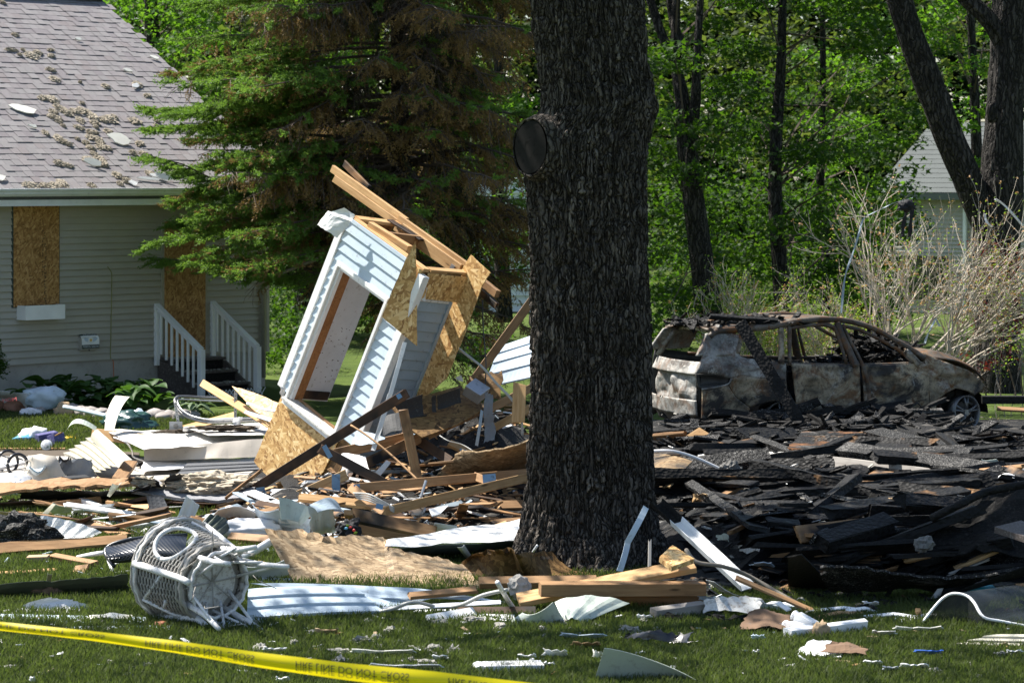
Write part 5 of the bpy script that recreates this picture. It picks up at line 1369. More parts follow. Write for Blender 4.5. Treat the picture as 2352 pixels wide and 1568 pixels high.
def resample(pts, n):
	d = [0]
	for p, q in zip(pts, pts[1:]): d.append(d[-1] + math.hypot(q[0] - p[0], q[1] - p[1]))
	out = []
	for i in range(n + 1):
		s = d[-1] * i / n; k = 0
		while k < len(d) - 2 and s > d[k + 1]: k += 1
		r = 0 if d[k + 1] == d[k] else (s - d[k]) / (d[k + 1] - d[k]); out.append((lerp(pts[k][0], pts[k + 1][0], r), lerp(pts[k][1], pts[k + 1][1], r)))
	return out
def side_panel(name, top, bot, mat, n=26, m=16, dent=.02, freq=3.2, seed=0, flip=False, th=.03, lab=None, shape=None):
	"""a body panel between two pixel polylines, lifted on to the curved side of the car, dented, with an inner skin"""
	T, B = resample([cs(*p) for p in top], n), resample([cs(*p) for p in bot], n)
	V, Fc = [], []
	for layer in (0, 1):
		for j in range(m + 1):
			for i in range(n + 1):
				x, z = lerp(T[i][0], B[i][0], j / m), lerp(T[i][1], B[i][1], j / m)
				e = min(1, 4 * min(i / n, 1 - i / n, j / m, 1 - j / m) + .15)
				d = dent * e * (mnoise.noise(Vector((x * freq, z * freq, seed))) + .5 * mnoise.noise(Vector((x * freq * 2.4, z * freq * 2.4, seed + 5)))) 
				cr_ = -.018 * math.exp(-((z - .80) / .035) ** 2) + .012 * math.exp(-((z - .30) / .05) ** 2)
				y = sideY(z) + d + (cr_ * e if shape is None else shape(x, z, e)) + layer * th
				V.append((x, y if not flip else -y, z))
	W = n + 1; K = W * (m + 1)
	for j in range(m):
		for i in range(n):
			a = j * W + i; Fc.append((a, a + W, a + W + 1, a + 1)); Fc.append((K + a, K + a + 1, K + a + W + 1, K + a + W))
	for i in range(n): Fc.append((i, i + 1, K + i + 1, K + i)); a = m * W + i; Fc.append((a, K + a, K + a + 1, a + 1))
	for j in range(m): a = j * W; Fc.append((a, K + a, K + a + W, a + W)); a += n; Fc.append((a, a + W, K + a + W, K + a))
	o = mesh_obj(name, V, Fc, MAT[mat], car, None, True)
	if lab: o["label"] = lab
	return o
def strip_tube(name, pix, rad, mat, flip=False, inset=.0, n=8, flat=1.0):
	P = []
	for u, v in pix:
		x, z = cs(u, v); y = sideY(z) + inset; P.append(Vector((x, -y if flip else y, z)))
	P = smoothpts(P, 4)
	rr = rad if not isinstance(rad, (list, tuple)) else [lerp(rad[min(i // 4, len(rad) - 1)], rad[min(i // 4 + 1, len(rad) - 1)], (i % 4) / 4) for i in range(len(P))]
	return tube(name, P, rr, MAT[mat], n, car)
QT = [(1622, 812), (1642, 785), (1662, 768), (1700, 766), (1716, 776), (1703, 798), (1692, 812), (1712, 822), (1760, 829), (1806, 834)]
QB = [(1599, 858), (1612, 857), (1650, 860), (1679, 868), (1685, 880), (1692, 900), (1700, 925), (1720, 940), (1738, 938), (1752, 927), (1770, 922), (1795, 922), (1806, 930)]
side_panel("quarter_panel", QT, [(1598, 858), (1640, 858), (1680, 869), (1706, 862), (1740, 868), (1806, 872)], "burnt_tail", 36, 14, .034, 4, 1)
side_panel("quarter_panel", [(1680, 869), (1706, 862), (1740, 868), (1806, 872)], [(1674, 884), (1690, 912), (1722, 936), (1746, 930), (1766, 923), (1790, 921), (1810, 925)], "burnt_panel", 26, 12, .012, 3, 2)
side_panel("quarter_panel", [(1614, 893), (1640, 890), (1672, 884), (1690, 912), (1722, 936)], [(1614, 988), (1640, 992), (1676, 992), (1700, 985), (1722, 975)], "burnt_panel", 16, 12, .010, 4, 3)
side_panel("sill_panel", [(1808, 925), (1822, 935), (1834, 965)], [(1800, 994), (1818, 998), (1836, 998)], "burnt_panel", 8, 8, .01, 4, 4)
# tail lamp recess
side_panel("lamp_recess", [(1600, 859), (1640, 859), (1679, 869)], [(1606, 893), (1640, 889), (1674, 883)], "sooty_steel", 12, 6, .012, 6, 6, shape=lambda x, z, e: .09 * e)
strip_tube("lamp_rim", [(1612, 894), (1645, 889), (1672, 882), (1680, 869)], .012, "burnt_tail")
side_panel("rear_door", [(1819, 834), (1850, 836), (1900, 838), (1945, 837), (1974, 837)], [(1838, 990), (1870, 994), (1910, 994), (1950, 993), (1980, 990)], "burnt_panel", 40, 28, .048, 3.0, 7, lab="soot grey rear door with rusty lower edge")
side_panel("front_door", [(1980, 838), (2030, 837), (2080, 836), (2124, 834), (2134, 845)], [(1990, 990), (2030, 988), (2080, 986), (2116, 984), (2134, 981)], "burnt_panel", 40, 28, .052, 2.8, 9, lab="rust brown and ash grey front door")
side_panel("front_fender", [(2126, 832), (2122, 808), (2150, 822), (2190, 838), (2225, 850), (2266, 888)], [(2145, 985), (2150, 923), (2172, 903), (2196, 891), (2222, 898), (2240, 907)], "burnt_panel", 38, 18, .060, 5.0, 11)
side_panel("fender_edge", [(2136, 862), (2146, 880), (2152, 921)], [(2136, 984), (2142, 984), (2148, 984)], "burnt_panel", 6, 12, .012, 4, 12)
for flip in (False, True):
	strip_tube("roof_rail", [(1640, 775), (1659, 762), (1700, 758), (1778, 752), (1845, 740), (1900, 735), (1950, 737), (1990, 745), (2028, 760), (2071, 785), (2100, 803), (2125, 822)], [.04, .045, .045, .045, .045, .042, .04, .04, .038, .036, .036, .045], "burnt_rail", flip)
	side_panel("rear_pillar", [(1634, 768), (1650, 764), (1680, 766), (1716, 770)], [(1606, 818), (1630, 818), (1664, 818), (1700, 814)], "burnt_tail", 14, 10, .02, 5, 31, flip, .06)
	strip_tube("pillar", [(1716, 766), (1708, 785), (1700, 812)], [.03, .03, .03], "burnt_panel", flip)
	strip_tube("pillar", [(1807, 755), (1803, 785), (1796, 836)], [.04, .038, .046], "burnt_panel", flip)
	strip_tube("door_frame", [(1827, 752), (1822, 785), (1815, 836)], [.032, .030, .026], "burnt_rail", flip)
	strip_tube("pillar", [(1938, 742), (1945, 775), (1956, 810), (1966, 842)], [.045, .052, .055, .06], "burnt_rail", flip)
	strip_tube("door_frame", [(1950, 746), (1960, 780), (1974, 815), (1988, 860), (1996, 915), (1988, 985)], [.022, .022, .024, .03, .03, .028], "burnt_rail", flip)
	strip_tube("door_frame", [(1826, 756), (1880, 748), (1922, 750), (1934, 766), (1945, 834)], [.024, .024, .03, .03, .022], "burnt_rail", flip)
	strip_tube("door_frame", [(1946, 750), (1985, 758), (2022, 776), (2068, 803), (2098, 832)], [.022, .026, .026, .026, .024], "burnt_rail", flip)
	strip_tube("belt_rail", [(1700, 828), (1806, 836), (1980, 838), (2124, 834)], .022, "burnt_rail", flip, .03)
strip_tube("pillar", [(2084, 806), (2098, 822), (2112, 838)], [.05, .055, .05], "burnt_panel")
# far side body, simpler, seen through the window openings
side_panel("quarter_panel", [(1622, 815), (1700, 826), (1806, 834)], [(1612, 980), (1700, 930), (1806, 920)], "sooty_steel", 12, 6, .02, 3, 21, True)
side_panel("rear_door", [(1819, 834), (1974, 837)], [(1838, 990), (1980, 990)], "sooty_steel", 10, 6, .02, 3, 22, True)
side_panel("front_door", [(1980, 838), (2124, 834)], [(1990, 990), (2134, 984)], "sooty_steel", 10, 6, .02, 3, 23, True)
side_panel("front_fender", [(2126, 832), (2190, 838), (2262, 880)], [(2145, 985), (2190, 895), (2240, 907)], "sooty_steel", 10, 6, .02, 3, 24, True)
def cgrid(name, fn, nx, ny, mat, th=.012, par=None):
	V, Fc = [], []
	for l in (0, 1):
		for j in range(ny + 1):
			for i in range(nx + 1):
				p = Vector(fn(i / nx, j / ny)); V.append(p - Vector((0, 0, th * l)))
	W = nx + 1; K = W * (ny + 1)
	for j in range(ny):
		for i in range(nx): a = j * W + i; Fc.append((a, a + 1, a + W + 1, a + W)); Fc.append((K + a, K + a + W, K + a + W + 1, K + a + 1))
	for i in range(nx): Fc.append((i, K + i, K + i + 1, i + 1)); a = ny * W + i; Fc.append((a, a + 1, K + a + 1, K + a))
	for j in range(ny): a = j * W; Fc.append((a, a + W, K + a + W, K + a)); a += nx; Fc.append((a, K + a, K + a + W, a + W))
	return mesh_obj(name, V, Fc, MAT[mat], par or car, None, True)
xr0, zr0 = cs(1650, 757); xr1, zr1 = cs(1900, 736); xr2, zr2 = cs(1975, 742)
def rooff(s, t):
	x = lerp(xr0 - .08, xr2, s); z = np.interp(x, [xr0 - .1, xr0 + .5, xr1, xr2], [zr0 - .02, zr0 + .05, zr1 + .0, zr2]); w = .70
	sag = -.03 * math.sin(math.pi * s) * math.sin(math.pi * t) + .03 * mnoise.noise(Vector((x * 2.5, t * 4, 3)))
	return (x, lerp(-w, w, t), z + .05 * math.sin(math.pi * t) + sag)
cgrid("roof", rooff, 26, 16, "burnt_rail", .015)
hx0, hz0 = cs(2130, 815); hx1, hz1 = cs(2266, 856)
def hoodf(s, t):
	x = lerp(hx0, hx1, s); y = lerp(-.86, .80, t)
	z = lerp(hz0, hz1, s) + .10 * math.sin(math.pi * s) + .05 * math.sin(math.pi * t) + .035 * mnoise.noise(Vector((x * 3, y * 2.5, 8))) - .05 * max(0, s - .85) / .15 - .05 * (t < .06)
	return (x, y, z)
cgrid("hood", hoodf, 20, 20, "burnt_rail", .02)
# tail: hatch with an empty window, bumper skin, muffler
def tailp(u, v): 
	d = Vector(((u - 1176) / F, 1, -(v - VH) / F)); c = Vector((0, 0, H)); P0 = C0 + CF * .0
	q = c + d * ((P0 - c).dot(CF) / d.dot(CF)) - C0; return q.dot(CL), q.z
_, zt0 = tailp(1560, 836); _, zt1 = tailp(1560, 860); _, zt2 = tailp(1560, 957)
zt0, zt1, zt2 = 1.02, .87, .30
def bulge(s): return .10 * math.sin(math.pi * s)
def tailf(z0, z1, off0, off1, dent, seed, y0=-.80, y1=.80):
	def fn(s, t):
		y = lerp(y0, y1, s); z = lerp(z0, z1, t); d = dent * (mnoise.noise(Vector((y * 3.1, z * 4, seed))) + .6 * mnoise.noise(Vector((y * 7, z * 8, seed + 2))))
		return (-bulge(s) + lerp(off0, off1, t) + d + .02, y, z)
	return fn
cgrid("tailgate", tailf(zt0, zt1, .10, .02, .020, 2, -.84, .84), 26, 8, "burnt_tail", .02)
cgrid("tailgate", tailf(zt1, .50, .05, .05, .075, 5, -.70, .72), 30, 16, "burnt_tail", .02)
cgrid("bumper_skin", tailf(.52, .32, -.01, .01, .02, 9, -.76, .76), 22, 6, "burnt_tail", .02)
cgrid("tail_underside", tailf(.33, .20, .05, .12, .02, 12, -.78, .78), 16, 4, "sooty_steel", .02)
cgrid("tail_corner", lambda s, t: (lerp(.03, .02, s) + .05 * math.sin(s * 3), lerp(-.84, -.71, s), lerp(.86, .22, t) + 0), 6, 10, "sooty_steel", .02)
cgrid("tailgate", lambda s, t: (lerp(.42, .36, t) - bulge(s) * .6, lerp(-.66, .66, s), lerp(1.50, 1.40, t) + .03 * math.sin(math.pi * s)), 16, 4, "burnt_tail", .03)
for sy in (-1, 1):
	tube("hatch_pillar", [(.36, sy * .66, 1.44), (.24, sy * .72, 1.25), (.12, sy * .80, 1.02)], [.035, .035, .045], MAT["burnt_tail"], 8, car)
tube("muffler", [(.10, .1, .24), (.10, -.60, .235)], .055, MAT["sooty_steel"], 12, car); tube("muffler_tip", [(.08, -.60, .235), (.07, -.70, .235)], .045, MAT["sooty_steel"], 12, car)
# floor, bulkheads, seats burnt to their frames
mesh_obj("floor", *box_geo(3.9, 1.6, .05, (2.1, 0, .20)), MAT["sooty_steel"], car)
mesh_obj("bulkhead", *box_geo(.05, 1.5, .62, (3.22, 0, .55)), MAT["sooty_steel"], car)
mesh_obj("engine_block", *lump_geo((.42, .50, .30), 4, 1.5, .5, 3), MAT["sooty_steel"], car, Matrix.Translation((3.72, .12, .45)))
for y in (-.42, .42):
	for x in (1.65, 2.55):
		sf_ = tube("seat_frame", [(x + .35, y - .2, .45), (x, y - .2, .45), (x - .12, y - .2, .98), (x - .12, y + .2, .98), (x, y + .2, .45), (x + .35, y + .2, .45)], .022, MAT["sooty_steel"], 6, car)
tube("steering_wheel", [(2.92 + .08 * math.sin(a), .42 + .18 * math.cos(a), .92 + .17 * math.sin(a)) for a in [2 * math.pi * k / 16 for k in range(17)]], .013, MAT["sooty_steel"], 6, car)
mesh_obj("bumper_beam", *box_geo(.10, 1.35, .20, (cs(2262, 938)[0] - .06, .02, .40)), MAT["sooty_steel"], car)
mesh_obj("radiator_pack", *box_geo(.12, 1.1, .42, (cs(2240, 930)[0] - .02, .05, .52)), MAT["sooty_steel"], car)
tube("bumper_bracket", [(3.95, -.72, .42), (4.12, -.74, .36), (4.14, -.70, .14)], .035, MAT["sooty_steel"], 6, car)
# wheels without tyres
def wheel(x, y, z, steer, lab=None):
	w = bpy.data.objects.new("wheel", None); COL.objects.link(w); w.parent = car
	w.matrix_local = Matrix.Translation((x, y, z)) @ Matrix.Rotation(steer, 4, 'Z') @ Matrix.Rotation(math.radians(-5), 4, 'X')
	if lab: w["label"] = lab
	R = .222; n = 40
	prof = [(-.10, R), (-.085, R * .93), (.0, R * .86), (.085, R * .93), (.10, R), (.10, R + .008), (-.10, R + .008)]
	V = []; Fc = []; k = len(prof)
	for i in range(n):
		a = 2 * math.pi * i / n
		for (yy, r) in prof: V.append((math.cos(a) * r, yy, math.sin(a) * r))
	for i in range(n):
		for j in range(k): Fc.append((i * k + j, i * k + (j + 1) % k, ((i + 1) % n) * k + (j + 1) % k, ((i + 1) % n) * k + j))
	mesh_obj("rim", V, Fc, MAT["alloy_burnt"], w, None, True)
	hv, hf = tube_geo([(0, -.085, 0), (0, -.03, 0)], [.045, .07], 14); mesh_obj("hub", hv, hf, MAT["alloy_burnt"], w)
	for q in range(5):
		for da in (-.16, .16):
			a = 2 * math.pi * q / 5 + .3; sv_, sf_ = tube_geo([(math.cos(a + da * .3) * .04, -.07, math.sin(a + da * .3) * .04), (math.cos(a + da * .8) * .12, -.085, math.sin(a + da * .8) * .12), (math.cos(a + da) * .208, -.078, math.sin(a + da) * .208)], [.022, .014, .017], 6)
			mesh_obj("spoke", sv_, sf_, MAT["alloy_burnt"], w, None, True)
	dv, df = tube_geo([(0, .0, 0), (0, .02, 0)], [.15, .15], 20); mesh_obj("brake_disc", dv, df, MAT["sooty_steel"], w)
	bv, bf = lump_geo((.245, .09, .245), 3, 2, .12, 2); 
	return w
fx, fz = cs(2213, 947, -.78)
wheel(fx, -.76, max(fz, .245), math.radians(14), "bare alloy front wheel with its tyre burnt away")
rx_, rz_ = cs(1790, 960, -.74); wheel(rx_, -.72, .24, 0)
wheel(fx, .76, .245, math.radians(14)); wheel(rx_, .72, .24, 0)
for x in (fx, rx_):
	for sy in (-1, 1):
		V = []; Fc = []
		for i in range(13):
			a = math.pi * i / 12
			for yy in (.0, .34): V.append((x + math.cos(a) * .37, sy * (.80 - yy), .24 + math.sin(a) * .36))
		for i in range(12): Fc.append((2 * i, 2 * i + 1, 2 * i + 3, 2 * i + 2))
		b = len(V); V += [(x - .37, sy * .46, .05), (x + .37, sy * .46, .05), (x + .37, sy * .46, .6), (x - .37, sy * .46, .6)]; Fc.append((b, b + 1, b + 2, b + 3))
		mesh_obj("wheel_well", V, Fc, MAT["sooty_steel"], car)
# bent trim loop hanging at the front door
strip_tube("bent_trim", [(2078, 988), (2080, 955), (2086, 940), (2100, 926), (2108, 929), (2125, 950), (2145, 970)], .010, "cable_black", False, -.06, 6)
# burnt debris lying on and in the car: separate things
def heap_on(name, lab, cat, fn, n, size, mats, seed):
	"""a rumpled crust of many shards joined in one mass"""
	r = random.Random(seed); v, f, mi = [], [], []
	for i in range(n):
		c = Vector(fn(r)); L, w, t = size[0] * r.uniform(.4, 1.3), size[1] * r.uniform(.4, 1.2), size[2] * r.uniform(.5, 1.5)
		M = Matrix.Translation(c) @ Matrix.Rotation(r.uniform(0, 6.28), 4, 'Z') @ Matrix.Rotation(r.gauss(0, .3), 4, 'X') @ Matrix.Rotation(r.gauss(0, .3), 4, 'Y')
		b = len(v); bv, bf = board_geo(L, w, t, r.random(), min(w, t) * .3, 0, L * .06, 0, 3)
		v += [M @ Vector(p) for p in bv]; f += [[b + q for q in ff] for ff in bf]; mi += [r.randrange(len(mats))] * len(bf)
	me = bpy.data.meshes.new(name); me.from_pydata([tuple(p) for p in v], [], f)
	for m in mats: me.materials.append(MAT[m])
	me.polygons.foreach_set("material_index", mi); me.update()
	o = bpy.data.objects.new(name, me); COL.objects.link(o); return tag(o, lab, cat, kind="stuff")
heap_on("charred_roof_litter", "charred shingles and splinters heaped on the car roof", "charred debris", lambda r: MC @ Vector((r.uniform(xr0 - .25, xr1 - .15), r.uniform(-.72, .5), np.interp(r.random(), [0, 1], [zr0 + .03, zr0 + .10]))), 190, (.26, .07, .022), ("char", "char_ash", "char", "char_wood"), 3)
heap_on("charred_cabin_litter", "charred roofing fallen inside the car and over its dashboard", "charred debris", lambda r: MC @ Vector((lambda x: (x, r.uniform(-.6, .6), .70 + .48 * math.exp(-((x - 2.95) / .38) ** 2) * r.random() ** .5 + .20 * r.random()))(r.uniform(1.75, 3.5))), 320, (.30, .08, .02), ("char", "char", "char_ash", "soot_panel"), 4)
heap_on("charred_hood_litter", "charred scraps lying along the far side of the hood", "charred debris", lambda r: MC @ Vector((r.uniform(3.0, 3.75), r.uniform(-.1, .7), lerp(hz0, hz1, .35) + .13 + .05 * r.random())), 70, (.24, .07, .02), ("char", "char_ash", "char"), 5)
board("charred_board", MC @ Vector((xr0 + .0, -.60, zr0 + .16)), MC @ Vector((xr0 + .95, -.70, zr0 + .09)), .09, .05, MAT["char"], "charred broken board lying along the rear edge of the car roof", "charred board", None, 20, rough=.008, jag=.03)
board("charred_beam", PY(1700, 742, 38.05), PY(1852, 996, 37.55), .16, .075, MAT["char"], "thick alligator charred beam leaning across the side of the burnt car", "charred beam", None, 0, zhint=(0, -1, 0), rough=.006, bow=.02, jag=.03)
# ================================================================ DEBRIS, ONE OBJECT PER PIECE
def pt(p):
	"""(u, v, z) on a height, or (u, v, 'm', dz) on the rubble"""
	if len(p) == 4: return PM(p[0], p[1], p[3])
	q = PZ(*p)
	return PM(p[0], p[1], .03 + .25 * p[2]) if hz(q.x, q.y) > p[2] - .03 and q.y > 24.3 and p[0] > 1400 else q
def pyt(p): return PY(*p)
def B(name, label, a, b, w, t, mat, roll=0, group=None, **kw):
	return board(name, pt(a), pt(b), w, t, MAT[mat], label, kw.pop("cat", name.split("_")[-1]), group, roll, **kw)
def BY(name, label, a, b, w, t, mat, roll=0, group=None, **kw):
	kw.setdefault("zhint", (0, -1, .2))
	return board(name, PY(*a), PY(*b), w, t, MAT[mat], label, kw.pop("cat", name.split("_")[-1]), group, roll, **kw)
_sd = [100]
def S(name, label, c, mat, group=None, y=False, **kw):
	_sd[0] += 1
	kw.setdefault("seed", _sd[0] % 97)
	return patch(name, [(pyt if y else pt)(p) for p in c], MAT[mat], label=label, cat=kw.pop("cat", name.split("_")[-1]), group=group, **kw)
def PLT(name, label, c, mat, y=False, group=None, **kw):
	_sd[0] += 1
	return poly_plate(name, [(pyt if y else pt)(p) for p in c], MAT[mat], seed=_sd[0], label=label, cat=kw.pop("cat", name.split("_")[-1]), group=group, **kw)
def TB(name, label, c, rad, mat, y=False, cat=None, n=6, sm=5):
	P = [(pyt if y else pt)(p) for p in c]
	return tube(name, smoothpts(P, sm) if sm else P, rad, MAT[mat], n, label=label, cat=cat or name.split("_")[-1])
def LUMP(name, label, u, v, r3, mat, cat, freq=1.6, amp=.5, sub=3, z=None, group=None, rot=0, smooth=True, seed=None):
	_sd[0] += 1
	p = PZ(u, v, z if z is not None else r3[2] * .6)
	lv, lf = lump_geo(r3, seed or _sd[0], freq, amp, sub)
	return tag(mesh_obj(name, lv, lf, MAT[mat], None, Matrix.Translation(p) @ Matrix.Rotation(rot, 4, 'Z'), smooth), label, cat, group)
def plates_on(root, pts, mat="nail_plate_blue", w=.075, h=.11):
	for p, q, n in pts:
		M = root.matrix_world.inverted() @ (frame(p, q, n) @ Matrix.Translation((0, 0, 0)))
		v, f = box_geo(h, w, .003)
		for i in range(5):
			for j in range(4): box_geo(h / 9, .004, .004, ((i - 2) * h / 5.5, (j - 1.5) * w / 4.4, .002), v, f)
		mesh_obj("nail_plate", v, f, MAT[mat], root, M)
# ---------------- the burnt heap on the right: a few hundred charred boards, each its own
kinds = (("char", "charred black board lying in the burnt heap"), ("char", "charred black board lying in the burnt heap"), ("char_ash", "ash speckled charred board lying in the burnt heap"), ("char_wood", "half burnt board with raw brown patches in the burnt heap"), ("char", "charred black board lying in the burnt heap"), ("char", "charred black board lying in the burnt heap"), ("pine_singed", "singed brown board lying in the burnt heap"))
for i in range(270):
	kk = RND.random(); u = RND.uniform(1510, 2380); v = 985 + 375 * RND.random() ** .9
	if v > 1330 and u < 1640: continue
	p = PM(u, v, RND.uniform(.01, .09)); L = RND.choice((.35, .5, .8, 1.2, 1.7, 2.3)) * RND.uniform(.7, 1.2)
	yaw = RND.gauss(.1, .55) if RND.random() < .8 else RND.uniform(0, 3.14); d = Vector((math.cos(yaw), math.sin(yaw), RND.gauss(.03, .12)))
	m, lab = RND.choice(kinds)
	if m == "pine_singed": L = min(L, .55); d.z += .1
	w = RND.choice((.06, .09, .09, .14, .19)); t = RND.choice((.02, .038, .038))
	q = p + d * L * .5; q.z = max(q.z, hz(q.x, q.y) + .015); p2 = p - d * L * .5; p2.z = max(p2.z, hz(p2.x, p2.y) + .015)
	if p2.y < 24.2 or q.y < 24.2 or (min(p2.y, q.y) < 26.6 and min(p2.x, q.x) < 1.75): continue
	if max(p2.y, q.y) > 37.3 + .36 * (p.x - 2.5): continue
	lab = ("short " if L < .6 else "long " if L > 1.4 else "") + ("wide " if w > .12 else "narrow " if w < .07 else "") + lab
	board("charred_board", p2, q, w, t, MAT[m], lab, "charred board", "charred boards in the burnt heap", RND.gauss(0, 28), rough=.006, jag=.04)
for i in range(46):
	u, v = RND.uniform(1560, 2380), RND.uniform(1020, 1345); p = PM(u, v, RND.uniform(.06, .2)); L = RND.uniform(.9, 2.3); yaw = RND.gauss(.15, .5); d = Vector((math.cos(yaw), math.sin(yaw), RND.gauss(.06, .14)))
	a_, b_ = p - d * L / 2, p + d * L / 2
	if min(a_.y, b_.y) < 24.6 or (min(a_.y, b_.y) < 26.8 and min(a_.x, b_.x) < 1.9) or max(a_.y, b_.y) > 36.6: continue
	a_.z = max(a_.z, hz(a_.x, a_.y) + .03); b_.z = max(b_.z, hz(b_.x, b_.y) + .03)
	board("charred_timber", a_, b_, RND.uniform(.10, .20), RND.uniform(.07, .12), MAT[RND.choice(("char", "char", "char_ash", "char_wood"))], "thick charred timber lying across the burnt heap", "charred timber", "thick charred timbers in the burnt heap", RND.gauss(0, 25), rough=.010, jag=.06)
for i in range(30):
	x = RND.uniform(.1, 3.3); yy = -.95 - RND.random() * .45; c = MC @ Vector((x, yy, 0)); L = RND.uniform(.5, 1.5); a = CA + RND.gauss(0, .35); d = Vector((math.cos(a), math.sin(a), RND.gauss(.05, .18))); z = RND.uniform(.16, .34) - (.08 if x > 2.6 else 0)
	c = Vector((c.x, c.y, max(z, hz(c.x, c.y) + .03)))
	board("charred_board", c - d * L / 2, c + d * L / 2, RND.choice((.09, .14, .19)), RND.choice((.03, .05, .09)), MAT[RND.choice(("char", "char", "char_ash"))], "charred board piled against the foot of the burnt car", "charred board", "charred boards against the car", RND.gauss(0, 25), rough=.008, jag=.05)
# crust of splinters, flakes and cinders between them
def crust(n, u0, u1, v0, v1, size, mats, lab, seed):
	def fn(r):
		u, v = r.uniform(u0, u1), r.uniform(v0, v1); p = PZ(u, v, .2); return (p.x, p.y, hz(p.x, p.y) + r.uniform(0, .05))
	return heap_on("charred_litter", lab, "charred debris", fn, n, size, mats, seed)
crust(240, 1500, 2420, 965, 1035, (.5, .09, .03), ("char", "char", "char_ash", "soot_panel"), "black cinders heaped against the foot of the car", 10)
crust(560, 1500, 2420, 1010, 1375, (.24, .07, .022), ("char", "char", "char_ash", "soot_panel", "char_wood"), "black splinters and cinders strewn over the burnt heap", 11)
crust(260, 1500, 2420, 1010, 1370, (.09, .05, .010), ("white_dirty", "insulation_grey", "pine_singed", "char_ash", "galvanised"), "pale flakes of ash, plaster and foil among the cinders", 12)
def crust2(n, u0, u1, v0, v1, size, mats, lab, seed):
	def fn(r):
		u, v = r.uniform(u0, u1), r.uniform(v0, v1); p = PZ(u, v, .1); return (p.x, p.y, hz(p.x, p.y) + r.uniform(0, .05))
	return heap_on("splinter_litter", lab, "debris", fn, n, size, mats, seed)
crust2(520, 700, 1230, 1040, 1215, (.18, .05, .016), ("pine_singed", "char", "pine_dark", "char_ash", "pine_old"), "dark splinters between the fallen trusses", 13)
crust2(130, 700, 1230, 1040, 1215, (.26, .04, .012), ("pine", "white_vinyl", "pine_old", "siding_slate", "pine"), "fresh pale splinters and vinyl shreds between the trusses", 17)
crust2(240, 560, 1000, 1180, 1250, (.16, .05, .008), ("white_vinyl", "pine", "siding_blue", "cardboard"), "small pale scraps on the grass behind the big board sheet", 18)
crust2(420, 880, 1230, 920, 1060, (.2, .05, .018), ("pine_singed", "char", "pine_dark", "char", "char_ash"), "dark charred splinters piled behind the fallen trusses", 16)
crust2(330, -30, 720, 1085, 1245, (.17, .05, .012), ("pine_old", "felt_black", "pine", "white_dirty", "shingle_dark"), "splinters and torn roofing scraps left of the tilted wall", 14)
# recognisable burnt pieces
S("charred_sheet", "large charred plywood sheet with rust orange patches lying before the car", [(1806, 1032, .24), (2215, 1068, .20), (2040, 992, .30), (1841, 995, .30)], "char_rust", nx=16, ny=12, th=.03, crumple=.03, cfreq=2, jag=.06)
B("charred_plank", "wide charred plank lying diagonally over the burnt plywood sheet", (2005, 990, .36), (2262, 1050, .26), .27, .05, "char_ash", 8, rough=.008, jag=.04)
B("trim_board", "grey tan scorched trim board lying on edge in front of the burnt plywood", (1908, 1068, .20), (2190, 1104, .16), .20, .03, "grey_wood", 72, rough=.003, jag=.03)
B("charred_beam", "thick cross cracked charred beam in the middle of the heap", (1762, 1124, .24), (1942, 1084, .26), .14, .10, "char", 10, rough=.007, jag=.03)
B("charred_beam", "long black beam reaching to the right border above the tarp", (2010, 1147, .30), (2360, 1098, .42), .12, .08, "char", 20, rough=.004)
B("charred_beam", "ash streaked black beam lying left of the trim board", (1656, 1066, .20), (1920, 1068, .22), .12, .09, "char", 60, rough=.006, jag=.03)
B("charred_plank", "grey charred plank slanting down from the car tail to the white sheet", (1692, 990, .36), (1865, 1054, .26), .10, .04, "char_ash", 15, rough=.004, jag=.02)
B("charred_plank", "bent charred strip behind the oak, left half", (1574, 1033, .22), (1636, 997, .32), .07, .03, "char_ash", 0, rough=.003); B("charred_plank", "bent charred strip behind the oak, right half", (1634, 997, .33), (1700, 1002, .30), .07, .05, "char", 0, rough=.003)
B("wood_block", "bright sawn wood block with one charred end near the car tail", (1588, 1012, .22), (1616, 994, .30), .16, .07, "pine", 30, jag=.02)
B("charred_plank", "ribbed charred rack lying under the car's rear door", (1700, 1003, .24), (1835, 1003, .26), .26, .10, "char", 30, rough=.014)
S("white_sheet", "white sheet metal strip lying sunlit behind the oak's right side", [(1600, 1062, .24), (1860, 1060, .22), (1800, 1036, .24), (1604, 1040, .24)], "white_dirty", nx=10, ny=4, crumple=.012)
S("panel_scrap", "scorched tan wood panel sticking out right of the oak", [(1496, 1134, .30), (1540, 1118, .28), (1592, 1060, .52), (1496, 1040, .55)], "osb_singed", nx=8, ny=8, th=.014, jag=.03, bend=.02)
TB("vinyl_strip", "curved white vinyl strip arching from the oak over the charred heap", [(1496, 1036, .60), (1545, 1036, .60), (1600, 1052, .50), (1665, 1082, .30)], .018, "white_paint")
B("trim_strip", "long brown and white trim strip ending on the grass right of the white sheet", (1690, 1326, .30), (1866, 1402, .04), .07, .02, "pine_old", 20)
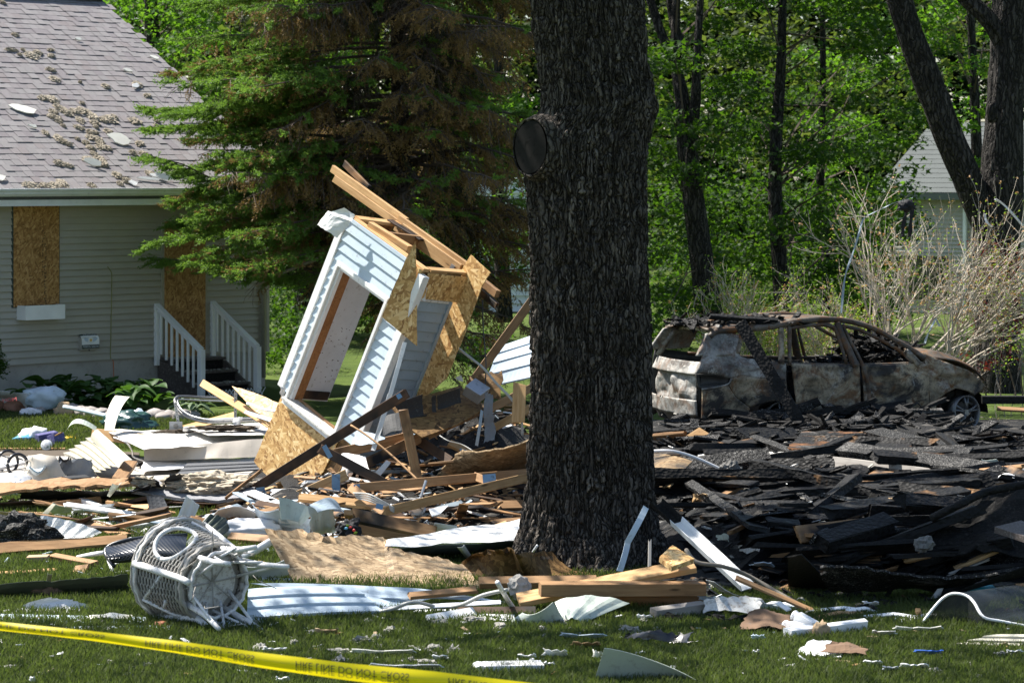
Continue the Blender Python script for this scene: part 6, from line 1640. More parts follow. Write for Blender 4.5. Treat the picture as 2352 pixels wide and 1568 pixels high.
# white gutter with sooty upper end
ga, gb = PY(1508, 1158, 25.6), PY(1716, 1352, 24.1)
gr_ = empty("gutter_length", M=frame((ga + gb) / 2, gb - ga, (0, -.55, .8))); tag(gr_, "white gutter length with sooty upper end leaning right of the oak", "gutter")
Lg = (gb - ga).length
def channel(name, x0, x1, mat):
	pr = [(-.055, .05), (-.05, .0), (.04, .0), (.06, .045), (.064, .045), (.045, -.006), (-.055, -.006), (-.06, .05)]
	v = [(x, a, b) for x in (x0, x1) for a, b in pr]; n = len(pr)
	return mesh_obj(name, v, [(i, (i + 1) % n, n + (i + 1) % n, n + i) for i in range(n)], MAT[mat], gr_)
channel("sooty_end", -Lg / 2, -Lg * .27, "soot_panel"); channel("gutter_body", -Lg * .27, Lg / 2, "white_vinyl")
S("black_sheet", "large black tarp like burnt sheet bulging at the right border", [(2080, 1300, 'm', .10), (2400, 1290, 'm', .15), (2400, 1115, 'm', .55), (2150, 1180, 'm', .42)], "soot_panel", nx=16, ny=14, th=.01, bend=.10, crumple=.12, cfreq=2.6, jag=.05)
TB("burnt_pipe", "thick burnt grey pipe curving to the right border over the black sheet", [(2140, 1190, .62), (2200, 1160, .74), (2270, 1128, .84), (2380, 1108, .92)], .035, "char", n=10)
PLT("dark_slab", "flat purple grey slab lying near the right border", [(2284, 1217, .55), (2345, 1202, .56), (2420, 1236, .50), (2410, 1252, .50)], "tread_brown", th=.05)
B("half_burnt_board", "half burnt board with a broad tan face left of the thick charred beam", (1832, 1228, 'm', .12), (2002, 1208, 'm', .14), .16, .04, "pine_singed", 55, rough=.004, jag=.03)
B("charred_beam", "thick black beam slanting up right over the half burnt tan board", (1886, 1246, 'm', .16), (2040, 1200, 'm', .26), .17, .12, "char", 25, rough=.008, jag=.03)
B("charred_beam", "thin charred beam with a raw orange end in the right of the heap", (1980, 1258, 'm', .10), (2125, 1210, 'm', .22), .09, .08, "char_wood", 20, rough=.005, jag=.03)
B("charred_beam", "very long charred beam with tan left end low in the right of the heap", (2082, 1280, 'm', .10), (2320, 1236, 'm', .22), .15, .12, "char", 25, rough=.007, jag=.03); B("raw_wood", "raw tan split end at the left of the long charred beam", (2080, 1284, 'm', .14), (2130, 1274, 'm', .18), .08, .03, "pine", 40, jag=.03, cat="wood piece")
PLT("black_flap", "black triangular panel standing low at the left of the heap", [(1808, 1296, .38), (1840, 1290, .42), (1926, 1350, .03), (1812, 1330, .05)], "soot_panel", th=.012)
S("charred_sheet", "wavy burnt plywood sheet along the front of the heap", [(1900, 1356, .08), (2200, 1356, .06), (2290, 1318, .26), (1880, 1300, .34)], "char_ash", nx=22, ny=8, th=.02, crumple=.11, cfreq=1.2, jag=.05)
S("black_trim", "long black metal trim rising to the right border above the grass", [(2128, 1382, .04), (2170, 1352, .12), (2360, 1318, .20), (2360, 1298, .30)], "soot_panel", nx=12, ny=4, th=.006, bend=.03)
PLT("vinyl_scrap", "pale curled end of the black metal trim on the grass", [(2130, 1380, .03), (2152, 1378, .03), (2178, 1348, .14), (2150, 1352, .12)], "white_dirty", th=.004)
bx = box("teal_bin", (.24, .16, .12), MAT["plastic_teal"], None, Matrix.Translation(PZ(2252, 1362, .06)), .01); tag(bx, "teal plastic bin half hidden under the black trim", "bin")
B("tan_stick", "tan splintered stick slanting up near the right border of the heap", (2198, 1303, 'm', .10), (2304, 1258, 'm', .24), .06, .03, "pine", 10, jag=.03); B("tan_stick", "thin pale stick below the tan splintered stick", (2180, 1318, 'm', .06), (2270, 1284, 'm', .14), .03, .02, "grey_wood", 10, jag=.03)
S("panel_scrap", "small raw plywood chip standing out of the black heap", [(2010, 1176, 'm', .10), (2036, 1178, 'm', .10), (2062, 1144, 'm', .24), (2034, 1144, 'm', .24)], "osb_singed", nx=5, ny=5, th=.012, jag=.03)
PLT("siding_scrap", "grey siding scrap standing upright near the right border", [(2253, 1049, 31.2), (2262, 1052, 31.2), (2289, 1055, 31.1), (2326, 1103, 31.0), (2260, 1102, 31.2)], "siding_sage", y=True, th=.006)
S("foil_scrap", "white curled scrap beside the upright grey siding scrap", [(2292, 1098, .32), (2330, 1098, .32), (2332, 1076, .40), (2300, 1070, .42)], "white_vinyl", nx=5, ny=4, bend=.02)
LUMP("ash_clump", "fluffy grey burnt insulation clump right of the scorched panel", 1715, 1138, (.15, .12, .08), "ash_grey", "insulation", 2.2, .5, 4, z=.34, smooth=False)
LUMP("ash_clump", "grey draped burnt insulation hanging beside the white sheet", 1676, 1088, (.11, .10, .13), "ash_grey", "insulation", 2.2, .5, 4, z=.34, smooth=False)
LUMP("foil_ball", "crumpled silver foil lump in the middle of the black heap", 2030, 1216, (.10, .07, .06), "ash_grey", "foil", 2, .4, 3, z=.42, smooth=False); LUMP("foil_ball", "crumpled silver foil lump below the upright plywood chip", 2122, 1250, (.08, .07, .07), "ash_grey", "foil", 2, .4, 3, z=.38, smooth=False)
B("charred_plank", "speckled charred plank slanting down from the scorched panel", (1562, 1096, .46), (1700, 1186, .22), .09, .05, "char_ash", 25, rough=.004); B("raw_strip", "thin raw brown strip under the speckled charred plank", (1600, 1138, .28), (1740, 1218, .16), .05, .02, "pine_singed", 20, cat="wood strip")
for i, (u, v, w_, h_, m, lab) in enumerate(((1610, 1145, .18, .10, "osb_singed", "brown triangular board scrap beside the oak"), (1720, 1262, .22, .12, "white_dirty", "pale scorched sheet with a sooty corner in the heap"), (1770, 1208, .26, .06, "white_dirty", "white strip lying in the middle of the burnt heap"), (1800, 1118, .10, .08, "white_vinyl", "small white crumpled scrap right of the ash clump"), (1660, 1236, .16, .10, "siding_sage", "grey bent scrap low in the heap near the gutter"), (1750, 1298, .26, .07, "siding_blue", "pale blue scrap at the foot of the heap"), (1946, 1256, .14, .08, "pine_singed", "orange wood splinter patch in the burnt heap"), (1700, 1330, .30, .10, "char_ash", "curled charred flake right of the gutter foot"))):
	p = PM(u, v, .10); S("scrap", lab, [(u - w_ * 110, v + 8, 'm', .06), (u + w_ * 110, v + 5, 'm', .08), (u + w_ * 90, v - h_ * 110, 'm', .18), (u - w_ * 100, v - h_ * 120, 'm', .16)], m, nx=5, ny=5, th=.006, crumple=.03, jag=.04, cat="scrap")
S("black_beam_end", "long charred beam with a pale top edge right of the burnt car", [(2255, 926, .42), (2420, 926, .42), (2420, 909, .52), (2255, 909, .52)], "char", nx=12, ny=3, th=.10, crumple=.012, cat="charred beam")
B("tan_plank", "brown raw plank under the charred beam right of the car", (2290, 938, .30), (2400, 944, .28), .10, .03, "pine_old", 20)
# ---------------- collapsed trusses before the tilted wall
def truss(lab, members, plates, group=None):
	a = pyt(members[0][0]); r = empty("roof_truss", a); tag(r, lab, "roof truss", group); bpy.context.view_layer.update()
	for p, q, w, m, nm in members:
		board(nm, PY(*p), PY(*q), w, .038, MAT[m], parent=r, rel=r.matrix_world.inverted(), zhint=(0, -1, .15), roll=RND.gauss(0, 3), jag=.015)
	for (p, dirp, h, w) in plates:
		a_, b_ = PY(*p), PY(*dirp); a_ = a_ + Vector((0, -.026, .004)); b_ = b_ + Vector((0, -.026, .004))
		plates_on(r, [(a_, b_ - a_, (0, -1, .15))], "nail_plate_blue", w, h)
	return r
truss("dark brown broken truss slanting across the foot of the tilted wall",
	  [((556, 1140, 30.6), (934, 903, 30.0), .10, "pine_dark", "chord"), ((735, 1030, 30.15), (888, 1112, 29.9), .10, "pine_dark", "web"), ((926, 940, 30.12), (960, 1104, 29.9), .10, "pine_singed", "web")],
	  [((752, 1037, 30.05), (765, 1060, 30.05), .14, .05), ((917, 910, 30.0), (925, 905, 30.0), .05, .05), ((600, 1132, 30.5), (603, 1160, 30.5), .12, .09)])
truss("long low truss with blue nail plates lying between wall and oak",
	  [((800, 1122, 28.6), (1216, 1086, 29.4), .09, "pine_old", "chord"), ((880, 1175, 27.9), (1218, 1095, 28.9), .09, "pine", "chord"), ((806, 1118, 28.6), (884, 1176, 27.9), .09, "pine_old", "web"), ((1090, 1094, 29.2), (1140, 1112, 28.8), .085, "pine_old", "web")],
	  [((820, 1118, 28.55), (830, 1117, 28.55), .06, .05), ((872, 1163, 27.9), (884, 1166, 27.9), .07, .05), ((1124, 1100, 28.8), (1136, 1099, 28.8), .13, .10)])
truss("tan truss heel with a grey nail plate at the foot of the lower panel",
	  [((664, 1148, 29.8), (795, 1090, 29.9), .11, "pine", "chord"), ((700, 1150, 29.9), (800, 1148, 29.9), .10, "pine", "chord"), ((772, 1100, 29.95), (774, 1160, 29.95), .09, "pine_old", "web")],
	  [((772, 1110, 29.8), (772, 1140, 29.8), .19, .085), ((690, 1147, 29.7), (710, 1147, 29.7), .11, .05)])
BY("singed_beam", "singed beam running right below the dark roof piece", (770, 1042, 31.0), (946, 1002, 30.9), .11, .05, "pine_singed", 0); BY("singed_beam", "long singed beam rising right towards the metal box", (840, 1064, 30.6), (1108, 938, 31.4), .11, .05, "pine_singed", 0); BY("singed_beam", "short singed beam crossing behind the brown upright", (960, 1010, 31.0), (1036, 1060, 30.6), .10, .05, "pine_dark", 0)
PLT("roof_piece", "dark roof deck piece with hanging black shingles beside the tilted wall", [(898, 930, 31.0), (1058, 884, 31.5), (1110, 934, 31.2), (1050, 968, 30.9), (966, 1018, 30.7), (930, 990, 30.8)], "osb_brown", y=True, th=.02)
rpz = bpy.data.objects["roof_piece"]; bpy.context.view_layer.update()
for i, c in enumerate(([(902, 925), (972, 905), (974, 955), (930, 965)], [(992, 910), (1002, 907), (1004, 947), (994, 947)], [(1004, 908), (1058, 890), (1060, 925), (1008, 942)], [(905, 926), (948, 916), (968, 978), (950, 975)], [(960, 955), (980, 950), (985, 1012), (968, 1016)])):
	P_ = [PY(u, v, 30.82 + (u - 900) / 600) for u, v in c]
	patch("shingle", P_, MAT["felt_black"], 4, 5, .005, .02, 1, .02, 5, .008, seed=i + 40, parent=rpz)
S("felt_scrap", "speckled black felt draped over the boards right of the white post", [(880, 1004, 30.7), (930, 990, 30.6), (925, 945, 30.9), (870, 968, 30.9)], "felt_black", y=True, nx=7, ny=6, bend=.05, crumple=.03, jag=.02)
S("siding_scrap", "grey blue crumpled siding under the truss chord", [(816, 1020, 30.6), (862, 1020, 30.5), (888, 1004, 30.7), (820, 985, 30.9)], "siding_slate", y=True, nx=6, ny=5, crumple=.03, jag=.02)
S("vinyl_scrap", "white vinyl scrap behind the two dark truss members", [(780, 1046, 30.5), (850, 1080, 30.3), (838, 1046, 30.6), (790, 1040, 30.7)], "white_vinyl", y=True, nx=6, ny=4, crumple=.02, jag=.02); S("vinyl_scrap", "narrow white moulding sticking up behind the dark web", [(862, 1084, 30.5), (874, 1092, 30.5), (898, 1062, 30.6), (888, 1056, 30.6)], "white_vinyl", y=True, nx=5, ny=3, crumple=.006)
S("osb_slab", "big dusty board slab lying slanted left of the oak", [(986, 1104, .26), (1216, 1084, .36), (1222, 1006, .95), (1058, 1034, .66)], "osb_dusty", nx=16, ny=12, th=.014, bend=.05, jag=.04, crumple=.015)
BY("tan_beam", "tan two by four rising behind the oak's left edge", (1080, 884, 32.2), (1222, 690, 32.6), .095, .04, "pine_old", 0, jag=.01)
S("blue_siding", "sheet of pale blue siding leaning behind the oak's left edge", [(1112, 892, 33.0), (1222, 868, 33.0), (1222, 770, 33.6), (1152, 794, 33.4)], "siding_blue", y=True, laps=4, nx=10, bend=.05, bend_ax=1)
S("osb_scrap", "brown torn board piece in front of the leaning blue siding", [(1068, 906, 31.9), (1150, 918, 31.9), (1156, 850, 32.1), (1080, 862, 32.1)], "osb_brown", y=True, nx=8, ny=6, th=.014, jag=.04)
S("white_scrap", "small white drywall scrap behind the roof piece", [(1044, 872, 31.9), (1066, 880, 31.9), (1064, 862, 31.9), (1046, 864, 31.9)], "white_vinyl", y=True, nx=4, ny=4, jag=.02)
bm_ = box("metal_box", (.20, .20, .13), MAT["galvanised"], None, frame(PY(1094, 898, 31.2), (.8, -.3, -.5), (.2, -.5, .8)), .004); tag(bm_, "bent shiny sheet metal box at the top of the roof piece", "metal box")
BY("upright_board", "short upright tan board with a nail plate at the oak's left edge", (1190, 970, 30.8), (1194, 882, 31.0), .14, .04, "pine", 0, jag=.02)
BY("tan_beam", "tan board lying behind the metal box towards the oak", (1100, 952, 31.6), (1222, 890, 31.9), .09, .04, "pine_old", 0, jag=.01); BY("tan_beam", "second tan board below it near the oak's edge", (1120, 990, 31.2), (1222, 935, 31.4), .08, .04, "pine", 0, jag=.02)
S("hanging_cloth", "grey mauve cloth hanging from the metal box", [(1110, 1018, 31.0), (1140, 1012, 31.0), (1132, 905, 31.1), (1112, 900, 31.1)], "fabric_grey", y=True, nx=6, ny=10, crumple=.05, cfreq=6, jag=.02)
S("blue_strip", "blue grey bent metal strip hanging left of the mauve cloth", [(1091, 1022, 30.8), (1098, 1024, 30.8), (1110, 944, 30.9), (1104, 940, 30.9)], "siding_slate", y=True, nx=3, ny=8, bend=.03, bend_ax=1)
TB("cable", "grey cable sagging from the torn panel to the oak", [(1053, 800, 31.6), (1085, 825, 31.4), (1110, 845, 31.3), (1140, 880, 31.2), (1176, 918, 31.0), (1196, 955, 30.9), (1200, 1000, 30.9)], [.012] * 40, "cable_grey", True) if False else TB("cable", "grey cable sagging from the torn panel to the oak", [(1053, 800, 31.6), (1085, 825, 31.4), (1110, 845, 31.3), (1140, 880, 31.2), (1176, 918, 31.0), (1196, 955, 30.9), (1200, 1000, 30.9)], .014, "cable_grey", True)
TB("wire", "thin wire hanging down beside the torn panel", [(1108, 690, 31.7), (1110, 760, 31.6), (1116, 830, 31.5), (1114, 900, 31.4)], .007, "cable_black", True)
TB("thin_rod", "thin bent brown rod leaning across the fallen beams", [(806, 976, 30.0), (850, 1005, 29.8), (905, 1050, 29.6), (962, 1104, 29.3)], .011, "pine_old", True, "rod")
TB("wire", "white wire loop between the singed beams", [(1010, 1000, 30.6), (1030, 1012, 30.5), (1060, 1020, 30.5), (1085, 1034, 30.4)], .006, "cable_grey", True)
B("tan_board", "short thick tan board tipped beside the fan disc", (998, 1140, .34), (1062, 1192, .10), .10, .05, "pine", 20, cat="board")
B("tan_board", "long tan board with a red stained edge left of the oak", (1030, 1164, .20), (1216, 1160, .20), .11, .05, "pine_old", 40, cat="board"); B("tan_board", "brown joist lying below the truss heel", (840, 1192, .16), (1216, 1196, .10), .06, .05, "pine_singed", 10, cat="board")
B("brown_joist", "deep brown joist slanting down behind the big board sheet", (806, 1182, .36), (1000, 1224, .20), .13, .05, "pine_singed", 50); B("brown_joist", "tan joist face below the deep brown joist", (820, 1204, .22), (985, 1236, .08), .16, .04, "pine_old", 78)
B("short_stud", "short stud end standing before the brown joist", (800, 1176, .40), (812, 1222, .12), .08, .05, "pine_old", 0)
# round ceiling fan canopy
fd = empty("fan_disc", M=frame(PY(958, 1164, 28.2), (1, .1, -.1), (-.2, -.8, .5))); tag(fd, "round grey metal fan canopy with its rod, lying among the beams", "fan part")
dv, df = tube_geo([(0, 0, -.05), (0, 0, 0), (0, 0, .01)], [.085, .088, .07], 24); mesh_obj("disc", dv, df, MAT["galvanised"], fd)
dv, df = tube_geo([(.02, .06, .02), (.07, .27, .04)], [.012, .014], 8); mesh_obj("rod", dv, df, MAT["galvanised"], fd)
dv, df = tube_geo([(-.05 + .02 * k, .02 * math.sin(k), .012) for k in range(6)], .004, 5); mesh_obj("wire_loop", dv, df, MAT["cable_black"], fd)
PLT("blade_plate", "flat white metal plate beside the fan disc", [(985, 1168, 28.0), (1030, 1160, 28.2), (1010, 1180, 27.9), (992, 1188, 27.8)], "white_paint", y=True, th=.006)
for k in range(4): TB("cable", ("topmost", "second", "third", "lowest")[k] + " white cable of the bundle looping over the low truss", [(812 + k * 3, 1132 + k * 4, 28.3), (845, 1134 + k * 5, 28.1), (875, 1148 + k * 4, 28.0), (905, 1166 + k * 3, 27.9)], .009, "cable_grey", True, "cable")
PLT("paper_box", "white torn carton lying below the lower panel", [(622, 1128, 29.9), (668, 1126, 29.9), (668, 1143, 29.8), (622, 1144, 29.8)], "white_clean", y=True, th=.05, jag=.004)
S("soffit_scrap", "pale blue crumpled soffit piece with sooty top left of the brown joist", [(712, 1226, .10), (772, 1222, .10), (768, 1160, .42), (708, 1160, .42)], "siding_blue", ribs=3, lap_d=.008, ny=8, crumple=.03, bend=.06, bend_ax=1, jag=.02); S("soffit_scrap", "sooty blue flap folded over the crumpled soffit", [(730, 1176, .40), (795, 1182, .34), (776, 1154, .44), (712, 1156, .46)], "siding_slate", nx=7, ny=5, bend=.06, crumple=.03)
S("sage_corner", "sage green bent corner trim lying above the big board sheet", [(646, 1192, .28), (688, 1208, .20), (722, 1176, .30), (640, 1142, .48)], "siding_sage", ribs=2, lap_d=.012, ny=6, bend=.05, crumple=.01); S("sage_corner", "grey perforated flap behind the sage corner trim", [(590, 1184, .22), (668, 1206, .16), (640, 1170, .34), (580, 1158, .36)], "siding_blue", nx=8, ny=5, bend=.05)
S("vinyl_sheet", "white textured siding lying behind the sage corner trim", [(640, 1216, .10), (712, 1222, .10), (716, 1192, .22), (640, 1190, .24)], "white_vinyl", laps=3, nx=6); S("vinyl_sheet", "grey white curled sheet behind the jagged board sheet", [(560, 1190, .10), (640, 1196, .10), (640, 1168, .28), (570, 1160, .30)], "white_paint", nx=8, ny=5, bend=.05, crumple=.02)
LUMP("floral_cloth", "black cloth with bright floral print draped on the stud end", 803, 1214, (.10, .08, .09), "fabric_black", "cloth", 2, .6, 4, z=.28)
for i, (u, v, m) in enumerate(((806, 1208, "plastic_red"), (814, 1214, "plastic_red"), (800, 1204, "leaf_shrub"), (818, 1220, "leaf_shrub"), (796, 1210, "plastic_lightblue"))):
	p = PZ(u, v, .32); c_ = bpy.data.objects["floral_cloth"]; lv, lf = lump_geo((.018, .01, .014), i, 2, .4, 1); mesh_obj("flower_print", [q + p + Vector((0, -.09, 0)) - c_.location for q in lv], lf, MAT[m], c_)
S("gutter_skin", "long buckled white gutter lying left of the oak, upper face", [(884, 1258, .20), (1192, 1240, .20), (1198, 1192, .27), (890, 1237, .25)], "white_vinyl", nx=26, ny=6, crumple=.022, cfreq=3); S("gutter_skin", "lower face of the buckled white gutter left of the oak, shade put into its colour", [(902, 1282, .02), (1192, 1264, .02), (1193, 1241, .19), (888, 1259, .19)], "siding_slate", nx=20, ny=5, crumple=.012, cfreq=3)  # lower face coloured darker than the upper to stand for underside shade
S("vinyl_scrap", "white vinyl corner scrap on top of the buckled gutter", [(992, 1218, .20), (1050, 1222, .20), (1050, 1208, .26), (998, 1200, .30)], "white_vinyl", nx=5, ny=4, crumple=.01); S("vinyl_scrap", "white trim stub sticking up before the brown stamped board", [(1072, 1284, .02), (1088, 1282, .02), (1066, 1250, .2), (1050, 1256, .2)], "white_vinyl", nx=3, ny=4, bend=.015)
TB("small_stub", "thin white strip standing at the foot of the oak", [(1222, 1270, .2), (1234, 1252, .28)], .012, "white_vinyl", cat="scrap", sm=0)
# ---------------- big board sheets in front
def ragged(name, lab, top, bot, zt, zb, mat, n=30, th=.012, jag=.03, seed=3, bend=.04):
	"""sheet between a ragged pixel line above (heights zt) and a line below (zb)"""
	r = random.Random(seed); T = resample(top, n); Bm = resample(bot, n); rows = []
	for j in range(7):
		row = []
		for i in range(n + 1):
			jj = r.uniform(-.5, 1) * jag * 60 if j == 0 and 0 < i < n else 0
			u, v = lerp(T[i][0], Bm[i][0], j / 6) , lerp(T[i][1] + jj, Bm[i][1], j / 6)
			z0 = zt if not callable(zt) else zt(i / n); zz_ = lerp(z0, zb, j / 6) + bend * math.sin(math.pi * j / 6) * (.4 + .6 * i / n)
			row.append(PZ(u, v, zz_))
		rows.append(row)
	o = rows[3][n // 2]; M = frame(o, rows[6][n] - rows[6][0], (0, -.6, .8)); Mi = M.inverted()
	V = [Mi @ p for row in rows for p in row]; K = len(V); W = n + 1
	V += [v - Vector((0, 0, th)) for v in V]
	Fc = []
	for j in range(6):
		for i in range(n): a = j * W + i; Fc.append((a, a + W, a + W + 1, a + 1)); Fc.append((K + a, K + a + 1, K + a + W + 1, K + a + W))
	for i in range(n): Fc.append((i, i + 1, K + i + 1, K + i)); a = 6 * W + i; Fc.append((a, K + a, K + a + 1, a + 1))
	for j in range(6): a = j * W; Fc.append((a, K + a, K + a + W, a + W)); a += n; Fc.append((a, a + W, K + a + W, K + a))
	return tag(mesh_obj(name, V, Fc, MAT[mat], None, M), lab, "board sheet")
ragged("board_sheet", "large torn tan board sheet lying in front with a ragged upper edge", [(607, 1213), (640, 1216), (690, 1216), (720, 1222), (765, 1230), (835, 1225), (878, 1232), (900, 1258), (960, 1268), (1015, 1278), (1065, 1295), (1092, 1325), (1113, 1352)], [(672, 1337), (1113, 1353)], lambda s: .42 * (1 - s) + .03 * s, .02, "osb_dusty", 44, .012, .10, 3, .0)
so_ = ragged("board_sheet", "dark brown stamped board sheet torn along its top at the oak's foot", [(1060, 1290), (1085, 1268), (1130, 1260), (1176, 1256), (1185, 1272), (1240, 1264), (1285, 1265), (1312, 1278), (1340, 1300), (1362, 1322)], [(1098, 1328), (1362, 1328)], lambda s: .28 * math.sin(math.pi * min(1, s + .15)) + .03, .03, "osb_brown", 36, .012, .07, 5, .0)
def print_on(o, s, size, u, v, z, mat="fabric_black", yawv=(1, 0, 0), n=(0, -.8, .6), xs=1.0):
	tv, tf = text_geo(s, size); p = PZ(u, v, z); M = o.matrix_world.inverted() @ (frame(p, yawv, n) @ Matrix.Diagonal((xs, 1, 1, 1))); return mesh_obj("stamp_print", tv, tf, MAT[mat], o, M)
bpy.context.view_layer.update()
print_on(so_, "SKID RES", .05, 1165, 1290, .15); print_on(so_, "ANTI DE", .03, 1160, 1297, .13); print_on(so_, "CE", .05, 1150, 1277, .20); print_on(so_, "OHIO", .045, 1255, 1281, .19)
# blue siding lying before the board sheet
S("blue_siding", "pale blue siding panel with three laps lying on the grass before the board sheet", [(566, 1426, .03), (884, 1408, .04), (815, 1349, .22), (570, 1352, .22)], "siding_blue", laps=3, nx=14, lap_d=.02, bend=.02)
S("blue_siding", "long pale blue siding strip tapering right under the board sheet", [(800, 1374, .10), (1165, 1382, .04), (990, 1354, .14), (575, 1339, .22)], "siding_blue", nx=16, ny=4, bend=.02, crumple=.008)
S("blue_siding", "bent blue siding end with torn notch right of the lapped panel", [(838, 1406, .03), (886, 1402, .03), (1000, 1372, .06), (840, 1366, .12)], "siding_blue", nx=8, ny=5, jag=.02, crumple=.01)
B("grey_lath", "weathered brown lath lying on the blue siding strip", (941, 1368, .12), (1094, 1354, .14), .085, .03, "pine_old", 20, jag=.01)
B("nail_strip", "white nailing strip lying right of the blue siding", (880, 1398, .06), (1150, 1382, .10), .05, .01, "white_paint", 30); B("nail_strip", "long thin white strip on the grass below the crossed timbers", (950, 1403, .03), (1180, 1398, .03), .04, .01, "white_paint", 20); B("nail_strip", "thin grey strip on the grass near the glass seal", (830, 1424, .015), (1100, 1426, .015), .02, .008, "grey_wood", 0)
TB("clear_seal", "bent clear plastic seal winding over the blue siding", [(845, 1410, .03), (900, 1398, .08), (950, 1382, .14), (1010, 1394, .06), (1060, 1388, .10), (1110, 1366, .20), (1165, 1354, .26)], .016, "cable_grey"); TB("clear_seal", "short clear plastic seal lying on the grass", [(850, 1410, .03), (880, 1420, .03), (940, 1425, .02)], .012, "cable_grey")
TB("wrapped_pole", "thin white wrapped cane leaning before the crossed timbers", [(1142, 1336, .34), (1150, 1350, .28), (1165, 1375, .14), (1182, 1400, .03)], .020, "wicker_wrap"); LUMP("wicker_tangle", "loose nest of white wicker strands at the left end of the timbers", 1192, 1348, (.09, .06, .10), "wicker", "wicker", 3, .35, 3, z=.16, smooth=False)
B("dark_plate", "dark brown flat board on the grass left of the sage trim", (1050, 1404, .04), (1230, 1402, .05), .10, .02, "pine_dark", 30, cat="board")
B("white_post_end", "white board end resting on the grass under the dark flat board", (985, 1424, .03), (1090, 1406, .05), .10, .03, "white_clean", 40, cat="board"); PLT("white_scrap", "white square panel beside the dark flat board", [(1098, 1424, .02), (1180, 1426, .02), (1182, 1412, .04), (1100, 1410, .04)], "white_clean", th=.01)
# crossed timbers
B("timber", "broad tan plank leaning up right across the other timbers", (1190, 1378, .10), (1594, 1298, .36), .23, .045, "pine", 12, seed=5)
pl_ = bpy.data.objects["timber"]; S("board_block", "square board offcut nailed on the raised end of the broad plank", [(1542, 1306, .42), (1594, 1288, .44), (1544, 1256, .50), (1514, 1284, .46)], "osb", nx=4, ny=4, th=.04, cat="board block")
B("timber", "upper of two stacked timbers lying under the broad plank", (1240, 1352, .22), (1618, 1350, .20), .14, .10, "pine_old", 4, seed=6); B("timber", "lower of two stacked timbers lying under the broad plank", (1300, 1372, .08), (1616, 1376, .08), .15, .10, "pine_old", 2, seed=7)
B("timber", "tan timber lying behind the broad plank at the oak's foot", (1100, 1338, .14), (1370, 1334, .14), .10, .06, "pine_old", 30)
B("white_beam", "weathered white painted beam lying on the grass in front of the timbers", (1500, 1412, .05), (1616, 1396, .07), .10, .10, "grey_wood", 8)
S("sage_trim", "curled sage green trim standing on the grass left of the timbers", [(1165, 1430, .01), (1302, 1434, .01), (1270, 1382, .20), (1200, 1406, .10)], "siding_sage", nx=10, ny=6, bend=.08, bend_ax=0, cat="trim"); S("sage_siding", "wavy sage green siding sheet lying in front of the crossed timbers", [(1296, 1432, .01), (1336, 1434, .01), (1446, 1384, .14), (1274, 1382, .14)], "siding_sage", ribs=3, lap_d=.01, ny=8, bend=.05, crumple=.02)
PLT("white_scrap", "upright white scrap between the sage pieces", [(1282, 1412, .02), (1300, 1434, .02), (1302, 1404, .10), (1290, 1404, .10)], "white_vinyl", th=.004)
B("pale_strip", "pale grey strip leaning before the lower timber", (1352, 1380, .03), (1418, 1356, .12), .045, .01, "siding_slate", 30, cat="strip")
S("blue_flap", "bent blue strip standing against the oak's foot", [(1416, 1310, 25.0), (1430, 1312, 25.0), (1450, 1236, 25.15), (1436, 1240, 25.1)], "siding_blue", y=True, nx=3, ny=8, bend=.02, bend_ax=1, cat="siding strip"); S("blue_flap", "upper bent blue strip leaning on the oak trunk", [(1434, 1244, 25.05), (1448, 1248, 25.05), (1490, 1168, 25.2), (1478, 1160, 25.2)], "siding_blue", y=True, nx=3, ny=8, bend=.05, bend_ax=1, cat="siding strip")
BY("splinter", "thin pale splinter standing at the oak's right foot", (1492, 1298, 25.0), (1493, 1242, 25.1), .03, .02, "grey_wood", 0, jag=.02)
# white broken panels at the foot of the burnt heap
for i, (c, lab) in enumerate((([(1620, 1330, .30), (1700, 1372, .10), (1730, 1372, .08), (1640, 1335, .30)], "white curved panel dropping from the timbers to the grass"), ([(1612, 1408, .05), (1744, 1412, .05), (1752, 1372, .16), (1618, 1374, .16)], "broken white panel lying on the grass beside the timbers"), ([(1660, 1388, .10), (1760, 1386, .08), (1752, 1374, .12), (1664, 1378, .12)], "narrow white board on top of the broken panel"), ([(1600, 1374, .10), (1660, 1378, .08), (1656, 1364, .14), (1604, 1362, .14)], "small blue white sheet at the end of the timbers"), ([(1740, 1400, .02), (1860, 1404, .02), (1830, 1388, .08), (1746, 1378, .10)], "pale blue white siding scrap right of the broken panel"))):
	S("white_sheeting", lab, c, "white_dirty" if i < 3 else "siding_blue", nx=10, ny=6, th=.006, bend=.03, crumple=.006, jag=.02)
TB("branch", "grey barkless branch lying beside the gutter foot", [(1576, 1262, .42), (1600, 1290, .34), (1660, 1300, .30), (1720, 1322, .20), (1780, 1356, .10), (1850, 1396, .04)], .018, "twig_grey")
